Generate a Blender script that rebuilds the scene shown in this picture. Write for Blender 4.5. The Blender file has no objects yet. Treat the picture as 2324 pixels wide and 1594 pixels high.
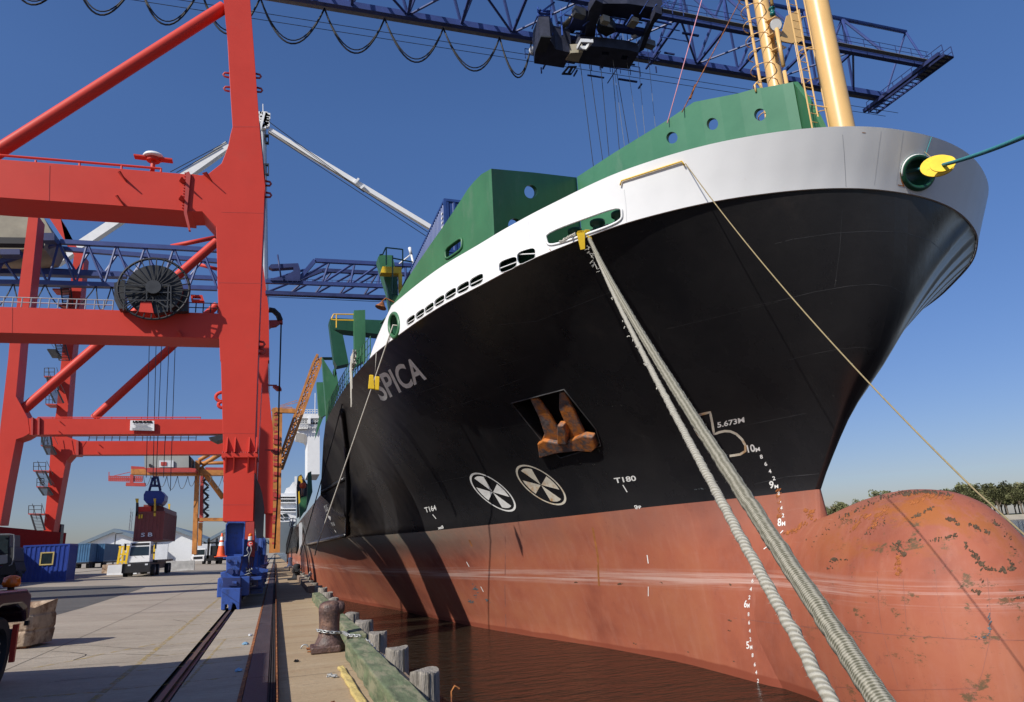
import bpy, bmesh, math, random
from mathutils import Vector, Matrix
from mathutils.geometry import tessellate_polygon
from mathutils.bvhtree import BVHTree
random.seed(7)
sc = bpy.context.scene
col = sc.collection
V = Vector
R = math.radians
# ------------------------------------------------------------------ camera
F, CX, CY, EYE = 1550., 1162., 797., 1.85
PITCH, YAW, ROLL = R(15.479), R(19.179), R(2.9)
fw = V((math.sin(YAW)*math.cos(PITCH), math.cos(YAW)*math.cos(PITCH), math.sin(PITCH)))
rt = V((math.cos(YAW), -math.sin(YAW), 0))
up = rt.cross(fw)
cr = rt*math.cos(ROLL) - up*math.sin(ROLL)
cu = up*math.cos(ROLL) + rt*math.sin(ROLL)
cam = bpy.data.cameras.new('camera'); cam.lens = F/2324*36; cam.sensor_width = 36
cam.clip_end = 6000; cam.clip_start = .05
co = bpy.data.objects.new('camera', cam); col.objects.link(co)
co.matrix_world = Matrix(((cr.x, cu.x, -fw.x, 0), (cr.y, cu.y, -fw.y, 0), (cr.z, cu.z, -fw.z, EYE), (0, 0, 0, 1)))
sc.camera = co
# ------------------------------------------------------------------ light
SUN_AZ, SUN_EL = R(31), R(37)
trav = V((math.cos(SUN_EL)*math.cos(SUN_AZ), math.cos(SUN_EL)*math.sin(SUN_AZ), -math.sin(SUN_EL)))
sun = bpy.data.lights.new('sun', 'SUN'); sun.energy = 4.9; sun.angle = R(.53); sun.color = (1, .95, .87)
so = bpy.data.objects.new('sun', sun); col.objects.link(so)
so.rotation_euler = trav.to_track_quat('-Z', 'Y').to_euler(); so.location = (-30, -20, 40)
w = bpy.data.worlds.new('World'); sc.world = w; w.use_nodes = True
nt = w.node_tree; bg = nt.nodes['Background']
sky = nt.nodes.new('ShaderNodeTexSky'); sky.sky_type = 'NISHITA'; sky.sun_disc = False
sky.sun_elevation = SUN_EL; sky.sun_rotation = math.atan2(-math.cos(SUN_AZ), -math.sin(SUN_AZ))
sky.air_density = 1.0; sky.dust_density = .5; sky.ozone_density = 3.0; sky.altitude = 0
hs = nt.nodes.new('ShaderNodeHueSaturation'); hs.inputs['Saturation'].default_value = 1.18; hs.inputs['Hue'].default_value = .510
nt.links.new(sky.outputs[0], hs.inputs['Color']); tcw = nt.nodes.new('ShaderNodeTexCoord'); spw = nt.nodes.new('ShaderNodeSeparateXYZ'); nt.links.new(tcw.outputs['Generated'], spw.inputs[0])
mrw = nt.nodes.new('ShaderNodeMapRange'); nt.links.new(spw.outputs[2], mrw.inputs[0]); mrw.inputs[1].default_value = 0; mrw.inputs[2].default_value = .55; mrw.inputs[3].default_value = 1; mrw.inputs[4].default_value = 0
mxw = nt.nodes.new('ShaderNodeMixRGB'); mxw.blend_type = 'MULTIPLY'; nt.links.new(mrw.outputs[0], mxw.inputs[0]); nt.links.new(hs.outputs[0], mxw.inputs[1]); mxw.inputs[2].default_value = (.46, .44, .56, 1)
nt.links.new(mxw.outputs[0], bg.inputs[0]); bg.inputs[1].default_value = .132
sc.view_settings.view_transform = 'Standard'; sc.view_settings.look = 'None'
sc.view_settings.exposure = 0; sc.view_settings.gamma = 1
# ------------------------------------------------------------------ placing helpers
E0 = V((0, 0, EYE))
def ray(px, py): return fw + cr*((px-CX)/F) - cu*((py-CY)/F)
def oy(px, py, Y): d = ray(px, py); return E0 + d*(Y/d.y)
def oz(px, py, z): d = ray(px, py); return E0 + d*((z-EYE)/d.z)
def ox(px, py, X): d = ray(px, py); return E0 + d*(X/d.x)
def og(px, py):
    d = ray(px, py); t = (EYE+.08)/(-d.z-.04*d.x); return E0 + d*t
def opl(px, py, A, B):   # on the vertical plane through plan points A, B
    n = V((B[1]-A[1], A[0]-B[0], 0)); d = ray(px, py)
    return E0 + d*(n.dot(V((A[0], A[1], 0))-E0)/n.dot(d))
def zg(x): return .04*max(0, min(60, -2-x))
OFF = {'A': (0, 0), 'B': (0, 400), 'C': (0, 880), 'D': (0, 1235), 'E': (600, 1235), 'F': (600, 880), 'G': (600, 400),
       'H': (600, 0), 'I': (1200, 0), 'J': (1800, 0), 'K': (1200, 400), 'L': (1800, 400), 'M': (1200, 880), 'N': (1800, 1000)}
def Z(k, x, y): o = OFF[k]; return ((o[0]+x/3.32)/1.0757, (o[1]+y/3.32)/1.0757)
def Zs(k, *pts): return [Z(k, *p) for p in pts]
# ------------------------------------------------------------------ materials
def mat(name, color, rough=.5, metal=0, var=.12, scale=3., bump=.0, bscale=30., dirt=None, dirt_amt=.0, dscale=1.5, spec=None, stretch=None, dth=.55):
    m = bpy.data.materials.new(name); m.use_nodes = True
    n = m.node_tree.nodes; l = m.node_tree.links; p = n['Principled BSDF']
    tc = n.new('ShaderNodeTexCoord'); src = tc.outputs['Object']
    if stretch:
        mp = n.new('ShaderNodeMapping'); mp.inputs['Scale'].default_value = stretch; l.new(src, mp.inputs[0]); src = mp.outputs[0]
    nz = n.new('ShaderNodeTexNoise'); nz.inputs['Scale'].default_value = scale; nz.inputs['Detail'].default_value = 6
    nz.inputs['Roughness'].default_value = .65
    l.new(src, nz.inputs['Vector'])
    r = n.new('ShaderNodeValToRGB'); l.new(nz.outputs[0], r.inputs[0])
    c = color
    r.color_ramp.elements[0].position = .3; r.color_ramp.elements[1].position = .7
    r.color_ramp.elements[0].color = (c[0]*(1-var), c[1]*(1-var), c[2]*(1-var), 1)
    r.color_ramp.elements[1].color = (min(1, c[0]*(1+var)), min(1, c[1]*(1+var)), min(1, c[2]*(1+var)), 1)
    out = r.outputs[0]
    if dirt:
        n2 = n.new('ShaderNodeTexNoise'); n2.inputs['Scale'].default_value = dscale; n2.inputs['Detail'].default_value = 9
        n2.inputs['Roughness'].default_value = .7; l.new(src, n2.inputs['Vector'])
        r2 = n.new('ShaderNodeValToRGB'); l.new(n2.outputs[0], r2.inputs[0])
        r2.color_ramp.elements[0].position = dth; r2.color_ramp.elements[0].color = (0, 0, 0, 1)
        r2.color_ramp.elements[1].position = min(1, dth+.12); r2.color_ramp.elements[1].color = (dirt_amt,)*3+(1,)
        mx = n.new('ShaderNodeMixRGB'); l.new(r2.outputs[0], mx.inputs[0]); l.new(out, mx.inputs[1])
        mx.inputs[2].default_value = (*dirt, 1); out = mx.outputs[0]
    l.new(out, p.inputs['Base Color'])
    rr = n.new('ShaderNodeMapRange'); rr.inputs[3].default_value = max(0, rough-.08); rr.inputs[4].default_value = min(1, rough+.08)
    l.new(nz.outputs[0], rr.inputs[0]); l.new(rr.outputs[0], p.inputs['Roughness'])
    p.inputs['Metallic'].default_value = metal
    if spec is not None: p.inputs['Specular IOR Level'].default_value = spec
    if bump:
        nb = n.new('ShaderNodeTexNoise'); nb.inputs['Scale'].default_value = bscale; nb.inputs['Detail'].default_value = 5
        l.new(src, nb.inputs['Vector'])
        b = n.new('ShaderNodeBump'); b.inputs['Strength'].default_value = bump; b.inputs['Distance'].default_value = .05
        l.new(nb.outputs[0], b.inputs['Height']); l.new(b.outputs[0], p.inputs['Normal'])
    return m
M = {}
def mk(k, *a, **kw): M[k] = mat(k, *a, **kw)
mk('crane_red', (.58, .048, .03), .5, spec=.25, var=.05, scale=.5, dirt=(.50, .06, .04), dirt_amt=.3, dscale=.7, bump=.08, bscale=1.2, dth=.58)
mk('red_dull', (.42, .05, .04), .55, var=.15, scale=1)
mk('boom_blue', (.035, .06, .20), .45, var=.2, scale=.6)
mk('crane_blue', (.035, .085, .32), .45, var=.15, scale=.9, dirt=(.035, .035, .05), dirt_amt=.7, dscale=2.2, dth=.52, bump=.1, bscale=6)
mk('trolley_dark', (.022, .025, .045), .55, var=.5, scale=1.5)
mk('navy', (.022, .034, .12), .5, var=.3, scale=1)
mk('dark', (.012, .012, .014), .6, var=.3, scale=3)
mk('steel_dark', (.04, .042, .045), .5, .3, var=.3, scale=2)
mk('grey_steel', (.22, .23, .24), .5, .3, var=.2)
mk('galv', (.42, .43, .42), .45, .5, var=.15, scale=4)
mk('white', (.80, .80, .78), .45, var=.04, scale=1)
mk('white_dull', (.62, .64, .66), .5, var=.1, scale=1)
mk('glass', (.02, .03, .035), .08, var=.2)
mk('green', (.042, .152, .066), .42, var=.18, scale=.8, dirt=(.13, .19, .13), dirt_amt=.35, dscale=1.2, stretch=(1, 1, .4), dth=.55)
mk('green_dark', (.012, .075, .038), .45, var=.2, scale=1)
mk('rail_yellow', (.78, .48, .04), .5, var=.1)
mk('buff', (.72, .45, .17), .38, var=.06, scale=1.2, dirt=(.36, .12, .04), dirt_amt=.5, dscale=1.2, dth=.66)
mk('yellow', (.80, .52, .02), .5, var=.1, dirt=(.3, .12, .02), dirt_amt=.5, dscale=6, dth=.6)
mk('orange_steel', (.50, .20, .045), .6, var=.3, scale=.8, dirt=(.16, .05, .02), dirt_amt=.7, dscale=.6)
mk('rust', (.22, .075, .028), .85, var=.45, scale=5, bump=.5, bscale=20, dirt=(.50, .19, .045), dirt_amt=.8, dscale=5, dth=.5)
mk('bollard_brown', (.095, .055, .045), .5, var=.55, scale=9, bump=.35, bscale=28, dirt=(.27, .15, .10), dirt_amt=.75, dscale=3.5, dth=.52)
mk('seam_grey', (.42, .43, .44), .6, var=.2)
mk('anchor_rust', (.11, .085, .08), .7, var=.6, scale=2.5, bump=.3, bscale=12, dirt=(.48, .15, .015), dirt_amt=.9, dscale=1.6, dth=.45)
mk('rust_scab', (.10, .062, .035), .95, var=.6, scale=9, bump=.8, bscale=30)
mk('scab_grey', (.10, .12, .13), .8, var=.5, scale=9)
mk('rust_orange', (.33, .105, .028), .9, var=.4, scale=6)
mk('rope_pale', (.52, .49, .42), .95, var=.18, scale=30)
mk('rope_grey', (.36, .34, .27), .95, var=.3, scale=40)
mk('rope_tan', (.30, .235, .12), .9, var=.2, scale=20)
mk('rope_teal', (.03, .20, .22), .8, var=.2, scale=20)
mk('black_rubber', (.018, .018, .02), .8, var=.3, scale=8, bump=.3)
mk('cone', (.85, .12, .03), .5)
mk('cont_deck', (.02, .055, .20), .45, var=.15)
mk('cont_blue', (.02, .05, .27), .42, var=.12, scale=1.2, dirt=(.02, .03, .12), dirt_amt=.4)
mk('cont_slate', (.05, .14, .26), .5, var=.2, scale=1)
mk('cont_maroon', (.23, .055, .045), .55, var=.15, scale=1.3, dirt=(.10, .03, .03), dirt_amt=.5)
mk('truck_maroon', (.035, .008, .018), .22, var=.2)
mk('amber', (.75, .14, .01), .25)
mk('timber_green', (.12, .15, .08), .9, var=.45, scale=3, bump=.22, bscale=22, stretch=(3, .6, 3), dirt=(.27, .25, .16), dirt_amt=.75, dscale=2.5, dth=.47)
mk('timber_grey', (.30, .27, .23), .95, var=.35, scale=7, bump=.8, bscale=22, stretch=(3, 3, .35), dirt=(.09, .08, .065), dirt_amt=.7, dscale=3)
mk('timber_brown', (.25, .18, .13), .95, var=.35, scale=5, bump=.6, bscale=20, stretch=(3, .3, 3))
mk('timber_yellow', (.55, .42, .15), .9, var=.2, scale=5, bump=.4, dirt=(.25, .2, .12), dirt_amt=.8, dscale=4)
mk('barrier', (.40, .30, .21), .95, var=.35, scale=3, bump=.6, bscale=9, dirt=(.13, .06, .03), dirt_amt=.85, dscale=2.0, dth=.47)
mk('barrier_grey', (.38, .38, .37), .95, var=.25, scale=2, bump=.3)
mk('mark_white', (.80, .79, .75), .6, var=.12, scale=3)
mk('mark_rusty', (.62, .57, .46), .7, var=.1, scale=3, dirt=(.45, .22, .05), dirt_amt=.9, dscale=1.3, dth=.5)
mk('seam_black', (.05, .05, .052), .5, var=.6, scale=2)
mk('seam_red', (.26, .10, .075), .7, var=.3)
mk('asphalt', (.105, .10, .092), .93, var=.22, scale=.5, bump=.4, bscale=60, stretch=(.5, 2, 1))
mk('plate_dark', (.055, .042, .045), .6, var=.3, scale=1.5, bump=.3, bscale=25, stretch=(2, .5, 1), dirt=(.25, .2, .18), dirt_amt=.5, dscale=4, dth=.66)
mk('rail_steel', (.13, .085, .06), .5, .4, var=.4, scale=4, stretch=(3, .3, 1))
mk('groove', (.03, .026, .024), .95, var=.4, scale=4)
mk('roof_grey', (.16, .21, .25), .6, var=.1)
mk('shed_white', (.74, .75, .75), .7, var=.05)
mk('machine_house', (.30, .31, .29), .6, var=.15, scale=.4, stretch=(1, 1, .15))
mk('ship_grey', (.14, .17, .19), .5, var=.1, scale=.2)
mk('underside_beige', (.30, .27, .20), .7, var=.25, scale=.5)
mk('foliage', (.14, .145, .06), .9, var=.45, scale=.25)
mk('foliage_b', (.17, .15, .07), .9, var=.45, scale=.3)
mk('bark', (.14, .11, .08), .9, var=.3)
mk('sand', (.36, .32, .25), .95, var=.2, scale=.05)
mk('grass', (.10, .13, .05), .95, var=.3, scale=.05)
mk('tarp_grey', (.16, .16, .15), .7, var=.2, scale=2)
mk('litter_blue', (.25, .45, .62), .6, var=.2)
mk('seabed', (.05, .04, .03), .95, var=.2)

def nodes_mat(name):
    m = bpy.data.materials.new(name); m.use_nodes = True
    n = m.node_tree.nodes; l = m.node_tree.links
    return m, n, l, n['Principled BSDF']
def N(n, t, **kw):
    x = n.new(t)
    for k, v in kw.items(): setattr(x, k, v)
    return x
def ramp(n, l, src, stops):
    r = n.new('ShaderNodeValToRGB'); l.new(src, r.inputs[0]); e = r.color_ramp.elements
    while len(e) < len(stops): e.new(.5)
    for i, (p, c) in enumerate(stops): e[i].position = p; e[i].color = (*c, 1) if len(c) == 3 else c
    return r.outputs[0]
def noise(n, l, src, scale, detail=6, stretch=None, rough=.6):
    if stretch:
        mp = n.new('ShaderNodeMapping'); mp.inputs['Scale'].default_value = stretch; l.new(src, mp.inputs[0]); src = mp.outputs[0]
    x = n.new('ShaderNodeTexNoise'); x.inputs['Scale'].default_value = scale; x.inputs['Detail'].default_value = detail
    x.inputs['Roughness'].default_value = rough; l.new(src, x.inputs['Vector']); return x.outputs[0]
def mathn(n, l, op, a, b=None, c=None):
    x = n.new('ShaderNodeMath'); x.operation = op
    for i, s in enumerate((a, b, c)):
        if s is None: continue
        if isinstance(s, (int, float)): x.inputs[i].default_value = s
        else: l.new(s, x.inputs[i])
    return x.outputs[0]
def mix(n, l, f, a, b):
    x = n.new('ShaderNodeMixRGB')
    for i, s in enumerate((f, a, b)):
        if isinstance(s, tuple): x.inputs[i].default_value = (*s, 1)
        elif isinstance(s, (int, float)): x.inputs[i].default_value = s
        else: l.new(s, x.inputs[i])
    return x.outputs[0]
BW = lambda a, b: [(a, (0, 0, 0)), (b, (1, 1, 1))]
def hull_material():
    m, n, l, p = nodes_mat('hull_paint')
    tc = N(n, 'ShaderNodeTexCoord').outputs['Object']
    sx = N(n, 'ShaderNodeSeparateXYZ'); l.new(tc, sx.inputs[0]); x, y, z = sx.outputs
    # boundary height drops slightly aft
    yy = N(n, 'ShaderNodeMapRange'); l.new(y, yy.inputs[0])
    for i, v in ((1, 15), (2, 35), (3, 2.80), (4, 2.50)): yy.inputs[i].default_value = v
    dz = mathn(n, l, 'SUBTRACT', z, yy.outputs[0])
    isblack = mathn(n, l, 'GREATER_THAN', dz, 0.)
    # red antifouling
    big = noise(n, l, tc, .22, 5)
    red = ramp(n, l, big, [(.3, (.215, .056, .034)), (.48, (.36, .105, .056)), (.62, (.40, .135, .068)), (.8, (.28, .07, .042))])
    fine = noise(n, l, tc, 3.5, 8, (1, 1, .5), .75)
    red = mix(n, l, mathn(n, l, 'MULTIPLY', ramp(n, l, fine, BW(.5, .75)), .35), red, (.38, .16, .12))
    # dusty grey band right under the black, fading downwards
    band = N(n, 'ShaderNodeMapRange'); l.new(dz, band.inputs[0])
    for i, v in ((1, -1.5), (2, -.2), (3, 0), (4, 1)): band.inputs[i].default_value = v
    bn = noise(n, l, tc, .5, 6, (1, 1, .6))
    red = mix(n, l, mathn(n, l, 'MULTIPLY', band.outputs[0], ramp(n, l, bn, [(.35, (.15,)*3), (.65, (.8,)*3)])), red, (.27, .115, .085))
    aft = N(n, 'ShaderNodeMapRange'); l.new(y, aft.inputs[0])
    for i, v in ((1, 27), (2, 36), (3, 0), (4, 1)): aft.inputs[i].default_value = v
    b2 = N(n, 'ShaderNodeMapRange'); l.new(mathn(n, l, 'ADD', dz, mathn(n, l, 'MULTIPLY', bn, .8)), b2.inputs[0])
    for i, v in ((1, -1.1), (2, .1), (3, 0), (4, .85)): b2.inputs[i].default_value = v
    red = mix(n, l, mathn(n, l, 'MULTIPLY', aft.outputs[0], b2.outputs[0]), red, (.19, .19, .15))
    # faint flaked patches and long vertical weathering
    fl = ramp(n, l, noise(n, l, tc, 2.2, 12, (1, 1, .8), .85), BW(.58, .62)); red = mix(n, l, mathn(n, l, 'MULTIPLY', fl, .35), red, (.20, .06, .045))
    vs_ = ramp(n, l, noise(n, l, tc, 1.5, 8, (1.4, 1.4, .12), .7), BW(.52, .75)); red = mix(n, l, mathn(n, l, 'MULTIPLY', vs_, .4), red, (.46, .20, .13))
    # pale scrape lines along the side
    sc1 = noise(n, l, tc, 1.0, 8, (.12, .12, 9), .7)
    zz = mathn(n, l, 'ADD', z, mathn(n, l, 'MULTIPLY', noise(n, l, tc, .15, 2), .3))
    hb = ramp(n, l, mathn(n, l, 'ABSOLUTE', mathn(n, l, 'SUBTRACT', zz, .52)), [(0, (1, 1, 1)), (.12, (.9, .9, .9)), (.34, (0, 0, 0))])
    scr = mathn(n, l, 'MULTIPLY', ramp(n, l, sc1, BW(.42, .60)), hb)
    red = mix(n, l, mathn(n, l, 'MULTIPLY', scr, .7), red, (.60, .42, .36))
    sc2 = ramp(n, l, noise(n, l, tc, 1.4, 10, (.25, .25, 6), .8), BW(.62, .7))
    red = mix(n, l, mathn(n, l, 'MULTIPLY', sc2, .3), red, (.55, .34, .28))
    # wet foot at the waterline
    wet = N(n, 'ShaderNodeMapRange'); l.new(mathn(n, l, 'ADD', z, mathn(n, l, 'MULTIPLY', noise(n, l, tc, .3, 3), .3)), wet.inputs[0])
    for i, v in ((1, -1.95), (2, -2.0), (3, 0), (4, .8)): wet.inputs[i].default_value = v
    red = mix(n, l, wet.outputs[0], red, (.22, .05, .025))
    # rust patches only on the forward bulb area
    rp = ramp(n, l, noise(n, l, tc, .8, 10, (1.2, .5, 1), .72), BW(.49, .58))
    fwd = N(n, 'ShaderNodeMapRange'); l.new(y, fwd.inputs[0])
    for i, v in ((1, 16), (2, 13.0), (3, 0), (4, 1)): fwd.inputs[i].default_value = v
    hi = N(n, 'ShaderNodeMapRange'); l.new(z, hi.inputs[0])
    for i, v in ((1, .3), (2, 1.9), (3, .0), (4, 1)): hi.inputs[i].default_value = v
    rf = mathn(n, l, 'MULTIPLY', mathn(n, l, 'MULTIPLY', rp, fwd.outputs[0]), hi.outputs[0])
    red = mix(n, l, mathn(n, l, 'MULTIPLY', rf, .8), red, (.33, .105, .02))
    rp2 = ramp(n, l, noise(n, l, tc, 1.6, 12, (.8, .8, 1.6), .8), BW(.57, .60))
    rf2 = mathn(n, l, 'MULTIPLY', rp2, fwd.outputs[0])
    red = mix(n, l, rf2, red, (.13, .075, .035))
    # black topsides
    bnz = noise(n, l, tc, .35, 7, (1, 1, .5), .65)
    blk = ramp(n, l, bnz, [(.3, (.013, .013, .015)), (.6, (.022, .021, .022)), (.85, (.055, .045, .04))])
    scu = ramp(n, l, noise(n, l, tc, 1.2, 10, (1, 1, .35), .8), BW(.66, .8))
    blk = mix(n, l, mathn(n, l, 'MULTIPLY', scu, .35), blk, (.06, .055, .055))
    l.new(mix(n, l, isblack, red, blk), p.inputs['Base Color'])
    rg = mathn(n, l, 'MULTIPLY_ADD', isblack, -.40, .66)
    l.new(mathn(n, l, 'MULTIPLY_ADD', bnz, .12, mathn(n, l, 'SUBTRACT', rg, .04)), p.inputs['Roughness'])
    p.inputs['Specular IOR Level'].default_value = .42
    # plate undulation between frames
    wv = N(n, 'ShaderNodeTexWave'); wv.wave_type = 'BANDS'; wv.bands_direction = 'Y'
    wv.inputs['Scale'].default_value = .42; wv.inputs['Distortion'].default_value = 1.6; wv.inputs['Detail'].default_value = 1
    wv.inputs['Detail Scale'].default_value = .4
    l.new(tc, wv.inputs['Vector'])
    stb = N(n, 'ShaderNodeMapRange'); l.new(x, stb.inputs[0])
    for i, v in ((1, 14.6), (2, 17), (3, .10), (4, 9.0)): stb.inputs[i].default_value = v
    h = mathn(n, l, 'ADD', mathn(n, l, 'MULTIPLY', wv.outputs['Fac'], stb.outputs[0]), mathn(n, l, 'MULTIPLY', noise(n, l, tc, .9, 4), .8))
    b = N(n, 'ShaderNodeBump'); b.inputs['Strength'].default_value = .5; b.inputs['Distance'].default_value = .04
    l.new(h, b.inputs['Height']); l.new(b.outputs[0], p.inputs['Normal'])
    return m
M['hull'] = hull_material()
def band_material():
    m, n, l, p = nodes_mat('white_bulwark')
    tc = N(n, 'ShaderNodeTexCoord').outputs['Object']
    a = ramp(n, l, noise(n, l, tc, .5, 6), [(.3, (.74, .74, .73)), (.7, (.82, .82, .81))])
    s = ramp(n, l, noise(n, l, tc, 1.4, 9, (1, 1, .15), .75), BW(.66, .8))
    a = mix(n, l, mathn(n, l, 'MULTIPLY', s, .4), a, (.55, .38, .22))
    l.new(a, p.inputs['Base Color']); p.inputs['Roughness'].default_value = .42
    wv = N(n, 'ShaderNodeTexWave'); wv.bands_direction = 'X'; wv.inputs['Scale'].default_value = .5; wv.inputs['Distortion'].default_value = 2
    l.new(tc, wv.inputs['Vector'])
    b = N(n, 'ShaderNodeBump'); b.inputs['Strength'].default_value = .15; b.inputs['Distance'].default_value = .02
    l.new(wv.outputs['Fac'], b.inputs['Height']); l.new(b.outputs[0], p.inputs['Normal'])
    return m
M['band'] = band_material()
def concrete(name, c1, c2, stain, sc_=1.):
    m, n, l, p = nodes_mat(name)
    tc = N(n, 'ShaderNodeTexCoord').outputs['Object']
    a = ramp(n, l, noise(n, l, tc, .35*sc_, 8, (.5, 1.6, 1), .7), [(.3, c1), (.7, c2)])
    f = ramp(n, l, noise(n, l, tc, 9*sc_, 6, (.6, 1.6, 1), .8), [(.35, (.82,)*3), (.6, (1.05,)*3)])
    x = N(n, 'ShaderNodeMixRGB'); x.blend_type = 'MULTIPLY'; x.inputs[0].default_value = 1; l.new(a, x.inputs[1]); l.new(f, x.inputs[2])
    s = ramp(n, l, noise(n, l, tc, .9*sc_, 9, (.35, 2.0, 1), .75), BW(.52, .66))
    a = mix(n, l, mathn(n, l, 'MULTIPLY', s, .5), x.outputs[0], stain)
    s2 = ramp(n, l, noise(n, l, tc, 2.6*sc_, 11, (.3, 3, 1), .85), BW(.60, .64))
    a = mix(n, l, mathn(n, l, 'MULTIPLY', s2, .7), a, tuple(v*.35 for v in stain))
    l.new(a, p.inputs['Base Color']); p.inputs['Roughness'].default_value = .92
    b = N(n, 'ShaderNodeBump'); b.inputs['Strength'].default_value = .5; b.inputs['Distance'].default_value = .02
    l.new(noise(n, l, tc, 14, 8), b.inputs['Height']); l.new(b.outputs[0], p.inputs['Normal'])
    return m
M['apron'] = concrete('apron_concrete', (.31, .26, .20), (.42, .36, .28), (.22, .18, .135))
M['walk'] = concrete('walk_concrete', (.34, .235, .13), (.43, .33, .21), (.20, .11, .055), 1.5)
def worn_paint():
    m, n, l, p = nodes_mat('worn_yellow_paint')
    tc = N(n, 'ShaderNodeTexCoord').outputs['Object']
    p.inputs['Base Color'].default_value = (.46, .33, .11, 1); p.inputs['Roughness'].default_value = .9
    a = ramp(n, l, noise(n, l, tc, 5, 9, (1, 1, 1), .75), BW(.44, .62))
    l.new(mathn(n, l, 'MULTIPLY', a, .9), p.inputs['Alpha']); return m
M['worn_yellow'] = worn_paint()
def water_material():
    m, n, l, p = nodes_mat('harbour_water')
    tc = N(n, 'ShaderNodeTexCoord').outputs['Object']
    p.inputs['Base Color'].default_value = (.022, .017, .011, 1); p.inputs['Roughness'].default_value = .09
    p.inputs['IOR'].default_value = 1.33
    h = mathn(n, l, 'ADD', noise(n, l, tc, 1.1, 4, (.8, 2.0, 1)), mathn(n, l, 'MULTIPLY', noise(n, l, tc, 4.5, 5, (.6, 1.6, 1)), .30))
    b = N(n, 'ShaderNodeBump'); b.inputs['Strength'].default_value = 1.; b.inputs['Distance'].default_value = .45
    l.new(h, b.inputs['Height']); l.new(b.outputs[0], p.inputs['Normal']); return m
M['water'] = water_material()
def braided(name, c1, c2, sc_):
    m, n, l, p = nodes_mat(name)
    uv = N(n, 'ShaderNodeUVMap').outputs[0]
    mp = N(n, 'ShaderNodeMapping'); mp.inputs['Scale'].default_value = (sc_, 8 if 'chafed' in name else 6, 1); l.new(uv, mp.inputs[0])
    sep = N(n, 'ShaderNodeSeparateXYZ'); l.new(mp.outputs[0], sep.inputs[0])
    s1 = mathn(n, l, 'SINE', mathn(n, l, 'MULTIPLY', mathn(n, l, 'ADD', sep.outputs[0], sep.outputs[1]), 6.2832))
    s2 = mathn(n, l, 'SINE', mathn(n, l, 'MULTIPLY', mathn(n, l, 'SUBTRACT', sep.outputs[0], sep.outputs[1]), 6.2832))
    h = mathn(n, l, 'MULTIPLY', s1, s2) if 'chafed' in name else s1
    tc = N(n, 'ShaderNodeTexCoord').outputs['Object']
    fz = noise(n, l, tc, 38, 6, None, .8)
    hh = mathn(n, l, 'ADD', mathn(n, l, 'MULTIPLY_ADD', h, .38, .35), mathn(n, l, 'MULTIPLY_ADD', fz, 1.1, -.4))
    a = ramp(n, l, hh, [(.25, c1), (.75, c2)])
    l.new(a, p.inputs['Base Color']); p.inputs['Roughness'].default_value = .95
    b = N(n, 'ShaderNodeBump'); b.inputs['Strength'].default_value = .5; b.inputs['Distance'].default_value = .012
    l.new(hh, b.inputs['Height']); l.new(b.outputs[0], p.inputs['Normal']); return m
M['braid_pale'] = braided('braid_pale', (.27, .25, .195), (.44, .42, .35), 11)
M['braid_chafed'] = braided('braid_chafed', (.10, .095, .06), (.37, .345, .27), 22)

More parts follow.
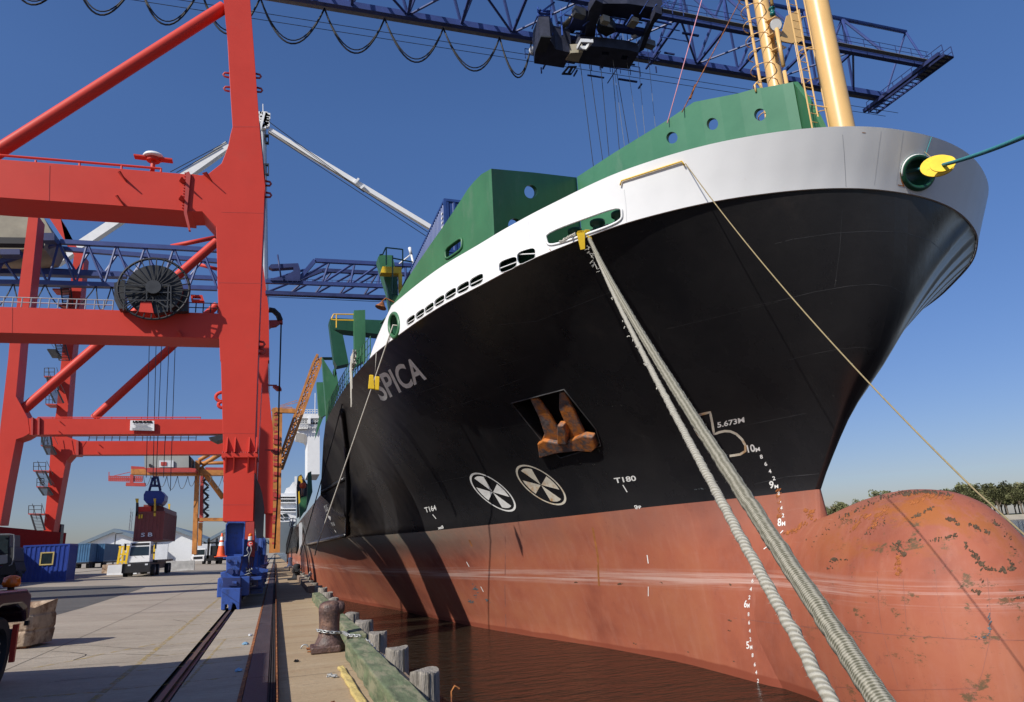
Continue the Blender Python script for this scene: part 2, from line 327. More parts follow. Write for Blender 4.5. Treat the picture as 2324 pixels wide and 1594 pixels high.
# ------------------------------------------------------------------ mesh builder
class MB:
    def __init__(s): s.v = []; s.f = []; s.uv = None
    def add(s, vs, fs):
        k = len(s.v); s.v += [V(p) for p in vs]; s.f += [tuple(i+k for i in f) for f in fs]; return s
    def hexa(s, a):   # 8 pts: bottom 4 ccw, top 4
        return s.add(a, [(0, 3, 2, 1), (4, 5, 6, 7), (0, 1, 5, 4), (1, 2, 6, 5), (2, 3, 7, 6), (3, 0, 4, 7)])
    def box(s, x0, x1, y0, y1, z0, z1):
        return s.hexa([(x0, y0, z0), (x1, y0, z0), (x1, y1, z0), (x0, y1, z0), (x0, y0, z1), (x1, y0, z1), (x1, y1, z1), (x0, y1, z1)])
    def obox(s, c, size, rz=0, Mx=None):
        m_ = Mx or (Matrix.Translation(c) @ Matrix.Rotation(rz, 4, 'Z')); a, b, d = size[0]/2, size[1]/2, size[2]/2
        return s.hexa([m_ @ V(p) for p in ((-a, -b, -d), (a, -b, -d), (a, b, -d), (-a, b, -d), (-a, -b, d), (a, -b, d), (a, b, d), (-a, b, d))])
    def bar(s, p, q, w, h=None, upv=(0, 0, 1)):
        p = V(p); q = V(q); h = h or w; d = q-p
        if d.length < 1e-6: return s
        d.normalize(); u = V(upv)
        if abs(d.dot(u)) > .97: u = V((0, 1, 0))
        a = d.cross(u).normalized(); b = a.cross(d)
        a *= w/2; b *= h/2
        return s.hexa([p-a-b, p+a-b, q+a-b, q-a-b, p-a+b, p+a+b, q+a+b, q-a+b])
    def tube(s, p, q, r, n=8, r2=None, cap=True):
        p = V(p); q = V(q); r2 = r if r2 is None else r2; d = (q-p)
        if d.length < 1e-6: return s
        d.normalize(); a = d.orthogonal().normalized(); b = d.cross(a); vs = []
        for k in range(n):
            t = 2*math.pi*k/n; o = a*math.cos(t)+b*math.sin(t); vs += [p+o*r, q+o*r2]
        fs = [(2*k, 2*((k+1) % n), 2*((k+1) % n)+1, 2*k+1) for k in range(n)]
        if cap: fs += [tuple(2*k for k in range(n))[::-1], tuple(2*k+1 for k in range(n))]
        return s.add(vs, fs)
    def path(s, pts, r, n=6, closed=False):
        pts = [V(p) for p in pts]; L = len(pts); k0 = len(s.v); prev = None
        rs = r if isinstance(r, list) else [r]*L
        for i, p in enumerate(pts):
            a = pts[(i-1) % L] if (closed or i > 0) else p; b = pts[(i+1) % L] if (closed or i < L-1) else p
            d = (b-a).normalized()
            u = d.orthogonal().normalized() if prev is None else (prev-d*prev.dot(d)).normalized()
            prev = u; v = d.cross(u)
            for k in range(n):
                t = 2*math.pi*k/n; s.v.append(p+(u*math.cos(t)+v*math.sin(t))*rs[i])
        for i in range(L if closed else L-1):
            j = (i+1) % L
            for k in range(n): s.f.append((k0+i*n+k, k0+i*n+(k+1) % n, k0+j*n+(k+1) % n, k0+j*n+k))
        if not closed:
            s.f.append(tuple(k0+k for k in range(n))[::-1]); s.f.append(tuple(k0+(L-1)*n+k for k in range(n)))
        return s
    def slab(s, outer, ext, holes=()):   # outer/holes: coplanar 3d loops, extruded by ext
        loops = [[V(p) for p in outer]]+[[V(p) for p in h] for h in holes]; ext = V(ext)
        flat = [p for lp in loops for p in lp]; nn = len(flat)
        tr = tessellate_polygon(loops); k = len(s.v)
        s.v += flat+[p+ext for p in flat]
        for t in tr: s.f.append(tuple(k+i for i in t)); s.f.append(tuple(k+nn+i for i in reversed(t)))
        o = 0
        for lp in loops:
            L = len(lp)
            for i in range(L): a = o+i; b = o+(i+1) % L; s.f.append((k+a, k+b, k+nn+b, k+nn+a))
            o += L
        return s
    def pslab(s, pts, Y, ext, holes=()):   # outline on the plane y = Y
        return s.slab([oy(*p, Y) for p in pts], ext, [[oy(*p, Y) for p in h] for h in holes])
    def lathe(s, prof, c, n=20, ax=(0, 0, 1), sx=1):
        c = V(c); d = V(ax).normalized(); a = d.orthogonal().normalized(); b = d.cross(a); k0 = len(s.v)
        for (r, h) in prof:
            for k in range(n): t = 2*math.pi*k/n; s.v.append(c+d*h+(a*math.cos(t)+b*math.sin(t)*sx)*r)
        for i in range(len(prof)-1):
            for k in range(n): s.f.append((k0+i*n+k, k0+i*n+(k+1) % n, k0+(i+1)*n+(k+1) % n, k0+(i+1)*n+k))
        s.f.append(tuple(k0+k for k in range(n))[::-1]); s.f.append(tuple(k0+(len(prof)-1)*n+k for k in range(n)))
        return s
    def ball(s, c, r, n=10, sz=1):
        return s.lathe([(r*math.sin(math.pi*i/n), -r*sz*math.cos(math.pi*i/n)) for i in range(1, n)], c, 12)
    def build(s, name, m, parent=None, smooth=False, fix=True):
        me = bpy.data.meshes.new(name); me.from_pydata([tuple(p) for p in s.v], [], s.f)
        me.materials.append(M[m] if isinstance(m, str) else m)
        if fix:
            bm = bmesh.new(); bm.from_mesh(me); bmesh.ops.recalc_face_normals(bm, faces=bm.faces); bm.to_mesh(me); bm.free()
        if smooth:
            me.shade_smooth() if hasattr(me, 'shade_smooth') else [setattr(p, 'use_smooth', True) for p in me.polygons]
        o = bpy.data.objects.new(name, me); col.objects.link(o)
        if parent:
            o.parent = parent; o.matrix_parent_inverse = WM(parent).inverted()
        return o
def WM(o):
    m = Matrix.LocRotScale(o.location, o.rotation_euler, o.scale)
    if o.parent: m = WM(o.parent) @ o.matrix_parent_inverse @ m
    return m
def auto_smooth(o, ang=35):
    me = o.data; bm = bmesh.new(); bm.from_mesh(me)
    for e in bm.edges: e.smooth = e.calc_face_angle(0) < R(ang) if len(e.link_faces) == 2 else False
    for f in bm.faces: f.smooth = True
    bm.to_mesh(me); bm.free()
def bevel(o, w_=.02, seg=2):
    md = o.modifiers.new('bevel', 'BEVEL'); md.width = w_; md.segments = seg; md.limit_method = 'ANGLE'; md.angle_limit = R(40)
def tag(o, label, cat, group=None, kind=None):
    o['label'] = label; o['category'] = cat
    if group: o['group'] = group
    if kind: o['kind'] = kind
    return o
def thing(name, label, cat, loc=(0, 0, 0), group=None):
    o = bpy.data.objects.new(name, None); col.objects.link(o); o.location = loc; o.empty_display_size = .3
    return tag(o, label, cat, group)
def struct(o): o['kind'] = 'structure'; return o
def copy_tree(o, parent=None):
    c = o.copy(); col.objects.link(c); c.parent = parent
    for ch in o.children: copy_tree(ch, c)
    return c
def text_mesh(body, size=1., extrude=0., spacing=1., bold=.022):
    cu_ = bpy.data.curves.new('t', 'FONT'); cu_.body = body; cu_.size = size; cu_.extrude = extrude; cu_.space_character = spacing
    cu_.resolution_u = 4; cu_.offset = bold
    ob = bpy.data.objects.new('t', cu_); col.objects.link(ob)
    dg = bpy.context.evaluated_depsgraph_get(); me = bpy.data.meshes.new_from_object(ob.evaluated_get(dg))
    vs = [v.co.copy() for v in me.vertices]; fs = [tuple(p.vertices) for p in me.polygons]
    bpy.data.objects.remove(ob); bpy.data.curves.remove(cu_); bpy.data.meshes.remove(me)
    x0 = min(v.x for v in vs); x1 = max(v.x for v in vs); y0 = min(v.y for v in vs); y1 = max(v.y for v in vs)
    return [((v.x-x0)/(x1-x0), (v.y-y0)/(y1-y0)) for v in vs], fs
def lerp(a, b, t): return a+(b-a)*t
def interp(x, tab):
    if x <= tab[0][0]: return tab[0][1]
    for (a, b), (c, d) in zip(tab, tab[1:]):
        if x <= c: return b+(d-b)*(x-a)/(c-a)
    return tab[-1][1]
def smooth_interp(x, tab):   # monotone-ish catmull-rom
    n = len(tab)
    if x <= tab[0][0]: return tab[0][1]
    if x >= tab[-1][0]: return tab[-1][1]
    for i in range(n-1):
        if x <= tab[i+1][0]: break
    x0, y0 = tab[i]; x1, y1 = tab[i+1]; s = (y1-y0)/(x1-x0)
    s0 = (tab[i][1]-tab[i-1][1])/(tab[i][0]-tab[i-1][0]) if i > 0 else s
    s1 = (tab[i+2][1]-tab[i+1][1])/(tab[i+2][0]-tab[i+1][0]) if i < n-2 else s
    m0 = 0 if s0*s <= 0 else 2*s0*s/(s0+s); m1 = 0 if s1*s <= 0 else 2*s1*s/(s1+s)
    if i == 0: m0 = s
    h = x1-x0; t = (x-x0)/h
    return (2*t**3-3*t**2+1)*y0+(t**3-2*t**2+t)*h*m0+(-2*t**3+3*t**2)*y1+(t**3-t**2)*h*m1
#PART2
# ------------------------------------------------------------------ setting: quay, water, far shore
XQ = 2.25      # quay edge
def sheet(name, rows, m, kind=True):
    mb = MB()
    k = len(rows[0]); mb.v = [V(p) for r_ in rows for p in r_]
    for i in range(len(rows)-1):
        for j in range(k-1): mb.f.append((i*k+j, i*k+j+1, (i+1)*k+j+1, (i+1)*k+j))
    o = mb.build(name, m)
    if kind: struct(o)
    return o
ys_ = [-420, -40, -10, 0, 10, 20, 30, 45, 70, 110, 180, 300, 600, 2500]
xs_ = [-2500, -62, -50, -35, -20, -10, -5, -2, -1.55]
sheet('ground', [[(x, y, zg(x)) for x in xs_] for y in ys_], 'apron')
sheet('quay_apron', [[(x, y, 0) for x in (-1.25, -.36)] for y in ys_[:-1]], 'apron')
sheet('quay_walkway', [[(.10, y, 0), (XQ-.35, y, 0)] for y in ys_[:-1]], 'walk')
mb = MB(); mb.box(-2500, XQ-.35, -40, 1200, -8, -.22); struct(mb.build('quay_wall', 'seabed'))
water = sheet('water', [[(x, y, -2.35) for x in (XQ-.4, 12, 40, 200, 3500)] for y in (-60, 0, 20, 60, 200, 900, 4000)], 'water')
mb = MB(); mb.box(-3000, 3500, -200, 4200, -16, -9); struct(mb.build('harbour_bed', 'seabed'))
# crane rail in its groove, cable channel with steel covers
mb = MB(); mb.box(-1.55, -1.25, -40, 1100, -.2, -.06); struct(mb.build('rail_groove', 'groove'))
rl = MB(); rl.box(-1.44, -1.37, -40, 400, -.06, .01); rl.box(-1.50, -1.31, -40, 400, -.06, -.045)
tag(rl.build('crane_rail', 'rail_steel'), 'sunken steel crane rail running along the quay towards the blue bogies', 'rail')
rl = MB(); rl.box(-20.95, -20.85, -40, 400, zg(-20.9)-.02, zg(-20.9)+.03)
tag(rl.build('crane_rail', 'rail_steel'), 'far crane rail on the landward side of the yard', 'rail')
mb = MB(); mb.box(-.36, .10, -40, 400, -.2, -.05); struct(mb.build('cable_channel_bed', 'groove'))
ch = thing('cable_channel', 'dark steel cover strip of the crane cable channel along the quay', 'cable channel', (-.1, 10, 0))
pl = MB()
y = 3.
while y < 130:
    L = 2.9+random.random()*.3; pl.box(-.335, -.03, y, y+L-.012, -.03, .012+random.random()*.006); y += L
pl.build('cover_plate', 'plate_dark', ch)
for i, xx in enumerate((-.025, .015, .05)):
    mb = MB(); mb.box(xx, xx+.022, 3, 130, -.04, .0); mb.build('slot_strip', 'black_rubber', ch)
mb = MB(); mb.box(.082, .10, 3, 130, -.05, .15); mb.box(.10, .125, 3, 130, .0, .012); mb.build('edge_angle', 'rust', ch)
mb = MB(); mb.box(-.36, -.343, 3, 130, -.05, .022); mb.box(-.40, -.36, 3, 130, .001, .008); mb.build('edge_angle', 'rust', ch)
# darker asphalt field, worn paint
def patch(name, pts, m, dz=.004):
    mb = MB(); P_ = [og(*p) for p in pts]; P_ = [V((p.x, p.y, zg(p.x)+dz)) for p in P_]
    mb.v = P_; mb.f = [t for t in tessellate_polygon([P_])]; return struct(mb.build(name, m))
jm = MB()
def jline(x0, y0, x1, y1, w_=.014):
    t = yline(x0, y0, x1, y1, w_); jm.add([V((p.x, p.y, p.z+.001)) for p in t.v], t.f)
JL = True
# strips cut at the slope break are not needed: all of these lie west of x = -2
A_ = [og(*p) for p in Zs('D', (1275, 635), (860, 760), (640, 835), (395, 905))]
asph = [(-7.1, A_[0].y), (-6.9, A_[2].y), (-6.85, A_[3].y), (-7.0, 20), (-7.2, -40), (-30, -40), (-30, 47), (-16, 50)]
mb = MB(); nx = 12
asph_rows = [(-400, -7.2), (-40, -7.2), (20, -7.0), (27, -6.85), (31, -6.8), (42, -7.1), (48, -7.3), (52, -9.5)]
struct(sheet('asphalt_field', [[(xq, y_, zg(xq)+.004) for xq in [-320]+[lerp(-61, xr, j/nx) for j in range(nx+1)]] for y_, xr in asph_rows], 'asphalt'))
def yline(x0, y0, x1, y1, wd=.09):
    d = V((x1-x0, y1-y0, 0)).normalized(); n_ = V((-d.y, d.x, 0))*wd/2; mb = MB(); k = 14; vs = []
    for i in range(k+1):
        c = V((lerp(x0, x1, i/k), lerp(y0, y1, i/k), 0))
        for s_ in (-1, 1): q = c+n_*s_; vs.append((q.x, q.y, zg(q.x)+.0045))
    mb.add(vs, [(2*i, 2*i+1, 2*i+3, 2*i+2) for i in range(k)]); return mb
mb = MB()
for a in ((-2.3, 2, -2.26, 60, .10), (-4.0, 15.2, -3.3, 16.4, .08), (-2.2, 16.0, -.5, 16.2, .07), (-2.2, 14.2, -.5, 14.3, .07), (-2.2, 17.8, -.5, 18.1, .07),
          (-2.2, 19.9, -.5, 20.2, .07), (-2.2, 22.3, -.5, 22.7, .07), (-3.4, 16.4, -2.3, 18.3, .07), (-1.22, 12, -1.0, 18, .05), (-2.2, 12.4, -.5, 12.5, .07), (-3.3, 12.2, -2.3, 12.3, .09)):
    t = yline(*a); mb.add(t.v, t.f)
struct(mb.build('painted_lines', 'worn_yellow'))
rj = random.Random(77)
for y in (6.2, 11.3, 16.6, 21.9, 27.3, 33, 39, 46, 54, 63): jline(-7, y+.1, -1.6, y)
for y in (7.5, 11.9, 16.1, 20.6, 25, 30, 36, 43): jline(.14, y, 1.23, y+.03, .012)
jline(-4.4, 4, -4.35, 60, .012)
for k in range(26):   # random shrinkage cracks and tyre scuffs
    x, y = rj.uniform(-6.5, -1.8), rj.uniform(8, 34); a = rj.uniform(-.5, .5)
    for j in range(rj.randrange(2, 6)):
        a += rj.uniform(-.5, .5); L = rj.uniform(.2, .6); x2, y2 = x+L*math.cos(a), y+L*math.sin(a)
        if x2 > -1.65: break
        jline(x, y, x2, y2, rj.uniform(.008, .02)); x, y = x2, y2
struct(jm.build('pavement_joints', 'groove'))
# far shore
fs = []
for x, y in ((330, 620), (420, 560), (560, 500), (760, 455), (1500, 350), (3000, 200)): fs.append((x, y))
rows = [[(x, y-4, -2.6) for x, y in fs], [(x, y, -1.2) for x, y in fs], [(x, y+9, 2.2) for x, y in fs], [(x+40, y+60, 3.4) for x, y in fs], [(x+400, y+1500, 3) for x, y in fs]]
sheet('far_shore', rows, 'sand')
rows = [[(x+.5, y+10, 2.3) for x, y in fs], [(x+40, y+60, 3.5) for x, y in fs], [(x+400, y+1500, 3.6) for x, y in fs]]
sheet('far_shore_grass', rows, 'grass')
def tree_meshes(seed):
    rnd = random.Random(seed); tr = MB(); cw = MB(); H = 17+rnd.random()*3
    tr.tube((0, 0, -1), (rnd.uniform(-.5, .5), 0, H*.45), .55, 7, .35)
    for k in range(6):
        a = rnd.random()*6.28; r_ = rnd.uniform(2.5, 5)
        tr.tube((0, 0, H*rnd.uniform(.2, .4)), (r_*math.cos(a), r_*math.sin(a), H*rnd.uniform(.55, .8)), .28, 5, .08)
    cl = [(rnd.uniform(-5, 5), rnd.uniform(-4, 4), H*rnd.uniform(.48, .9), rnd.uniform(2.0, 3.6)) for _ in range(16)]
    for cx_, cy_, cz_, r_ in cl:
        for _ in range(75):
            d = V((rnd.gauss(0, 1), rnd.gauss(0, 1), rnd.gauss(0, .8))).normalized()*r_*rnd.uniform(.55, 1.05)
            c = V((cx_, cy_, cz_))+d; s_ = rnd.uniform(.35, .75)
            u_ = V((rnd.gauss(0, 1), rnd.gauss(0, 1), rnd.gauss(0, 1))).normalized(); v_ = u_.orthogonal().normalized()
            cw.add([c-u_*s_, c+v_*s_, c+u_*s_, c-v_*s_], [(0, 1, 2, 3)])
    return tr, cw
protos = []
for i in range(3):
    t, c = tree_meshes(20+i)
    root = thing('tree', 'x', 'tree'); t.build('trunk', 'bark', root); c.build('crown', ('foliage', 'foliage_b', 'foliage')[i], root, fix=False)
    protos.append(root)
rnd = random.Random(4); npl = 0
LT = 'grey-green tree in the dense row on the far shore behind the red bulb'
def shore_at(px, back):   # shore point seen at pixel column px
    best = None
    for (a, b), (c, d) in zip(fs, fs[1:]):
        for k in range(41):
            x = lerp(a, c, k/40); y = lerp(b, d, k/40)+back
            p = V((x, y, 0))-E0; q = CX+F*p.dot(cr)/p.dot(fw)
            if best is None or abs(q-px) < best[0]: best = (abs(q-px), x, y)
    return best[1], best[2]
cols = [1836+i*8.5 for i in range(62)]
for i, pxc in enumerate(cols):
    bk = (14, 26, 40)[i % 3]+rnd.uniform(-3, 3)
    if i % 2 == 0 or True:
        x, y = shore_at(pxc, bk)
        src = protos[i % 3]; r_ = src if npl < 3 else copy_tree(src)
        npl += 1
        hgt = .62+.18*math.sin(i*.9)*.5+rnd.uniform(-.1, .1)
        hgt *= 1.28 if pxc < 2010 else 1.85
        r_.location = (x, y, 2.4); r_.rotation_euler = (0, 0, rnd.random()*6); s_ = hgt*1.15; r_.scale = (s_, s_, s_)
        tag(r_, LT if pxc > 2010 else 'low grey-green tree on the far shore seen between the black stem and the red bulb', 'tree', 'trees on the far shore')

# ------------------------------------------------------------------ the ship
XC = 14.15
KT = [(0, 0), (.015, .5), (.12, 1.3), (.4, 2.3), (.9, 3.4), (1.45, 4.3), (2.2, 5.2), (3.05, 6.0), (4.4, 6.9), (5.8, 7.7), (7.6, 8.45), (9.7, 9.3), (12.8, 10.15), (15.9, 10.8), (22.7, 11.5), (29.7, 11.75), (220, 11.75)]
PT = [(0, 0), (.05, .1), (1.7, .5), (3.5, 1.3), (5.5, 2.2), (8.5, 3.1), (12, 4.15), (20, 7.0), (24.5, 8.3), (29.5, 9.7), (38, 10.7), (49.5, 11.15), (220, 11.3)]
WT = [(0, .5), (2, 1.12), (5, 1.12), (10, 1.72), (15.5, 3.05), (21, 4.2), (29, 5.4), (34, 6.1), (42.5, 7.7), (60, 10), (75, 10.8), (100, 11.1), (220, 11.2)]
STEM = [(-3, 15.5), (2.17, 15.84), (2.8, 15.5), (3.74, 14.8), (4.78, 13.95), (5.4, 13.3), (6.06, 12.7), (7.5, 11.95), (9.7, 11.3)]
SMAX = 185.
def zk(y): return interp(y, [(11, 9.7), (27, 9.3), (41, 8.75), (42.6, 5.0), (250, 5.0)])
def zp(y): return interp(y, [(15, 2.80), (35, 2.50), (250, 2.50)])
NU = 110
def hull_rows():
    rows = []
    for k in range(17):   # above the paint line
        v = k/16; z0 = lerp(2.8, 9.7, v); ys0 = smooth_interp(z0, STEM); row = []
        for i in range(NU+1):
            s = SMAX*(i/NU)**3; y = ys0+s; hb = lerp(smooth_interp(s, PT), smooth_interp(s, KT), v**1.75)
            row.append((hb, y, lerp(zp(y), zk(y), v)))
        rows.append(row)
    low = []
    for k in range(1, 12):
        v = k/7; row = []
        for i in range(NU+1):
            s = SMAX*(i/NU)**3; y = 15.5+s
            hb = lerp(smooth_interp(s, PT), smooth_interp(s, WT), min(1, v)**.8)
            z = lerp(zp(y), -2.35, v)
            row.append((hb, y, z))
        low.append(row)
    return low[::-1]+rows
HR = hull_rows()
def hull_mesh():
    mb = MB(); n = NU+1; nr = len(HR)
    for row in HR: mb.v += [V((XC-h, y, z)) for h, y, z in row]
    for row in HR: mb.v += [V((XC+h*(1+.055*max(0, min(1, (z-2.8)/6.5))), y, z)) for h, y, z in row]
    o = nr*n
    for r_ in range(nr-1):
        for i in range(NU):
            a = r_*n+i; mb.f.append((a, a+n, a+n+1, a+1)); mb.f.append((o+a, o+a+1, o+a+n+1, o+a+n))
        a = r_*n; mb.f.append((a, o+a, o+a+n, a+n)) ; a = r_*n+NU; mb.f.append((a, a+n, o+a+n, o+a))
    for i in range(NU):
        a = i; mb.f.append((a, a+1, o+a+1, o+a)); a = (nr-1)*n+i; mb.f.append((a, o+a, o+a+1, a+1))
    return mb
ship = thing('container_ship', 'large black and red container ship with white bulwark moored bow towards the viewer', 'ship', (XC, 60, -2.35))
hull = hull_mesh().build('hull', 'hull', ship)
bm = bmesh.new(); bm.from_mesh(hull.data); bmesh.ops.remove_doubles(bm, verts=bm.verts, dist=.0008)
bmesh.ops.dissolve_degenerate(bm, edges=bm.edges, dist=.0005); bmesh.ops.recalc_face_normals(bm, faces=bm.faces); bm.to_mesh(hull.data); bm.free()
# bulb
BT = [(9.9, -1.1, .0), (9.94, -.5, .45), (10.05, .1, .8), (10.22, .75, 1.1), (10.5, 1.35, 1.38), (10.9, 1.92, 1.64), (11.35, 2.3, 1.83), (12, 2.5, 1.93), (12.7, 2.55, 1.92), (13.5, 2.47, 1.80), (14.2, 2.33, 1.64), (15, 2.13, 1.42), (15.9, 1.95, 1.22), (17.5, 1.6, 1.05), (20, 1.2, .9), (24, .6, .8)]
def bulb_mesh():
    mb = MB(); n = 48; ny = 60
    for i in range(ny+1):
        t = i/ny; y = 9.905+(24-9.905)*t**1.8
        zt = smooth_interp(y, [(a, b) for a, b, c in BT]); rx = max(.02, smooth_interp(y, [(a, c) for a, b, c in BT]))
        zc = -1.25; rz = max(.02, zt-zc)
        for k in range(n):
            a = 2*math.pi*k/n; c_, s_ = math.cos(a), math.sin(a)
            mb.v.append(V((XC+rx*math.copysign(abs(c_)**.92, c_), y, zc+rz*s_)))
    for i in range(ny):
        for k in range(n): mb.f.append((i*n+k, (i+1)*n+k, (i+1)*n+(k+1) % n, i*n+(k+1) % n))
    mb.f.append(tuple(range(n))); mb.f.append(tuple(ny*n+k for k in range(n))[::-1])
    return mb
bulb = bulb_mesh().build('bulbous_bow', 'hull', ship, smooth=True)
# bulwark band
def band_pts():
    L = []; n = 150; s1 = 16.0
    for i in range(n+1):
        s = s1*(i/n)**2.6; L.append((s, smooth_interp(s, KT)))
    pts = [V((XC-h, 11.3+s, 0)) for s, h in reversed(L)]+[V((XC+h*1.055, 11.3+s, 0)) for s, h in L[1:]]
    return pts
BP = band_pts()
def band_mesh():
    # resample evenly
    P_ = [BP[0]]; D_ = [0]
    for p in BP[1:]:
        if (p-P_[-1]).length > 1e-4: D_.append(D_[-1]+(p-P_[-1]).length); P_.append(p)
    n = 170; Q = []
    for i in range(n+1):
        t = D_[-1]*i/n; j = max(k for k in range(len(D_)) if D_[k] <= t+1e-9); j = min(j, len(D_)-2)
        Q.append(P_[j].lerp(P_[j+1], (t-D_[j])/(D_[j+1]-D_[j])))
    mb = MB(); nv = 5
    nor = []
    for i in range(n+1):
        d = (Q[min(n, i+1)]-Q[max(0, i-1)]).normalized(); nor.append(V((-d.y, d.x, 0))*-1)
    for side in (0, 1):
        for i, q in enumerate(Q):
            for k in range(nv+1):
                t = k/nv; endy = 27.2-2.5*t; qq = q.copy()
                if qq.y > endy:   # slanted after end
                    qq = q.lerp(q, 0); qq.y = endy; qq.x = XC-math.copysign(smooth_interp(endy-11.3, KT), XC-q.x)
                fl = .66*t*max(0, 1-max(0, qq.y-11.3)/(6 if qq.x < XC else 9))**1.3
                out = nor[i]*(.035+fl-(.045 if side else 0))
                z = lerp(zk(qq.y), interp(qq.y, [(11, 10.93), (18, 10.85), (25, 10.68)]), t)-(.04 if k == 0 else 0)
                mb.v.append(qq+out+V((0, 0, z)))
    w_ = nv+1; o = (n+1)*w_
    for i in range(n):
        for k in range(nv):
            a = i*w_+k; mb.f.append((a, a+w_, a+w_+1, a+1)); mb.f.append((o+a, o+a+1, o+a+w_+1, o+a+w_))
        a = i*w_; mb.f.append((a, o+a, o+a+w_, a+w_)); a = i*w_+nv; mb.f.append((a, a+w_, o+a+w_, o+a))
    for i in (0, n):
        for k in range(nv): a = i*w_+k; mb.f.append((a, a+1, o+a+1, o+a))
    return mb
band = band_mesh().build('bulwark', M['band'], ship)
bm = bmesh.new(); bm.from_mesh(band.data); bmesh.ops.remove_doubles(bm, verts=bm.verts, dist=.0005); bmesh.ops.recalc_face_normals(bm, faces=bm.faces); bm.to_mesh(band.data); bm.free()
def bvh(obs):
    vs = []; fs_ = []
    for o in obs:
        k = len(vs); vs += [v.co.copy() for v in o.data.vertices]; fs_ += [tuple(i+k for i in p.vertices) for p in o.data.polygons]
    return BVHTree.FromPolygons(vs, fs_)
# meshes are in world coordinates (matrix_parent_inverse undoes the parent), so rays can be cast directly
HB = bvh([hull, bulb]); BB = bvh([band])
def cast(T, px, py, off=0.):
    d = ray(px, py).normalized(); h = T.ray_cast(E0, d)
    k_ = 0
    while h[0] is None and T is BB and k_ < 14: k_ += 1; h = T.ray_cast(E0, ray(px, py+3*k_).normalized())
    if h[0] is None: return None
    n_ = h[1]
    if n_.dot(d) > 0: n_ = -n_
    return h[0]+n_*off, n_
def boolean_cut(ob, cutter):
    c = cutter.build('cut', 'dark')
    md = ob.modifiers.new('b', 'BOOLEAN'); md.operation = 'DIFFERENCE'; md.solver = 'EXACT'; md.object = c
    bpy.context.view_layer.update()
    dg = bpy.context.evaluated_depsgraph_get(); me = bpy.data.meshes.new_from_object(ob.evaluated_get(dg))
    ob.modifiers.clear(); ob.data = me; bpy.data.objects.remove(c)
def qmap(q, u, v):   # q = tl,tr,br,bl in pixels ; u,v in 0..1 (v up)
    tl, tr, br, bl = [V((*p, 0)) for p in q]
    return bl.lerp(br, u).lerp(tl.lerp(tr, u), v)
def super_loop(q, n=28, e=3.5):
    out = []
    for k in range(n):
        a = 2*math.pi*k/n; c_, s_ = math.cos(a), math.sin(a); r_ = (abs(c_)**e+abs(s_)**e)**(-1/e)
        out.append(qmap(q, .5+.5*r_*c_, .5+.5*r_*s_))
    return out
def hole_prism(mb, T, q, n=28, e=3.5, dep=.5, front=.25):
    pts = []; nn = V((0, 0, 0))
    for p in super_loop(q, n, e):
        h = cast(T, p.x, p.y)
        if h: pts.append(h[0]); nn += h[1]
    nn.normalize(); mb.slab([p+nn*front for p in pts], -nn*(dep+front)); return pts, nn
ports = [Zs('G', *q) for q in (((1310, 1262), (1368, 1222), (1366, 1275), (1310, 1310)), ((1382, 1215), (1444, 1172), (1442, 1228), (1384, 1262)),
    ((1456, 1168), (1520, 1122), (1518, 1178), (1458, 1212)), ((1535, 1108), (1606, 1062), (1604, 1122), (1537, 1158)),
    ((1622, 1052), (1700, 1004), (1698, 1066), (1624, 1106)), ((1720, 998), (1805, 950), (1802, 1018), (1722, 1054)),
    ((1822, 940), (1918, 890), (1914, 960), (1826, 1000)), ((2062, 800), (2188, 755), (2186, 835), (2068, 882)))]
ports.append(Zs('K', (215, 725), (345, 685), (343, 775), (225, 812)))
def grow(q, f_): c = (sum(p[0] for p in q)/4, sum(p[1] for p in q)/4); return [(c[0]+(p[0]-c[0])*f_, c[1]+(p[1]-c[1])*f_) for p in q]
ports = [grow(q, 1.2) for q in ports]
slot = Zs('K', (432, 562), (1055, 335), (1062, 470), (462, 680))
def ell(c, rx, ry): return [(c[0]-rx, c[1]-ry), (c[0]+rx, c[1]-ry), (c[0]+rx, c[1]+ry), (c[0]-rx, c[1]+ry)]
eyeR = ell(Z('J', 1462, 1400), 34, 36); eyeL = ell(Z('G', 1205, 1310), 11, 27)
loops = []
cut = MB()
for q in ports: loops.append(hole_prism(cut, BB, q))
lslot = hole_prism(cut, BB, slot, 40, 4.5)
lR = hole_prism(cut, BB, eyeR, 32, 2, .9, .6); lL = hole_prism(cut, BB, eyeL, 24, 2, .8)
boolean_cut(band, cut)
def rim(pts, nn, r_, m, name, off=.0, n=6):
    mb = MB(); mb.path([p+nn*off for p in pts], r_, n, True); return mb.build(name, m, ship, True)
rim(lslot[0], lslot[1], .035, 'white', 'slot_rim', .01)
for pts, nn in loops:
    rim(pts, nn, .009, 'white', 'port_rim', .004)
    k = len(pts); mb = MB(); mb.tube(pts[0]-nn*.06, pts[k//2]-nn*.06, .017, 6); mb.build('port_bar', 'white', ship)
def fairlead(pts, nn, m1, name):
    c = sum(pts, V((0, 0, 0)))/len(pts); mb = MB()
    o_ = rim(pts, nn, .075, m1, name, .0, 10)
    mb.path([c+(p-c)*.98-nn*.0 for p in pts], .01, 4, True)
    L = len(pts); m2 = MB()
    rings = [(1.0, .03), (.93, -.06), (.83, -.2), (.78, -.4), (.80, -.7)]
    for f_, d_ in rings:
        for p in pts: m2.v.append(c+(p-c)*f_+nn*d_)
    for i in range(len(rings)-1):
        for j in range(L): m2.f.append((i*L+j, i*L+(j+1) % L, (i+1)*L+(j+1) % L, (i+1)*L+j))
    m2.build('fairlead_throat', 'green_dark', ship, True)
fairlead(*lR, 'green_dark', 'fairlead_ring'); fairlead(*lL, 'green', 'fairlead_ring')
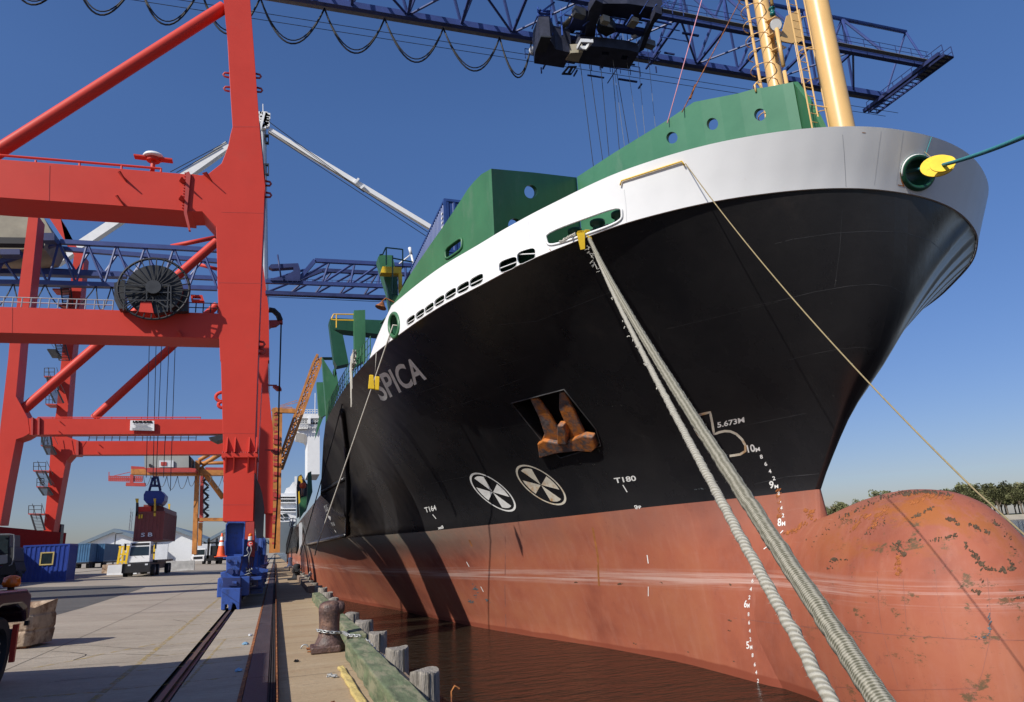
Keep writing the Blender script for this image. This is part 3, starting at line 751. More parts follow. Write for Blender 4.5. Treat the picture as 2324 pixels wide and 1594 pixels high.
mb = MB(); c_ = sum(lR[0], V((0, 0, 0)))/len(lR[0]); mb.path([c_+(p-c_)*1.12+lR[1]*.03 for p in lR[0]][2:18], .022, 6); mb.build('fairlead_trim', 'white', ship, True)
mb = MB(); prev = None; Lp = [p for p in BP if p.x < XC and 17.2 < p.y < 26.4]
for p in Lp:
    q = V((p.x+.75, p.y-.1, 0)); k = len(mb.v); mb.v += [V((q.x, q.y, zk(q.y)-.1)), V((q.x, q.y, zk(q.y)+1.25)), V((q.x+.1, q.y, zk(q.y)+1.25)), V((q.x+.1, q.y, zk(q.y)-.1))]
    if prev is not None:
        for j in range(4): mb.f.append((prev+j, prev+(j+1) % 4, k+(j+1) % 4, k+j))
    prev = k
mb.build('port_shade_backing', 'green_dark', ship)  # dark plate added behind the ports so the openings look shaded inside
mb = MB(); Lt = [p for p in BP if p.x < XC and 17.2 < p.y < 26.4]; prev = None
for p in Lt:
    k = len(mb.v); z = zk(p.y)+1.12; mb.v += [V((p.x+.06, p.y, z)), V((p.x+.85, p.y-.1, z)), V((p.x+.85, p.y-.1, z+.04)), V((p.x+.06, p.y, z+.04))]
    if prev is not None:
        for j in range(4): mb.f.append((prev+j, prev+(j+1) % 4, k+(j+1) % 4, k+j))
    prev = k
mb.build('side_deck', 'green_dark', ship)
# anchor pocket
pk = Zs('M', (165, 345), (590, 235), (850, 560), (890, 690), (560, 790), (400, 640))
cut = MB(); pp = []; nn = V((0, 0, 0))
for p in pk:
    h = cast(HB, *p); pp.append(h[0]); nn += h[1]
nn.normalize(); PN = nn
cc = sum(pp, V((0, 0, 0)))/6
flat = [p-nn*((p-cc).dot(nn)) for p in pp]
cut.slab([p+nn*1.2 for p in flat], -nn*2.3)
boolean_cut(hull, cut)
mb = MB(); mb.path([cast(HB, *lerpv)[0]+nn*.02 for lerpv in [tuple(V((*pk[i], 0)).lerp(V((*pk[(i+1) % 6], 0)), t/6)[:2]) for i in range(6) for t in range(6)]], .022, 5, True)
mb.build('anchor_pocket_rim', 'seam_black', ship, True)
for o_ in (hull, band): auto_smooth(o_, 32)
# rubbing bars and a vertical fender bar aft of the name
for v0, v1 in ((Z('F', 535, 1112), Z('F', 810, 955)), (Z('F', 500, 1490), Z('F', 815, 1415)), (Z('F', 785, 410), Z('F', 822, 700)), (Z('F', 822, 700), Z('F', 828, 1410)), (Z('F', 560, 640), Z('F', 760, 280))):
    pts = []
    for i in range(8):
        h = cast(HB, lerp(v0[0], v1[0], i/7), lerp(v0[1], v1[1], i/7), .05)
        if h: pts.append(h[0])
    mb = MB(); mb.path(pts, .14, 6); mb.build('rubbing_bar', 'hull', ship, True)
HB2 = bvh([hull, bulb])
mk('rust_mark', (.33, .12, .03), .8, var=.4, scale=2)
# --- marks on the hull
def hstrip(pts, wpx, m, name, off=.006, T=None, mb=None, sub=6):
    if mb is not None: m, name = mb
    own = True; mb = MB(); T = T or HB2
    P2 = [V((*p, 0)) for p in pts]; dense = []
    for a, b in zip(P2, P2[1:]):
        n = max(1, int((b-a).length/sub)); dense += [a.lerp(b, i/n) for i in range(n)]
    dense.append(P2[-1]); prev = None
    for i, p in enumerate(dense):
        d = (dense[min(len(dense)-1, i+1)]-dense[max(0, i-1)]).normalized(); s_ = V((-d.y, d.x, 0))*wpx/2
        a = cast(T, p.x+s_.x, p.y+s_.y, off); b = cast(T, p.x-s_.x, p.y-s_.y, off)
        if a is None or b is None: prev = None; continue
        k = len(mb.v); mb.v += [a[0], b[0]]
        if prev is not None and (mb.v[prev]-a[0]).length < 3: mb.f.append((prev, prev+1, k+1, k))
        prev = k
    if own and mb.f: return mb.build(name, m, ship, fix=False)
def htext(body, p0, p1, upv, m, name='lettering', off=.008, mb=None, T=None):
    if mb is not None: m, name = mb
    own = True; mb = MB(); vs, fs_ = text_mesh(body); T = T or HB2; out = []
    p0 = V((*p0, 0)); p1 = V((*p1, 0)); u_ = V((*upv, 0))
    for a, b in vs:
        q = p0.lerp(p1, a)+u_*b; h = cast(T, q.x, q.y, off)
        if h is None: return
        out.append(h[0])
    mb.add(out, fs_)
    if own: return mb.build(name, m, ship, fix=False)
nm = htext('SPICA', Z('F', 1103, 338), Z('F', 1470, 152), (-26, -53), 'mark_white', 'ship_name')
mk_ = ('mark_white', 'draft_mark')
hg = lambda k, v: (v[0]/3.571, v[1]/3.571)
for t_, k, a, b, u_ in (('T164', 'F', (1460, 1236), (1550, 1214), (-4, -12)), ('TUG', 'F', (645, 1236), (672, 1216), (-3.4, -15)), ('T110', 'F', (700, 1345), (725, 1340), (-3, -8)),
        ('T180', 'M', (1003, 997), (1177, 975), (-3.5, -12)), ('5.673M', 'M', (1833, 547), (2052, 502), (-1.5, -12.5)), ('FP', 'M', (1178, 1207), (1217, 1202), (-1.5, -7)),
        ('xs8', 'F', (1562, 1372), (1606, 1362), (-2, -7)),
        ('10', 'N', (88, 350), (150, 340), (-4, -17)), ('M', 'N', (152, 345), (187, 335), (-2, -9)), ('8', 'N', (188, 400), (210, 396), (-2, -9)), ('6', 'N', (224, 458), (246, 455), (-2, -9)),
        ('4', 'N', (258, 518), (280, 514), (-2, -9)), ('2', 'N', (290, 575), (312, 572), (-2, -9)), ('9', 'N', (264, 642), (300, 638), (-2, -17)), ('M', 'N', (304, 640), (334, 637), (-.5, -8)),
        ('8', 'N', (326, 698), (344, 696), (0, -9)), ('6', 'N', (338, 758), (356, 756), (0, -9)), ('4', 'N', (350, 816), (368, 814), (0, -9)), ('2', 'N', (362, 876), (382, 874), (0, -9)),
        ('8', 'N', (328, 948), (358, 945), (0, -18)), ('M', 'N', (362, 945), (390, 942), (0, -10)),
        ('8', 'N', (130, 1340), (146, 1338), (1, -9)), ('6', 'N', (114, 1405), (132, 1403), (1, -9)), ('4', 'N', (100, 1472), (118, 1470), (1, -9)), ('2', 'N', (90, 1540), (106, 1538), (1, -9))):
    htext(t_, Z(k, *a), Z(k, *b), u_, None, mb=mk_)
def PZ(x, y): return ((1750+x/3.0987)/1.0757, (1350+y/3.0987)/1.0757)
for t_, a, b, u_ in (('6', (206, 415), (228, 413), (1.2, -17)), ('M', (231, 417), (248, 415), (.5, -10)), ('8', (235, 480), (248, 479), (0, -9)), ('6', (239, 543), (252, 542), (0, -9)), ('4', (244, 605), (257, 604), (0, -9)), ('2', (249, 670), (262, 669), (0, -9)),
        ('5', (226, 728), (248, 725), (-1, -17)), ('M', (253, 732), (271, 729), (-.5, -9)), ('8', (265, 790), (279, 789), (0, -9)), ('6', (282, 860), (296, 859), (0, -9)), ('4', (292, 920), (307, 919), (0, -9)), ('2', (306, 983), (320, 982), (0, -9))):
    htext(t_, PZ(*a), PZ(*b), u_, None, mb=mk_)
for k, a, b, w_ in (('F', (1515, 1250), (1543, 1284), 1.6), ('M', (1065, 1010), (1100, 1068), 2.2), ('M', (1158, 1178), (1172, 1206), 1.4), ('M', (1158, 1180), (1178, 1176), 1.4), ('E', (1790, 455), (1811, 494), 1.5),
        ('E', (1905, 655), (1927, 698), 1.5), ('N', (215, 1132), (243, 1110), 2.2), ('N', (350, 1003), (372, 980), 2), ('N', (135, 1265), (147, 1245), 1.6), ('F', (720, 1375), (732, 1395), 1)):
    hstrip([Z(k, *a), Z(k, *b)], w_, None, '', mb=mk_)
hstrip([(1468.8, 1260), (1471.5, 1279)], 2, None, '', mb=mk_); hstrip([(1471.5, 1331.7), (1471.5, 1353.5)], 1.6, None, '', mb=mk_)
tri = MB(); a, b, c = [cast(HB2, *Z('F', *p), .01)[0] for p in ((652, 1246), (690, 1268), (688, 1300))]; tri.add([a, b, c], [(0, 1, 2)]); tri.build('draft_mark', 'mark_white', ship, fix=False)
def wheelmark(c, a, b, m):
    mb = MB(); n = 64
    def P_(u, v):
        q = V((*c, 0))+V((*a, 0))*u+V((*b, 0))*v; h = cast(HB2, q.x, q.y, .008); return h[0]
    for k in range(n):
        t0, t1 = 2*math.pi*k/n, 2*math.pi*(k+1)/n
        mb.add([P_(math.cos(t0), math.sin(t0)), P_(math.cos(t1), math.sin(t1)), P_(.92*math.cos(t1), .92*math.sin(t1)), P_(.92*math.cos(t0), .92*math.sin(t0))], [(0, 1, 2, 3)])
    for k in range(4):
        m0 = math.pi/2*k; half = R(24)
        for j in range(4):
            t0 = m0-half+2*half*j/4; t1 = m0-half+2*half*(j+1)/4
            mb.add([P_(.02*math.cos(m0), .02*math.sin(m0)), P_(.82*math.cos(t0), .82*math.sin(t0)), P_(.82*math.cos(t1), .82*math.sin(t1))], [(0, 1, 2)])
    return mb.build('thruster_mark', m, ship, fix=False)
s3 = 1/3.571
wheelmark(Z('F', 2003, 1068), (112*s3, -18*s3), (150*s3, 157*s3), 'mark_white')
wheelmark(Z('M', 402, 1010), (128*s3, -22*s3), (160*s3, 163*s3), 'mark_rusty')
hstrip(Zs('M', (1590, 462), (1690, 440), (1772, 420), (1790, 510), (1803, 600), (1845, 583), (1890, 573), (1935, 575), (1985, 597), (2030, 640), (2058, 690), (2058, 735), (2015, 762), (1930, 775)), 5.5, 'mark_rusty', 'bulb_symbol')
hstrip(Zs('M', (1612, 490), (1665, 590), (1735, 690), (1822, 800)), 4, 'mark_rusty', 'bulb_symbol')
sm = ('seam_black', 'weld_seam')
for k, pts, w_ in (('L', ((280, 655), (450, 612), (800, 562), (1080, 546), (1350, 556), (1560, 622), (1680, 722)), 1.1), ('L', ((0, 1180), (390, 1098), (620, 1040), (900, 992), (1100, 977), (1250, 996), (1345, 1050)), 1.1),
        ('L', ((410, 1592), (600, 1545), (820, 1502), (1000, 1488), (1120, 1502)), 1.0), ('K', ((0, 1310), (370, 1276), (650, 1165), (980, 1035)), .8), ('K', ((1420, 1340), (1900, 1225), (2324, 1120)), .8),
        ('F', ((970, 452), (1150, 350), (1500, 230), (1900, 90), (2324, -40)), .8), ('F', ((1200, 555), (1600, 400), (2100, 240)), .7), ('M', ((0, 560), (400, 500)), .8), ('N', ((60, 130), (560, 30)), .9), ('N', ((140, 605), (400, 545), (680, 520)), .9),
        ('F', ((990, 830), (1300, 1010), (1420, 1200)), .6), ('M', ((0, 240), (350, 110)), .7), ('L', ((850, 380), (830, 700), (790, 1000)), .7), ('F', ((1500, 1000), (2000, 900)), .6)):
    hstrip(Zs(k, *pts), w_, None, '', mb=sm, off=.004)
sm = ('seam_red', 'weld_seam')
for pts, w_ in (([(100, 490), (500, 540), (760, 570), (1000, 590), (1400, 625), (1900, 655), (2324, 662)], 1.1), ([(1215, 180), (1225, 400), (1245, 560), (1300, 760), (1370, 1000)], .9), ([(1410, 200), (1425, 420), (1440, 600)], .9),
        ([(2045, 190), (2070, 450), (2070, 650), (2050, 720), (2010, 900), (1930, 1131)], 1.0), ([(1650, 60), (1665, 300), (1740, 640)], .6), ([(900, 1015), (1370, 1040), (1985, 1025)], .8)):
    hstrip([PZ(*p) for p in pts], w_, None, '', mb=sm, off=.004)
hstrip([(1146, 1190), (1147, 1260), (1146, 1340), (1149, 1440)], 1.6, None, '', mb=sm, off=.004)
hstrip([(1252, 1505), (1400, 1528), (1500, 1540)], 1, None, '', mb=sm, off=.004) if False else None
mb = ('rust_mark', 'rust_streak'); hstrip([(1345, 1196), (1350, 1225), (1357, 1262), (1358, 1300), (1360, 1330)], 4, None, '', mb=mb, off=.005)
hstrip([Z('E', 1805, 262), Z('E', 1830, 320), Z('E', 1860, 380)], 3, None, '', mb=mb, off=.005)
def scabs(k, pts, n, spread, size, m, name='rust_patch', seed=1, asp=1.6, ang=0):
    rq = random.Random(seed); mb = MB(); P_ = [V((*(Z(k, *p) if isinstance(k, str) else k(*p)), 0)) for p in pts]
    for i in range(n):
        t = rq.random()*(len(P_)-1); j = min(int(t), len(P_)-2); c = P_[j].lerp(P_[j+1], t-j)+V((rq.gauss(0, spread), rq.gauss(0, spread*.6), 0))
        s_ = size*rq.uniform(.12, .8)*(1.9 if rq.random() < .1 else 1); m_ = 9; ring_ = []; a0 = ang+rq.uniform(-1.6, 1.6) if name == 'rust_patch' else ang+rq.uniform(-.3, .3); asp_ = asp*rq.uniform(.6, 1.1)
        for q in range(m_):
            a = 2*math.pi*q/m_; r_ = s_*rq.uniform(.5, 1.1); u, v_ = r_*math.cos(a)*asp_, r_*math.sin(a)*.7
            h = cast(HB2, c.x+u*math.cos(a0)-v_*math.sin(a0), c.y+u*math.sin(a0)+v_*math.cos(a0), .007)
            if h is None: break
            ring_.append(h[0])
        h = cast(HB2, c.x, c.y, .014)
        if len(ring_) < m_ or h is None: continue
        if max((a-h[0]).length for a in ring_) > 1.5: continue
        mb.add(ring_+[h[0]], [(q, (q+1) % m_, m_) for q in range(m_)])
    return mb.build(name, m, ship, fix=False)
SC = ((((1230, 1105), (1310, 1085), (1420, 1052), (1560, 1062), (1700, 1042), (1790, 1010)), 60, 3.5, 4), (((1300, 1075), (1320, 1150), (1360, 1180)), 40, 3.5, 5), (((1660, 885), (1740, 890), (1800, 945)), 26, 2.5, 5),
      (((1880, 925), (1950, 960), (2025, 1000)), 28, 2.5, 5), (((1850, 1080), (1900, 1160), (1960, 1225), (2000, 1290)), 45, 3, 5), (((2000, 1290), (2120, 1300), (2240, 1290), (2210, 1220)), 50, 3.5, 5), (((2060, 900), (2140, 950), (2200, 1050), (2260, 1180)), 40, 3, 3.5),
      (((850, 885), (1000, 795), (1200, 705), (1350, 678)), 60, 4, 3.5), (((1350, 690), (1480, 665), (1600, 665), (1745, 700)), 70, 4, 5), (((1390, 885), (1480, 850), (1590, 785)), 36, 2.5, 4), (((740, 1310), (790, 1215), (880, 1222)), 26, 3.5, 3.5),
      (((600, 1100), (700, 980), (860, 890), (980, 900)), 36, 7, 2.5), (((1050, 1000), (1150, 950), (1200, 880)), 26, 5, 2.8), (((1890, 1470), (1960, 1475), (2010, 1500)), 20, 2.5, 4), (((1960, 1360), (1985, 1400)), 12, 1.5, 3), (((2240, 1530), (2320, 1525)), 16, 2, 4))
for i, (pts, n_, sp_, sz_) in enumerate(SC): scabs('N', pts, n_, sp_, sz_, 'rust_scab', seed=i+1)
for i, (pts, n_) in enumerate(((((1100, 960), (1150, 860), (1220, 780)), 60), (((1300, 1180), (1310, 1340)), 40), (((1400, 760), (1600, 690), (1740, 720)), 60), (((330, 640), (340, 900)), 26), (((600, 880), (480, 970), (400, 1010)), 40), (((900, 1000), (1000, 900), (1050, 850)), 36), (((560, 800), (600, 870)), 22))):
    scabs('N', pts, n_, 4.5, 4.5, 'rust_orange', 'rust_bloom', 40+i, 1.8, -.9)
scabs(PZ, ((2045, 395), (2065, 520), (2060, 610), (2030, 640), (1945, 635)), 60, 1.3, 4, 'scab_grey', 'paint_loss', 60, 1.2)
for i, (k, pts, n_, sz_) in enumerate((('E', ((1830, 620), (1880, 700), (1840, 780), (1810, 770)), 26, 4), ('E', ((1940, 750), (1975, 790)), 8, 3), ('E', ((900, 140), (950, 190)), 14, 1.6), ('M', ((1640, 1045), (1740, 1040)), 16, 1.2))): scabs(k, pts, n_, 2, sz_, 'scab_grey', 'paint_loss', 70+i)
for i, (x, y) in enumerate(((1408, 1323), (1499, 1321), (1309, 1321), (1656, 1325), (1657, 1408), (1655, 1430), (1560, 1478), (1440, 1460), (1665, 1500))): scabs(lambda a, b: (a, b), ((x-3, y), (x+3, y+2)), 4, 1, 3, 'rust_scab', 'rust_spot', 90+i)
for pts, w_ in ((((852, 1092), (866, 1250), (880, 1515)), 1.0), (((1165, 1065), (1110, 1500)), .6), (((1345, 1075), (1290, 1500)), .6)): hstrip(Zs('J', *pts), w_, None, '', mb=('seam_grey', 'weld_seam'), off=.004, T=BB)
for k, pts, w_ in (('I', ((240, 1594), (262, 1500)), .6), ('K', ((1075, 210), (1090, 330), (1095, 470)), .6), ('K', ((300, 465), (312, 640)), .5)): hstrip(Zs(k, *pts), w_, None, '', mb=('seam_grey', 'weld_seam'), off=.004, T=BB)
for k, pts, w_ in (('J', ((1322, 1400), (1332, 1470), (1350, 1515)), 3.2), ('J', ((1300, 1500), (1345, 1510)), 2.2), ('J', ((1010, 1075), (1040, 1078)), 1.5), ('K', ((470, 690), (480, 705)), 1.5), ('G', ((1190, 1400), (1178, 1440)), 1.6), ('G', ((1240, 1385), (1235, 1410)), 1.2)): hstrip(Zs(k, *pts), w_, None, '', mb=('rust_mark', 'rust_streak'), off=.005, T=BB)
# --- anchor in its pocket
def AP(x, y, off): h = cast(HB, *Z('M', x, y), 0); return h[0]+PN*off
anc = bpy.data.objects.new('anchor', None); col.objects.link(anc); anc.parent = ship; anc.matrix_parent_inverse = WM(ship).inverted(); anc.location = AP(560, 650, 0)
def apoly(pts, off, th, m='anchor_rust', name='arm'):
    mb = MB(); P_ = [AP(x, y, off) for x, y in pts]; c0 = sum(P_, V((0, 0, 0)))/len(P_); P_ = [p-PN*((p-c0).dot(PN)) for p in P_]
    mb.slab(P_, -PN*th); o = mb.build(name, m, anc); bevel(o, .05, 2); return o
apoly([(300, 318), (370, 320), (470, 450), (545, 575), (560, 650), (400, 660), (425, 600), (385, 480)], -.02, .12)
apoly([(540, 272), (585, 268), (660, 400), (750, 590), (770, 640), (610, 650), (600, 540), (540, 400)], -.02, .12)
apoly([(385, 660), (430, 632), (560, 655), (600, 648), (750, 590), (832, 602), (862, 690), (820, 728), (700, 720), (540, 738), (400, 776)], .14, .26, name='crown')
apoly([(552, 500), (600, 500), (628, 570), (630, 660), (552, 655)], .20, .28, name='shank')
# --- breakwater walls
gp = lambda P_, A, B: [opl(*p, A, B) for p in P_]
def wall(A, B, top, holes, name, th=.14, zb=9.55, m='green'):
    T_ = gp(top, A, B); a = T_[0].copy(); b = T_[-1].copy(); a.z = zb; b.z = zb
    n_ = V((B[1]-A[1], A[0]-B[0], 0)).normalized()
    if n_.dot(T_[0]-E0) < 0: n_ = -n_
    hs = []
    for h in holes:
        if len(h) == 3: hs.append([opl(h[0]+h[2]*math.cos(2*math.pi*k/24), h[1]+h[2]*1.05*math.sin(2*math.pi*k/24), A, B) for k in range(24)])
        else: hs.append(gp([(p.x, p.y) for p in super_loop(h, 20, 5)], A, B))
    mb = MB(); mb.slab([a]+T_+[b], n_*th, hs); return mb.build(name, m, ship), hs, n_
A1, B1, B2, B3 = (3.95, 25.4), (6.3, 19.2), (10.5, 21.6), (14.15, 13.75)
WN1 = Zs('G', (1620, 690), (1755, 592), (1758, 690), (1624, 782))
w1, h1, n1 = wall(A1, B1, Zs('G', (1195, 1140), (1300, 950), (1400, 795), (1500, 650), (1620, 480), (1740, 300), (1800, 205), (1850, 145), (1910, 85), (1988, 42)), [WN1], 'breakwater_wall')
mb = MB(); mb.path([p-n1*.02 for p in h1[0]], .045, 6, True); mb.build('window_frame', 'green', ship, True)
def cz(k, x, y, r_): p = Z(k, x, y); return (p[0], p[1], r_)
wall(B1, B2, Zs('G', (1990, 40))+Zs('K', (350, 72), (690, 112)), [cz('K', 318, 226, 14.6), cz('K', 187, 497, 14.5)], 'breakwater_wall')
def green_plate():
    m, n, l, p = nodes_mat('green_plate'); tc = N(n, 'ShaderNodeTexCoord').outputs['Object']
    a = ramp(n, l, noise(n, l, tc, .8, 7), [(.3, (.035, .15, .075)), (.7, (.055, .19, .10))])
    st = ramp(n, l, noise(n, l, tc, 1.1, 9, (1, 1, .3), .7), BW(.58, .72)); a = mix(n, l, mathn(n, l, 'MULTIPLY', st, .35), a, (.16, .24, .17))
    l.new(a, p.inputs['Base Color']); p.inputs['Roughness'].default_value = .4
    wv = N(n, 'ShaderNodeTexWave'); wv.wave_profile = 'TRI'; wv.bands_direction = 'X'; wv.inputs['Scale'].default_value = .55; wv.inputs['Distortion'].default_value = 0
    l.new(tc, wv.inputs['Vector']); b = N(n, 'ShaderNodeBump'); b.inputs['Strength'].default_value = .35; b.inputs['Distance'].default_value = .03
    l.new(wv.outputs['Fac'], b.inputs['Height']); l.new(b.outputs[0], p.inputs['Normal']); return m
M['green_plate'] = green_plate()
w3, h3, n3 = wall(B2, B3, Zs('K', (692, 108))+Zs('I', (1000, 1235), (1400, 990), (1640, 828), (2000, 758), (2150, 715))+Zs('J', (210, 712), (452, 666)),
     [cz('K', 895, 215, 12), cz('I', 1462, 1117, 12.8), cz('I', 1790, 1005, 13), cz('J', 184, 930, 13.4)], 'breakwater_wall', m=M['green_plate'])
wall(B3, (17.8, 21.6), Zs('J', (452, 666), (545, 790), (640, 950), (706, 1090)), [], 'breakwater_wall')
mb = MB()
for x0, y0, x1, y1 in ((690, 1435, 1000, 1500),):
    pass
tp = [opl(*p, B2, B3) for p in Zs('K', (692, 108))+Zs('I', (1000, 1235), (1400, 990), (1640, 828), (2000, 758), (2150, 715))+Zs('J', (210, 712), (452, 666))]
# yellow handrail pipe on the bulwark top
def bt(px, py, off=.05): h = cast(BB, px, py+3, off); return h[0]
mb = MB(); a, b = Z('I', 1060, 1478), Z('I', 1545, 1320)
mb.path([bt(a[0]-3, a[1]+5)]+[bt(lerp(a[0], b[0], t/6), lerp(a[1], b[1], t/6)-3)+V((0, 0, .03)) for t in range(7)]+[bt(b[0]+6, b[1]+4)], .022, 8); mb.build('handrail', 'rail_yellow', ship, True)
# rollers and chafe gear inside the long slot
for x, y, r_ in ((610, 588, .27), (795, 520, .28), (975, 450, .30)):
    h = cast(BVHTree.FromPolygons([p for p in lslot[0]], [tuple(range(len(lslot[0])))]), *Z('K', x, y))
    c = (h[0] if h else oz(*Z('K', x, y), 9.9))-lslot[1]*.45
    c.z = 9.62+.05
    mb = MB(); mb.lathe([(.20, 0), (.20, .12), (.14, .18), (.14, .32), (r_*.75, .38), (r_*.75, .46), (.1, .5)], c, 18); mb.build('roller', 'green_dark', ship, True)
# --- masts
def axis_mast(b, t, X, name, wpx, parent, m='buff', zb=9.6, ztop=26):
    p = ox(*b, X); r_ = wpx/2*(p-E0).dot(fw)/F; mb = MB()
    mb.tube((p.x, p.y, zb), (p.x, p.y, ztop), r_, 28, r_*.95); o = mb.build(name, m, parent); auto_smooth(o); return p, r_
pm, rm = axis_mast(Z('J', 857, 1060), None, 14.3, 'foremast', 52, ship)
mb = MB(); p2 = oy(*Z('J', 312, 690), 16.4); r2_ = 35/2*(p2-E0).dot(fw)/F
mb.tube((p2.x, p2.y, 10), (p2.x, p2.y, 30), r2_, 24, r2_*.95); o = mb.build('foremast_brace', 'buff', ship); auto_smooth(o)
mb = MB(); p3 = oy(*Z('J', 392, 640), 15.4); r3_ = 8.5/2*(p3-E0).dot(fw)/F
mb.tube((p3.x, p3.y, 10), (p3.x, p3.y, 16.5), r3_, 12); mb.tube((p3.x, p3.y, 16.7), (p3.x, p3.y, 18.2), r3_*1.1, 12); mb.tube((p3.x, p3.y, 19.2), (p3.x, p3.y, 30), r3_*.9, 12); mb.build('vent_pipe', 'buff', ship, True)
# caged ladder beside the foremast: stringers traced at the mast's depth, real rungs and hoops
YL = pm.y
def LQ(x, y, dy=0): return oy(*Z('J', x, y), YL+dy)
la = MB()
for k, x0 in enumerate((-.80, -.52)):
    q = V((pm.x+x0, pm.y+.25, 0)); la.tube((q.x, q.y, 10.2), (q.x, q.y, 27), .022, 6)
z = 10.3
while z < 27:
    la.tube((pm.x-.80, pm.y+.25, z), (pm.x-.52, pm.y+.25, z), .012, 5)
    if int(z*10) % 3 == 0: la.bar((pm.x-.80, pm.y+.25, z), (pm.x-.52, pm.y+.25, z+.28), .014)
    z += .28
z = 11.2
while z < 27:
    la.tube((pm.x-.52, pm.y+.25, z), (pm.x-rm*.8, pm.y+.1, z-.12), .02, 5); z += 1.9
la.build('ladder', 'buff', ship)
cg = MB(); cc_ = oy(*Z('J', 610, 640), 16.8); cc_.z = 0
for k in range(3):
    a = math.pi*(.4+.4*k); q = cc_+V((.36*math.cos(a)-.02, .36*math.sin(a)*-1, 0)); cg.tube((q.x, q.y, 12.0), (q.x, q.y, 30), .016, 5)
z = 12.1
while z < 30:
    cg.path([cc_+V((.37*math.cos(t), -.37*math.sin(t), z)) for t in [math.pi*(.1+.1*i) for i in range(15)]], .02, 5); z += 1.35
cg.tube((cc_.x-.1, cc_.y-.42, 11.2), (cc_.x-.1, cc_.y-.42, 30), .05, 8)
cg.build('ladder_cage', 'buff', ship)
cg = MB(); c2 = V((p2.x-.75, p2.y-.1, 0)); cg.tube((c2.x, c2.y, 15.2), (c2.x, c2.y, 27), .05, 8); 
z = 13.6
while z < 27:
    cg.path([V((p2.x, p2.y, z))+V((-.45+.42*math.cos(t), -.40*math.sin(t), 0)) for t in [math.pi*(.2+.13*i) for i in range(11)]], .018, 5); z += .62
cg.build('ladder_cage', 'buff', ship)
for k, (x, y) in enumerate(((285, 165), (305, 280), (335, 400))):
    p = oy(*Z('J', x, y), 15.9); mb = MB(); mb.obox(p, (.5, .4, .03), .5, Matrix.Translation(p) @ Matrix.Rotation(.5, 4, 'Z') @ Matrix.Rotation(-.35, 4, 'Y')); mb.build('lamp_bracket', 'buff', ship)
p = oy(*Z('J', 312, 205), 15.5); mb = MB(); mb.lathe([(.05, -.22), (.16, -.12), (.21, .0), (.21, .03)], p, 20, (-.35, -.85, -.45)); o = mb.build('floodlight', 'grey_steel', ship, True)
mb = MB(); d_ = V((-.35, -.85, -.45)).normalized(); mb.lathe([(.19, 0), (.19, .01)], p+d_*.035, 20, d_); mb.build('lens', 'white', o)
for x, y in ((285, 105), (335, 335)):
    p = oy(*Z('J', x, y), 15.7); mb = MB(); mb.lathe([(.09, -.12), (.10, -.02), (.075, 0), (.075, .12), (.12, .14), (.12, .18)], p, 14); mb.build('navigation_lamp', mat('lamp_teal', (.01, .12, .11), .2), ship, True)
mb = MB(); a = oy(*Z('J', 430, 130), 15.5); b = oy(*Z('J', 520, 380), 15.5)
mb.slab([oy(*Z('J', *p), 15.6) for p in ((400, 130), (505, 75), (545, 330), (440, 350), (345, 330))], (0, .03, 0)); mb.build('lamp_board', 'buff', ship)
hk = MB(); p = opl(*Z('J', 180, 700), B2, B3); hk.path([p+V((-.08, .1, -.15)), p+V((-.08, .1, .1)), p+V((0, .1, .2)), p+V((.12, .1, .1)), p+V((.16, .1, -.2))], .03, 8); hk.build('vent_hook', 'buff', ship, True)
# --- green cargo-hold structures and crane post behind the forecastle
def dpoly(name, pts, Y, th, m, holes=()):
    mb = MB(); mb.pslab(pts, Y, (0, th, 0), holes); return mb.build(name, m, ship)
dpoly('cell_guide', Zs('G', (878, 1188), (968, 1185), (972, 1594), (885, 1640)), 46, .8, 'green')
dpoly('cross_beam', Zs('G', (680, 1262), (690, 1250), (1180, 1272), (1180, 1392), (760, 1345), (700, 1345)), 48, 1.2, 'green_dark')
dpoly('inclined_post', Zs('G', (675, 1275), (700, 1340), (788, 1390), (835, 1620), (740, 1640), (715, 1594)), 47, 1.0, 'green_dark')
mb = MB()
for a, b in (((695, 1255), (712, 1220)), ((712, 1220), (875, 1222)), ((735, 1222), (735, 1330)), ((690, 1262), (735, 1268)), ((735, 1268), (875, 1270))): mb.tube(oy(*Z('G', *a), 46.5), oy(*Z('G', *b), 46.5), .045, 6)
mb.build('railing', 'rail_yellow', ship)
def R4(x, y): return ((640+x/5.313)/1.0757, (700+y/5.313)/1.0757)
dpoly('cell_guide', [R4(778, 915), R4(932, 915), R4(1000, 1330), R4(900, 1640), R4(830, 1640)], 58, 1, 'green', [[R4(925, 1070), R4(952, 1060), R4(968, 1130), R4(940, 1180)]])
dpoly('cell_guide', [R4(708, 1240), R4(805, 1240), R4(850, 1640), R4(765, 1700), R4(735, 1640)], 66, 1, 'green')
dpoly('hatch_side', Zs('F', (575, 180), (635, 185), (680, 330), (560, 640), (600, 430)), 72, 1, 'green')
dpoly('post', Zs('G', (1120, 1270), (1150, 1245), (1330, 1330), (1300, 1594), (990, 1594)), 50, 1, 'green_dark') if False else None
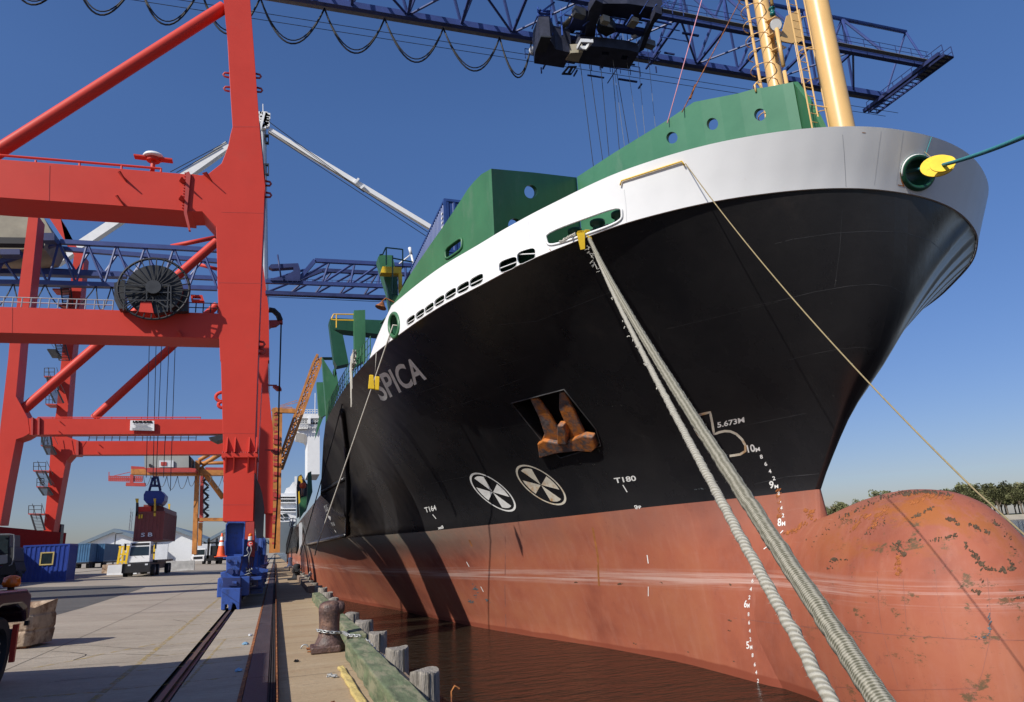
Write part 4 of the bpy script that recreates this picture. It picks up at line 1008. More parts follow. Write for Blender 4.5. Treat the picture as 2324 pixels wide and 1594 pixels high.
# crane post with platform
dpoly('crane_post', Zs('G', (1072, 760), (1085, 738), (1188, 742), (1225, 900), (1240, 1180), (1180, 1200), (1150, 1020), (1095, 850)), 38, .9, 'green')
dpoly('control_platform', Zs('G', (1108, 832), (1265, 838), (1262, 890), (1095, 882)), 37, .6, 'yellow')
dpoly('stair_guard', Zs('G', (1240, 890), (1268, 890), (1268, 1060), (1240, 1070)), 37, .1, 'yellow')
mb = MB()
for a, b in (((1110, 735), (1135, 680)), ((1135, 680), (1272, 695)), ((1272, 695), (1272, 830)), ((1085, 740), (1110, 735)), ((1139, 682), (1139, 820)), ((1190, 745), (1190, 1060)), ((1190, 765), (1355, 798)), ((1190, 1060), (1230, 1060))): mb.tube(oy(*Z('G', *a), 36.6), oy(*Z('G', *b), 36.6), .04, 6)
for i in range(16): mb.tube(oy(*Z('G', 1175, 910+i*9), 36.7), oy(*Z('G', 1238, 912+i*9), 36.7), .02, 4)
mb.build('platform_railing', 'green_dark', ship)
mb = MB()
for a, b, r_ in (((1328, 680), (1340, 735), .1), ((1340, 735), (1245, 812), .05), ((1340, 735), (1375, 865), .07)): mb.tube(oy(*Z('G', *a), 40), oy(*Z('G', *b), 40), r_, 8)
mb.build('signal_staff', 'white', ship, True)
p = oy(*Z('G', 1100, 1150), 34); mb = MB(); mb.lathe([(.08, .2), (.16, .05), (.3, -.1), (.3, -.14)], p, 14, (.3, 0, .9)); mb.tube(p+V((0, 0, .2)), oy(*Z('G', 1135, 1090), 34), .04); mb.tube(oy(*Z('G', 1135, 1090), 34), oy(*Z('G', 1205, 1125), 34), .04); mb.build('deck_lamp', 'rust', ship)
# railing along the deck edge, aft of the white bulwark
mb = MB(); prev = None
for i in range(26):
    y = lerp(27.6, 41, i/25); b = V((XC-smooth_interp(y-11.3, KT)+.1, y, zk(y)))
    mb.tube(b, b+V((0, 0, 1.05)), .022, 5)
    if prev:
        for h in (.35, .7, 1.05): mb.tube(prev+V((0, 0, h)), b+V((0, 0, h)), .016, 5)
    prev = b
mb.build('deck_railing', 'green', ship)
# lashing ropes heaped over the rail
mb = MB(); rr_ = random.Random(3); c0 = V((XC-smooth_interp(29.5-11.3, KT)-.12, 29.5, zk(29.5)+.55))
for k in range(26):
    pts = [c0+V((rr_.uniform(-.12, .05), rr_.uniform(-.7, .7), rr_.uniform(-.35, .35))) for _ in range(7)]; mb.path(pts, .028, 5)
for k in range(7):
    y = c0.y-.3+rr_.uniform(-.25, .25); x = c0.x-.12; L = rr_.uniform(.9, 2.2); mb.path([(x, y, c0.z+.2), (x-.05, y+.05, c0.z-.4), (x-.02, y-.04, c0.z-L*.7), (x, y+.02, c0.z-L)], .028, 5)
tag(mb.build('rope_heap', 'rope_pale'), 'tangled pale ropes hanging over the rail above the name on the black bow', 'ropes')
# ------------------------------------------------------------------ container harbour cranes
def QB(x, y): return ((520+x/6.375)/1.0757, (1250+y/6.375)/1.0757)
def QC(x, y): return ((230+x/4.982)/1.0757, (1100+y/4.982)/1.0757)
def QL(x, y): return ((x/3.664)/1.0757, (1280+y/3.664)/1.0757)
def QM(x, y): return ((640+x/3.985)/1.0757, (950+y/3.985)/1.0757)
def PS(par, name, pts, Y, th, m, holes=(), bev=0):
    mb = MB(); mb.pslab(pts, Y, (0, th, 0), holes); o = mb.build(name, m, par)
    if bev: bevel(o, bev, 2)
    return o
def TB(par, name, pairs, Y, r_, m, n=8, smooth=True):
    mb = MB()
    for a, b in pairs: mb.tube(oy(*a, Y), oy(*b, Y), r_, n)
    return mb.build(name, m, par, smooth and n > 5)
mk('sill_red', (.30, .035, .03), 1., var=.1, spec=.0)
# --- near crane
c1 = thing('gantry_crane', 'nearest red harbour crane with thick leg and blue trussed boom over the ship', 'crane', (-2, 42, 0))
low = Zs('C', (1805, 1305), (1812, 1000), (1806, 600), (1790, 0))+Zs('B', (1784, 1594), (1772, 1300), (1757, 700), (1752, 512))
kn = Zs('B', (1640, 388), (1560, 388))+Zs('B', (1570, 85))+Zs('A', (1630, 1422), (1690, 1408), (1795, 1325), (1822, 1260), (1850, 1180), (1868, 1090), (1885, 1028), (1870, 800), (1842, 300), (1812, 0))
kn.append((509, -330)); kn += [(556, -330)]
kn += Zs('A', (2028, 0), (2060, 420), (2095, 900), (2115, 1150), (2150, 1594))+Zs('B', (2150, 110), (2136, 500), (2124, 760), (2092, 1594))+Zs('C', (2070, 600), (2060, 1000), (2052, 1305))
legp = PS(c1, 'leg', low+kn, 30.50, 1.45, 'crane_red', bev=.015)
bt_ = Zs('A', (-900, 1210), (0, 1292), (900, 1362), (1500, 1412))+Zs('B', (1570, 85), (1560, 388), (1430, 376), (900, 336), (0, 274), (-900, 200))
PS(c1, 'portal_beam', bt_, 30.51, 1.75, 'crane_red', bev=.015)
bm_ = Zs('B', (-900, 1140), (0, 1160), (900, 1186), (1775, 1214), (1780, 1416), (900, 1392), (0, 1370), (-900, 1345))
PS(c1, 'portal_beam', bm_, 30.51, 1.5, 'crane_red', bev=.015)
for pts in (Zs('B', (1508, 70), (1532, 62), (1545, 90), (1515, 395), (1545, 540), (1528, 540), (1490, 400)),): PS(c1, 'splice_flange', pts, 30.39, .16, 'red_dull')
mb = MB()
for i in range(13): p = oy(*Z('B', 1502-i*2, 80+i*23), 30.50); mb.tube(p, p+V((0, -.06, 0)), .035, 6)
mb.build('splice_bolts', 'red_dull', c1)
for (x, y, w_, h_, k) in ((985, 1435, 34, 40, 'A'), (965, 300, 34, 40, 'B'), (1675, 1440, 40, 36, 'A'), (1480, 155, 30, 14, 'B'), (1475, 302, 30, 14, 'B'), (1450, 1380, 18, 28, 'B')):
    pts = Zs(k, (x-w_, y-h_), (x-w_*.4, y-h_*1.0), (x+w_, y+h_), (x, y+h_*.7), (x-w_, y)); mb = MB()
    a, b, c = [oy(*p, 30.50) for p in (pts[0], pts[2], pts[4])]; m_ = (a+b)/2+V((0, -.5, 0)); t_ = V((.05, 0, .02))
    mb.add([a, b, m_, a+t_, b+t_, m_+t_], [(0, 1, 2), (3, 5, 4), (0, 3, 4, 1), (1, 4, 5, 2), (2, 5, 3, 0)]); mb.build('lifting_lug', 'red_dull', c1)
for k, x, y, s_ in (('A', 1857, 612, -1), ('A', 1863, 725, -1), ('A', 2070, 615, 1), ('A', 2080, 728, 1), ('A', 2150, 1487, 1), ('A', 2152, 1580, 1), ('B', 2095, 1462, 1), ('B', 2097, 1518, 1)):
    p = oy(*Z(k, x, y), 30.74); mb = MB()
    mb.path([p+V((0, 0, -.12)), p+V((s_*.2, 0, -.1)), p+V((s_*.26, 0, 0)), p+V((s_*.2, 0, .1)), p+V((0, 0, .12))], .05, 6); mb.build('lifting_eye', 'red_dull', c1, True)
for x, y, s_ in ((1803, 297, 30), (1806, 360, 20)):
    p = oy(*Z('C', x, y), 30.74); mb = MB(); mb.path([p+V((-.26*math.sin(a)*s_/30, 0, .2*math.cos(a)*s_/30)) for a in [math.pi*i/8 for i in range(9)]], .07, 6); mb.build('lifting_eye', 'crane_red', c1, True)
# flange near the foot of the leg
mb = MB(); a = oy(*Z('C', 1795, 770), 30.34); b = oy(*Z('C', 2090, 770), 30.34); mb.box(a.x, b.x, 30.34, 32.10, a.z-.09, a.z+.09)
mb.build('leg_flange', 'crane_red', c1)
for x in (1830, 1895, 2010, 2070):
    for s_ in (1, -1):
        mb = MB(); p = oy(*Z('C', x, 768), 30.50); mb.slab([p+V((0, 0, s_*.09)), p+V((.0, -.28, s_*.09)), p+V((0, 0, s_*.75))], (.05, 0, 0)); mb.build('flange_gusset', 'crane_red', c1)
mb = MB()
for i in range(16): p = a.lerp(b, (i+.5)/16)+V((0, -.0, .09)); mb.tube(p+V((0, .06, 0)), p+V((0, .06, .07)), .03, 6)
mb.build('flange_bolts', 'red_dull', c1)
for pts in (Zs('A', (1886, 1027), (2096, 1027), (2096, 1030), (1886, 1030)), Zs('B', (1771, 963), (2124, 968), (2124, 971), (1771, 966)), Zs('C', (1806, 1170), (2058, 1170), (2058, 1173), (1806, 1173)), Zs('B', (400, 12), (403, 12), (398, 300), (395, 300)), Zs('B', (97, 1165), (99, 1165), (96, 1372), (94, 1372)), Zs('B', (1795, 392), (2136, 400), (2136, 402), (1795, 394)), Zs('C', (1805, 590), (2070, 592), (2070, 594), (1805, 592))):
    mb = MB(); mb.pslab(pts, 30.495, (0, .006, 0)); mb.build('weld_seam', 'red_dull', c1)
# brace tube
q0, q1 = Z('A', -900, 1795), Z('A', 1812, 62)
mb = MB(); mb.tube(oy(*q0, 31.30), oy(*q1, 31.30), .30, 24); o = mb.build('brace_tube', 'crane_red', c1); auto_smooth(o)
# handrails on the upper beam
mb = MB(); mb.tube(oy(*Z('A', -300, 1235), 30.82), oy(*Z('A', 1305, 1368), 30.82), .055, 8)
for x in (290, 645, 985, 1305): mb.tube(oy(*Z('A', x, 1285+x*.062), 30.82), oy(*Z('A', x, 1310+x*.066), 30.82), .05, 6)
mb.build('handrail', 'crane_red', c1)
lp = Z('A', 1245, 1285)
mb = MB(); p = oy(*lp, 30.98); mb.lathe([(.42, 0), (.45, .05), (.40, .15), (.25, .2)], p+V((0, 0, .0)), 18); mb.build('beacon_dome', 'white', c1, True)
mb = MB(); mb.lathe([(.28, -.15), (.3, 0)], p, 14); mb.bar(p+V((-.78, 0, -.02)), p+V((.78, 0, -.02)), .35, .07); mb.tube(p, p+V((0, 0, -1)), .1, 8); mb.build('beacon_stand', 'crane_red', c1)
# cable reel on the middle beam
rc = Z('B', 1272, 1062); RC = oy(*rc, 30.50); rs = 255/3.571/F*(RC-E0).dot(fw)
RC.y = 29.86
reel = bpy.data.objects.new('cable_reel', None); col.objects.link(reel); reel.parent = c1; reel.matrix_parent_inverse = WM(c1).inverted(); reel.location = RC
mb = MB(); mb.path([RC+V((rs*math.cos(a), -.1, rs*math.sin(a))) for a in [2*math.pi*i/48 for i in range(48)]], .05, 6, True); mb.build('reel_rim', 'dark', reel, True)
mb = MB()
for i in range(28): a = 2*math.pi*i/28; mb.bar(RC+V((.25*rs*math.cos(a), -.14, .25*rs*math.sin(a))), RC+V((rs*math.cos(a), -.14, rs*math.sin(a))), .035, .05, (0, 1, 0))
mb.build('reel_spokes', 'dark', reel)
mb = MB(); mb.lathe([(rs*.80, -.05), (rs*.80, .28)], RC, 40, (0, 1, 0)); mb.lathe([(rs*.22, -.3), (rs*.22, .3)], RC+V((0, -.02, 0)), 20, (0, 1, 0)); mb.build('reel_drum', 'steel_dark', reel)
mb = MB()
for a, b in (((1015, 985), (1000, 1190)), ((1188, 990), (1188, 1110)), ((1365, 990), (1355, 1200)), ((1385, 990), (1385, 1200)), ((1000, 1105), (1370, 1110)), ((1010, 985), (1380, 985)), ((1015, 1160), (1100, 1110)), ((1350, 1165), (1270, 1110)), ((1010, 1040), (1380, 1045))):
    mb.bar(oy(*Z('B', *a), 29.62), oy(*Z('B', *b), 29.62), .045)
mb.build('reel_stand', 'steel_dark', c1)
mb = MB(); mb.pslab(Zs('B', (1140, 1120), (1225, 1120), (1245, 1210), (1125, 1200)), 29.66, (0, 1.0, 0)); mb.build('reel_pedestal', 'crane_red', c1)
mb = MB(); mb.pslab(Zs('B', (925, 965), (1010, 940), (1015, 1175), (960, 1175), (925, 1100)), 29.94, (0, .5, 0)); mb.build('reel_motor', 'steel_dark', c1); mb = MB(); mb.pslab(Zs('B', (1390, 1000), (1525, 1020), (1525, 1195), (1390, 1200)), 30.18, (0, .4, 0)); mb.build('reel_motor', 'steel_dark', c1)
mb = MB(); mb.pslab(Zs('B', (1545, 1060), (1640, 1065), (1655, 1112), (1550, 1108)), 29.94, (0, .3, 0), [Zs('B', (1560, 1072), (1625, 1076), (1632, 1100), (1562, 1098))]); mb.build('signal_box', 'crane_red', c1)
# railings along the middle beam
def railing(par, k, x0, x1, y0f, h, Y, m, step, name='railing', r_=.022):
    mb = MB(); x = x0; prev = None
    while x <= x1+1:
        a = oy(*Z(k, x, y0f(x)), Y); b = oy(*Z(k, x, y0f(x)-h), Y); b.x = a.x; mb.tube(a, b, r_*1.2, 5)
        if prev:
            for t in (.5, 1): mb.tube(prev[0].lerp(prev[1], t), a.lerp(b, t), r_, 5)
        prev = (a, b); x += step
    return mb.build(name, m, par)
railing(c1, 'B', -50, 920, lambda x: 1158+x*.03, 78, 30.74, 'galv', 74)
railing(c1, 'B', 1525, 1770, lambda x: 1158+x*.03, 78, 30.74, 'steel_dark', 60)
# second legs of the same crane, hidden behind the first one or out of view on the land side
def box_part(par, name, x0, x1, y0, y1, z0, z1, m='crane_red'):
    mb = MB(); mb.box(x0, x1, y0, y1, z0, z1); return mb.build(name, m, par)
box_part(c1, 'leg', -2.2, -1.1, 39.6, 41.1, 3.2, 11)
box_part(c1, 'leg', -23.2, -21.6, 30.5, 32, 3.4, 21); box_part(c1, 'leg', -23.2, -21.6, 39.6, 41.1, 3.4, 21)
box_part(c1, 'bogie', -22.9, -21.9, 27, 44, .9, 3.4, 'crane_blue')
# sheave arc and cable at the right side of the leg
mb = MB()
arc = [oy(*Z('G', *p), 32.51) for p in ((188, 1185), (225, 1190), (262, 1225), (280, 1270))]
mb.path(arc, .13, 6); mb.build('sheave_guide', 'dark', c1)
mb = MB(); mb.pslab(Zs('G', (188, 1268), (298, 1265), (300, 1290), (275, 1290), (245, 1312), (205, 1318), (190, 1330)), 32.51, (0, .3, 0)); mb.build('sheave_bracket', 'red_dull', c1)
TB(c1, 'power_cable', [(Z('G', 287, 1290), Z('C', 2262, 300)), (Z('C', 2262, 300), Z('C', 2250, 1100)), (Z('C', 2250, 1100), Z('D', 2225, 350))], 32.59, .035, 'dark', 6)
for x0, y0 in ((2165, 202), (2150, 727)):
    mb = MB(); mb.bar(oy(*Z('C', x0, y0), 32.91), oy(*Z('C', x0+80, y0+2), 32.91), .06); mb.pslab(Zs('C', (x0+45, y0+2), (x0+105, y0+5), (x0+118, y0+30.50), (x0+80, y0+32)), 32.75, (0, .5, 0)); mb.build('floodlight', 'red_dull', c1)
PS(c1, 'cable_chute', Zs('C', (2062, 870), (2080, 960), (2105, 1010), (2125, 1080), (2142, 1200), (2132, 1440), (2078, 1440), (2058, 1300)), 32.10, .5, 'tarp_grey')
TB(c1, 'cable_conduit', [(Z('A', 2100, 1000), Z('B', 2150, 200)), (Z('B', 2150, 200), Z('B', 2090, 1560)), (Z('C', 2090, 0), Z('C', 2065, 860))], 32.06, .05, 'grey_steel', 6)
# boom of the near crane (blue)
ZB = 43.0
l1a, l1b = oz(*Z('H', 560, 0), ZB), oz(*Z('J', 1200, 780), ZB)
l2b, l2a = oz(*Z('J', 1540, 530), ZB), oz(*Z('I', 1400, 100), ZB)
dd = (l1b-l1a).normalized(); l1s = l1a-dd*28; l2s = l2b-dd*((l2b-l1b).dot(dd)+(l1b-l1s).length)
wv_ = (l2b-l1b)-dd*((l2b-l1b).dot(dd)); Lb = (l1b-l1s).length
mb = MB(); mb.bar(l1s, l1b, .42, .55); mb.build('boom_chord', 'boom_blue', c1)
mb = MB(); mb.bar(l2s, l2b, .42, .55); mb.build('boom_chord', 'boom_blue', c1)
tc_ = oz(*Z('J', 1370, 240), 49.2)
mid = wv_*.5; tz = V((0, 0, 6.0)); mb = MB(); tend = (tc_-l1s).dot(dd)
mb.tube(l1s+mid+tz, l1s+mid+tz+dd*tend, .2, 10)
mb.build('boom_chord', 'crane_blue', c1, True)
mb = MB(); step = 4.4; n = int(Lb/step)
for i in range(n):
    a = l1s+dd*(i*step); b = a+dd*step; c = a+dd*step/2
    if (c-l1s).dot(dd) < tend+1:
        for s_ in (V((0, 0, 0)), wv_): mb.tube(a+s_, c+mid+tz, .13, 6); mb.tube(b+s_, c+mid+tz, .13, 6)
    mb.tube(a+wv_ if i % 2 else a, b if i % 2 else b+wv_, .1, 6); mb.bar(a, a+wv_, .22)
mb.tube(l1s+mid+tz+dd*tend, l1b, .1, 6); mb.tube(l1s+mid+tz+dd*tend, l2b, .1, 6)
mb.build('boom_lattice', 'boom_blue', c1)
for s_, m_ in ((wv_*-.12, 'navy'), (wv_*1.12, 'navy')):
    mb = MB()
    a = l1s+s_+V((0, 0, -.1)); mb.bar(a, a+dd*Lb, .42, .05); mb.build('boom_walkway', 'grey_steel', c1)
    mb = MB()
    k = 0
    while k*1.8 < Lb: q = a+dd*(k*1.8); mb.bar(q, q+V((0, 0, 1.05)), .04); k += 1
    for h in (.55, 1.05): mb.bar(a+V((0, 0, h)), a+dd*Lb+V((0, 0, h)), .035)
    mb.build('boom_railing', 'navy', c1)
# end platform
e0 = l1b+dd*.2-wv_*.42+V((0, 0, -.5)); e1 = l2b+dd*.2+wv_*.42+V((0, 0, -.5)); ew = (e1-e0)
mb = MB(); mb.bar(e0-dd*.55, e1-dd*.55, .12, .3); mb.bar(e0+dd*.55, e1+dd*.55, .12, .2); mb.bar(e0-dd*1.1, e1-dd*1.1, .3, .35)
for i in range(19): q = e0.lerp(e1, i/18); mb.bar(q-dd*.55, q+dd*.55, .1, .06)
mb.build('end_platform', 'navy', c1)
mb = MB(); mb.bar(e0.lerp(e1, .62)+V((0, 0, .05)), e1+V((0, 0, .05)), .95, .03); mb.build('platform_grating', 'grey_steel', c1)
mb = MB()
for i in range(9):
    for s_ in (-.55, .55): q = e0.lerp(e1, i/8)+dd*s_; mb.bar(q, q+V((0, 0, 1.1)), .05)
for h in (.55, 1.1):
    for s_ in (-.55, .55): mb.bar(e0+dd*s_+V((0, 0, h)), e1+dd*s_+V((0, 0, h)), .05)
mb.build('platform_railing', 'navy', c1)
# trolley
tr_ = bpy.data.objects.new('trolley', None); col.objects.link(tr_); tr_.parent = c1; tr_.matrix_parent_inverse = WM(c1).inverted()
t0 = (oz(*Z('I', 560, 180), ZB)-l1s).dot(dd); T0 = l1s+dd*t0+V((0, 0, -1.0)); tr_.location = T0
def loc(a, b, c): return T0+dd*a+wv_*b+V((0, 0, c))
def tbox(name, a0, a1, b0, b1, c0, c1_, m):
    mb = MB(); mb.hexa([loc(a0, b0, c0), loc(a1, b0, c0), loc(a1, b1, c0), loc(a0, b1, c0), loc(a0, b0, c1_), loc(a1, b0, c1_), loc(a1, b1, c1_), loc(a0, b1, c1_)]); return mb.build(name, m, tr_)
def tz_(name, pts, z, h, m, holes=()):
    mb = MB(); mb.slab([oz(*Z('I', *p), z) for p in pts], (0, 0, h), [[oz(*Z('I', *p), z) for p in q] for q in holes]); return mb.build(name, m, tr_)
tz_('operator_cab', ((345, 515), (585, 552), (650, 430), (520, 400), (480, 330), (395, 330), (350, 440)), 38.6, 2.2, 'trolley_dark')
tz_('machine_deck', ((650, 425), (620, 505), (760, 522), (1115, 562), (1195, 430), (1100, 405), (900, 380), (720, 370)), 39.4, .9, 'trolley_dark', [((900, 420), (960, 425), (950, 450), (890, 445)), ((1060, 450), (1120, 455), (1095, 490), (1045, 480))])
tz_('trolley_frame', ((905, 30), (845, 0), (790, 90), (745, 370), (830, 385), (850, 200), (885, 110)), 40.6, .7, 'trolley_dark'); tz_('trolley_frame', ((700, 70), (790, 90), (770, 300), (720, 370), (560, 330), (640, 200)), 41.0, .4, 'navy', [((650, 250), (740, 250), (700, 330), (610, 310))])
tz_('winch_deck', ((885, 30), (865, 120), (1320, 190), (1385, 120), (1390, 70), (1100, 30)), 41.6, 1.0, 'trolley_dark'); tz_('trolley_frame', ((1320, 190), (1385, 120), (1330, 100), (1235, 300), (1190, 430), (1235, 405)), 40.6, .6, 'trolley_dark')
tz_('trolley_frame', ((860, 240), (870, 200), (1240, 260), (1230, 300)), 41.0, .4, 'navy'); tz_('motor_box', ((860, 260), (880, 205), (985, 225), (1010, 260), (930, 300)), 40.4, .9, 'steel_dark')
tz_('service_box', ((640, 430), (740, 425), (705, 505), (600, 490)), 38.5, .8, 'underside_beige'); tz_('lamp_frame', ((725, 340), (825, 345), (770, 410), (690, 405)), 38.6, .3, 'white_dull', [((735, 352), (800, 355), (765, 400), (705, 396))])
tz_('access_frame', ((568, 608), (620, 545), (692, 545), (645, 612)), 38.2, .12, 'trolley_dark', [((588, 600), (628, 553), (645, 553), (615, 602)), ((635, 602), (662, 553), (680, 553), (645, 604))])
tz_('cab_window', ((350, 430), (400, 300), (485, 305), (440, 425)), 38.45, .12, 'steel_dark'); tz_('cable_tray', ((500, 280), (530, 290), (720, 110), (705, 75)), 41.3, .15, 'underside_beige'); tz_('hatch', ((725, 90), (830, 95), (810, 130), (730, 125)), 41.2, .4, 'underside_beige')
mb = MB()
for x in (375, 480, 560): mb.tube(oz(*Z('I', x, 60), 43.5), oz(*Z('I', x+14, 290), 39.5), .07, 6)
for i in range(9): mb.bar(oz(*Z('I', 377, 90+i*22), 43-.4*i), oz(*Z('I', 478, 96+i*22), 43-.4*i), .3, .05)
mb.build('cab_stair', 'crane_blue', tr_)
mb = MB()
rq = random.Random(9)
for i in range(46):
    a = rq.uniform(-2.5, 10); b = rq.uniform(-.5, 1.1); c = rq.uniform(-1.2, .9); d_ = rq.choice(((rq.uniform(.5, 2.5), 0, 0), (0, rq.uniform(.1, .5), 0), (0, 0, rq.uniform(.5, 2))))
    mb.bar(loc(a, b, c), loc(a+d_[0], b+d_[1], c+d_[2]), rq.uniform(.06, .16))
mb.build('trolley_bracing', 'navy', tr_)
mb = MB()
for a in range(-2, 10, 1):
    for b in (-.3, 1.3): mb.bar(loc(a, b, -.1), loc(a, b, .9), .05)
for b in (-.3, 1.3):
    for c in (0, .5): mb.bar(loc(-2, b, c+.4), loc(9, b, c+.4), .05)
mb.build('trolley_railing', 'boom_blue', tr_)
for i, (a, b) in enumerate((((1, 0), (0, 0)),)): pass
for x, y in ((760, 375), (1155, 280), (330, 410)):
    p = oz(*Z('I', x, y), 41.2); mb = MB(); mb.ball(p, .28, 8, 1.3); mb.build('work_lamp', 'white_dull', tr_, True)
mb = MB(); rq = random.Random(21)
for i in range(70):
    x, y = rq.uniform(350, 1380), rq.uniform(0, 540)
    if y > 560-.35*abs(x-700) and x > 1000: continue
    z = rq.uniform(40.0, 43.4); a = oz(*Z('I', x, y), z); d_ = rq.choice((dd*rq.uniform(1, 3), wv_*rq.uniform(.15, .45), V((0, 0, rq.uniform(.6, 1.8))), dd*1.2+V((0, 0, 1.2)))); mb.bar(a, a+d_, rq.uniform(.05, .12))
mb.build('trolley_bracing', 'crane_blue', tr_)
for i in range(8):
    a = oz(*Z('I', rq.uniform(600, 1300), rq.uniform(100, 420)), rq.uniform(40, 42)); mb = MB(); mb.obox(a, (rq.uniform(.5, 1.1), rq.uniform(.4, .8), rq.uniform(.3, .7)), .1); mb.build('motor_box', ('steel_dark', 'underside_beige', 'grey_steel')[i % 3], tr_)
# hoist ropes down into the hold
HRp = (((720, 520), (825, 1340)), ((795, 530), (900, 1290)), ((885, 535), (952, 1260)), ((980, 560), (1035, 1200)), ((1010, 560), (1110, 1140)), ((945, 185), (1040, 900)), ((1050, 190), (1190, 1110)), ((1160, 170), (1240, 1060)), ((1250, 240), (1326, 1015)))
for i, (a, b) in enumerate(HRp):
    A_ = oy(*Z('I', *a), 42.); B_ = oy(*Z('I', *b), 42.); B_ = A_+(B_-A_)*((A_.z-8)/(A_.z-B_.z)); mb = MB(); mb.tube(A_, B_, .028 if i < 5 else .02, 5); mb.build('hoist_rope', 'steel_dark' if i < 5 else 'grey_steel', tr_)
# festoon cables
hx = [(-360, -120), (120, -55), (640, 20), (1130, 92), (1610, 160), (2070, 235), (2330, 275)]
fp = []
for x, y in hx:
    d_ = ray(*Z('H', x, y)); t = (ZB-EYE)/d_.z; q = E0+d_*t; fp.append(l1s+dd*((q-l1s).dot(dd))-wv_*.06+V((0, 0, -.4)))
fp = [fp[0]-(fp[1]-fp[0])*j for j in (3, 2, 1)]+fp
for a, b in zip(fp, fp[1:]):
    for sg, r_ in ((3.7, .07), (3.4, .05)):
        bb = b
        mb = MB(); mb.path([a.lerp(bb, i/16)-V((0, 0, 4*sg*(i/16)*(1-i/16))) for i in range(17)], r_, 6); mb.build('festoon_cable', 'dark', c1, True)
for dz_, s_ in ((-2.3, -.1), (-2.9, .2)):
    mb = MB(); mb.tube(l1s+wv_*s_+V((0, 0, dz_)), l1b+wv_*s_+V((0, 0, dz_+.3)), .025, 5); mb.build('boom_rope', 'dark', c1)
# bogies of the near crane's sea-side legs
bg_ = bpy.data.objects.new('bogie_train', None); col.objects.link(bg_); bg_.parent = c1; bg_.matrix_parent_inverse = WM(c1).inverted(); bg_.location = (-1.5, 30, 0)
def BX(name, x0, x1, y0, y1, z0, z1, m='crane_blue', bev=.03):
    mb = MB(); mb.box(x0, x1, y0, y1, z0, z1); o = mb.build(name, m, bg_)
    if bev: bevel(o, bev, 2)
    return o
pp_ = [oy(*QB(*p), 29.3) for p in ((205, 205), (245, 158), (508, 158), (478, 690), (205, 690))]
mb = MB(); mb.slab(pp_, (0, .12, 0)); mb.build('pillar_web', 'crane_blue', bg_)
mb = MB()
for a, b in zip(pp_, pp_[1:]+pp_[:1]): mb.bar(a+V((0, -.2, 0)), b+V((0, -.2, 0)), .08, .55, (0, 1, 0)) if False else mb.hexa([a+V((0, -.35, 0)), b+V((0, -.35, 0)), b, a, a.lerp(sum(pp_, V())/5, .1)+V((0, -.35, 0)), b.lerp(sum(pp_, V())/5, .1)+V((0, -.35, 0)), b.lerp(sum(pp_, V())/5, .1), a.lerp(sum(pp_, V())/5, .1)])
mb.build('pillar_frame', 'crane_blue', bg_)
PS(bg_, 'pillar_side', [QB(508, 158), QB(640, 150), QB(640, 700), QB(478, 690)], 29.9, 1.2, 'red_dull')
PS(bg_, 'equalizer_beam', [QB(205, 700), QB(300, 690), QB(435, 690), QB(440, 760), QB(392, 1010), QB(205, 1000)], 28.3, 1.2, 'crane_blue', bev=.04)
PS(bg_, 'equalizer_foot', [QB(115, 940), QB(205, 935), QB(330, 1010), QB(430, 1012), QB(425, 1110), QB(150, 1115), QB(118, 1000)], 27.9, 1.3, 'crane_blue', bev=.03)
PS(bg_, 'rail_clamp', [QB(150, 1030), QB(425, 1030), QB(425, 1180), QB(160, 1180)], 27.5, 1.0, 'navy')
for x, y in ((265, 940),): p = oy(*QB(x, y), 28.2); mb = MB(); mb.lathe([(.12, 0), (.12, .1)], p, 18, (0, -1, 0)); mb.build('pin', 'navy', bg_)
fb = [oy(*QB(*p), 27) for p in ((135, 1190), (430, 1190), (412, 1530), (375, 1530), (350, 1440), (310, 1420), (285, 1530), (240, 1530), (235, 1440), (190, 1440), (185, 1530), (122, 1530))]
mb = MB(); mb.slab(fb, (0, 1.2, 0)); o = mb.build('end_buffer_box', 'crane_blue', bg_); bevel(o, .02, 1)
mb = MB(); mb.slab([oy(*QB(*p), 27) for p in ((140, 1195), (430, 1195), (415, 1525), (130, 1525))], (0, .0, 0)) if False else None
mb.bar(oy(*QB(135, 1240), 26.98), oy(*QB(410, 1425), 26.98), .012); mb.build('box_seam', 'navy', bg_)
for i, y0 in enumerate((28.2, 30.9, 33.6, 36.3, 39.0, 41.7, 44.4)):
    o = BX('bogie_frame', -1.95, -.85, y0, y0+2.5, .38, 1.05); 
    if i > 0: BX('bogie_top', -1.7, -1.05, y0+.5, y0+2.0, 1.05, 1.7)
    for yy in (y0+.6, y0+1.9):
        mb = MB(); mb.lathe([(.30, -.12), (.34, -.1), (.34, .1), (.30, .12)], (-1.4, yy, .35), 20, (1, 0, 0)); mb.build('wheel', 'steel_dark', bg_)
    if i % 2 == 0:
        mb = MB(); mb.tube((-.85, y0+1.2, .72), (-.45, y0+1.2, .72), .2, 12); mb.box(-.84, -.4, y0+1.5, y0+2.0, .35, .9); mb.build('drive_motor', 'crane_blue', bg_)
    BX('anchor_plate', -.85, -.45, y0+.1, y0+.4, .9, 1.02, 'crane_blue', .01)
BX('bogie_cross_box', -1.9, -.95, 29.6, 42, 1.7, 2.4)
for i in range(9):
    y0 = 29.5+i*1.9; mb = MB(); x = -.72+rq.uniform(-.1, .1); mb.bar((x, y0, .9), (x+rq.uniform(-.1, .2), y0+.6, 2.0+rq.uniform(-.4, .8)), .12); mb.bar((x, y0, 1.2), (x+.25, y0+.9, 1.25), .1); mb.build('cable_arm', 'crane_blue', bg_)
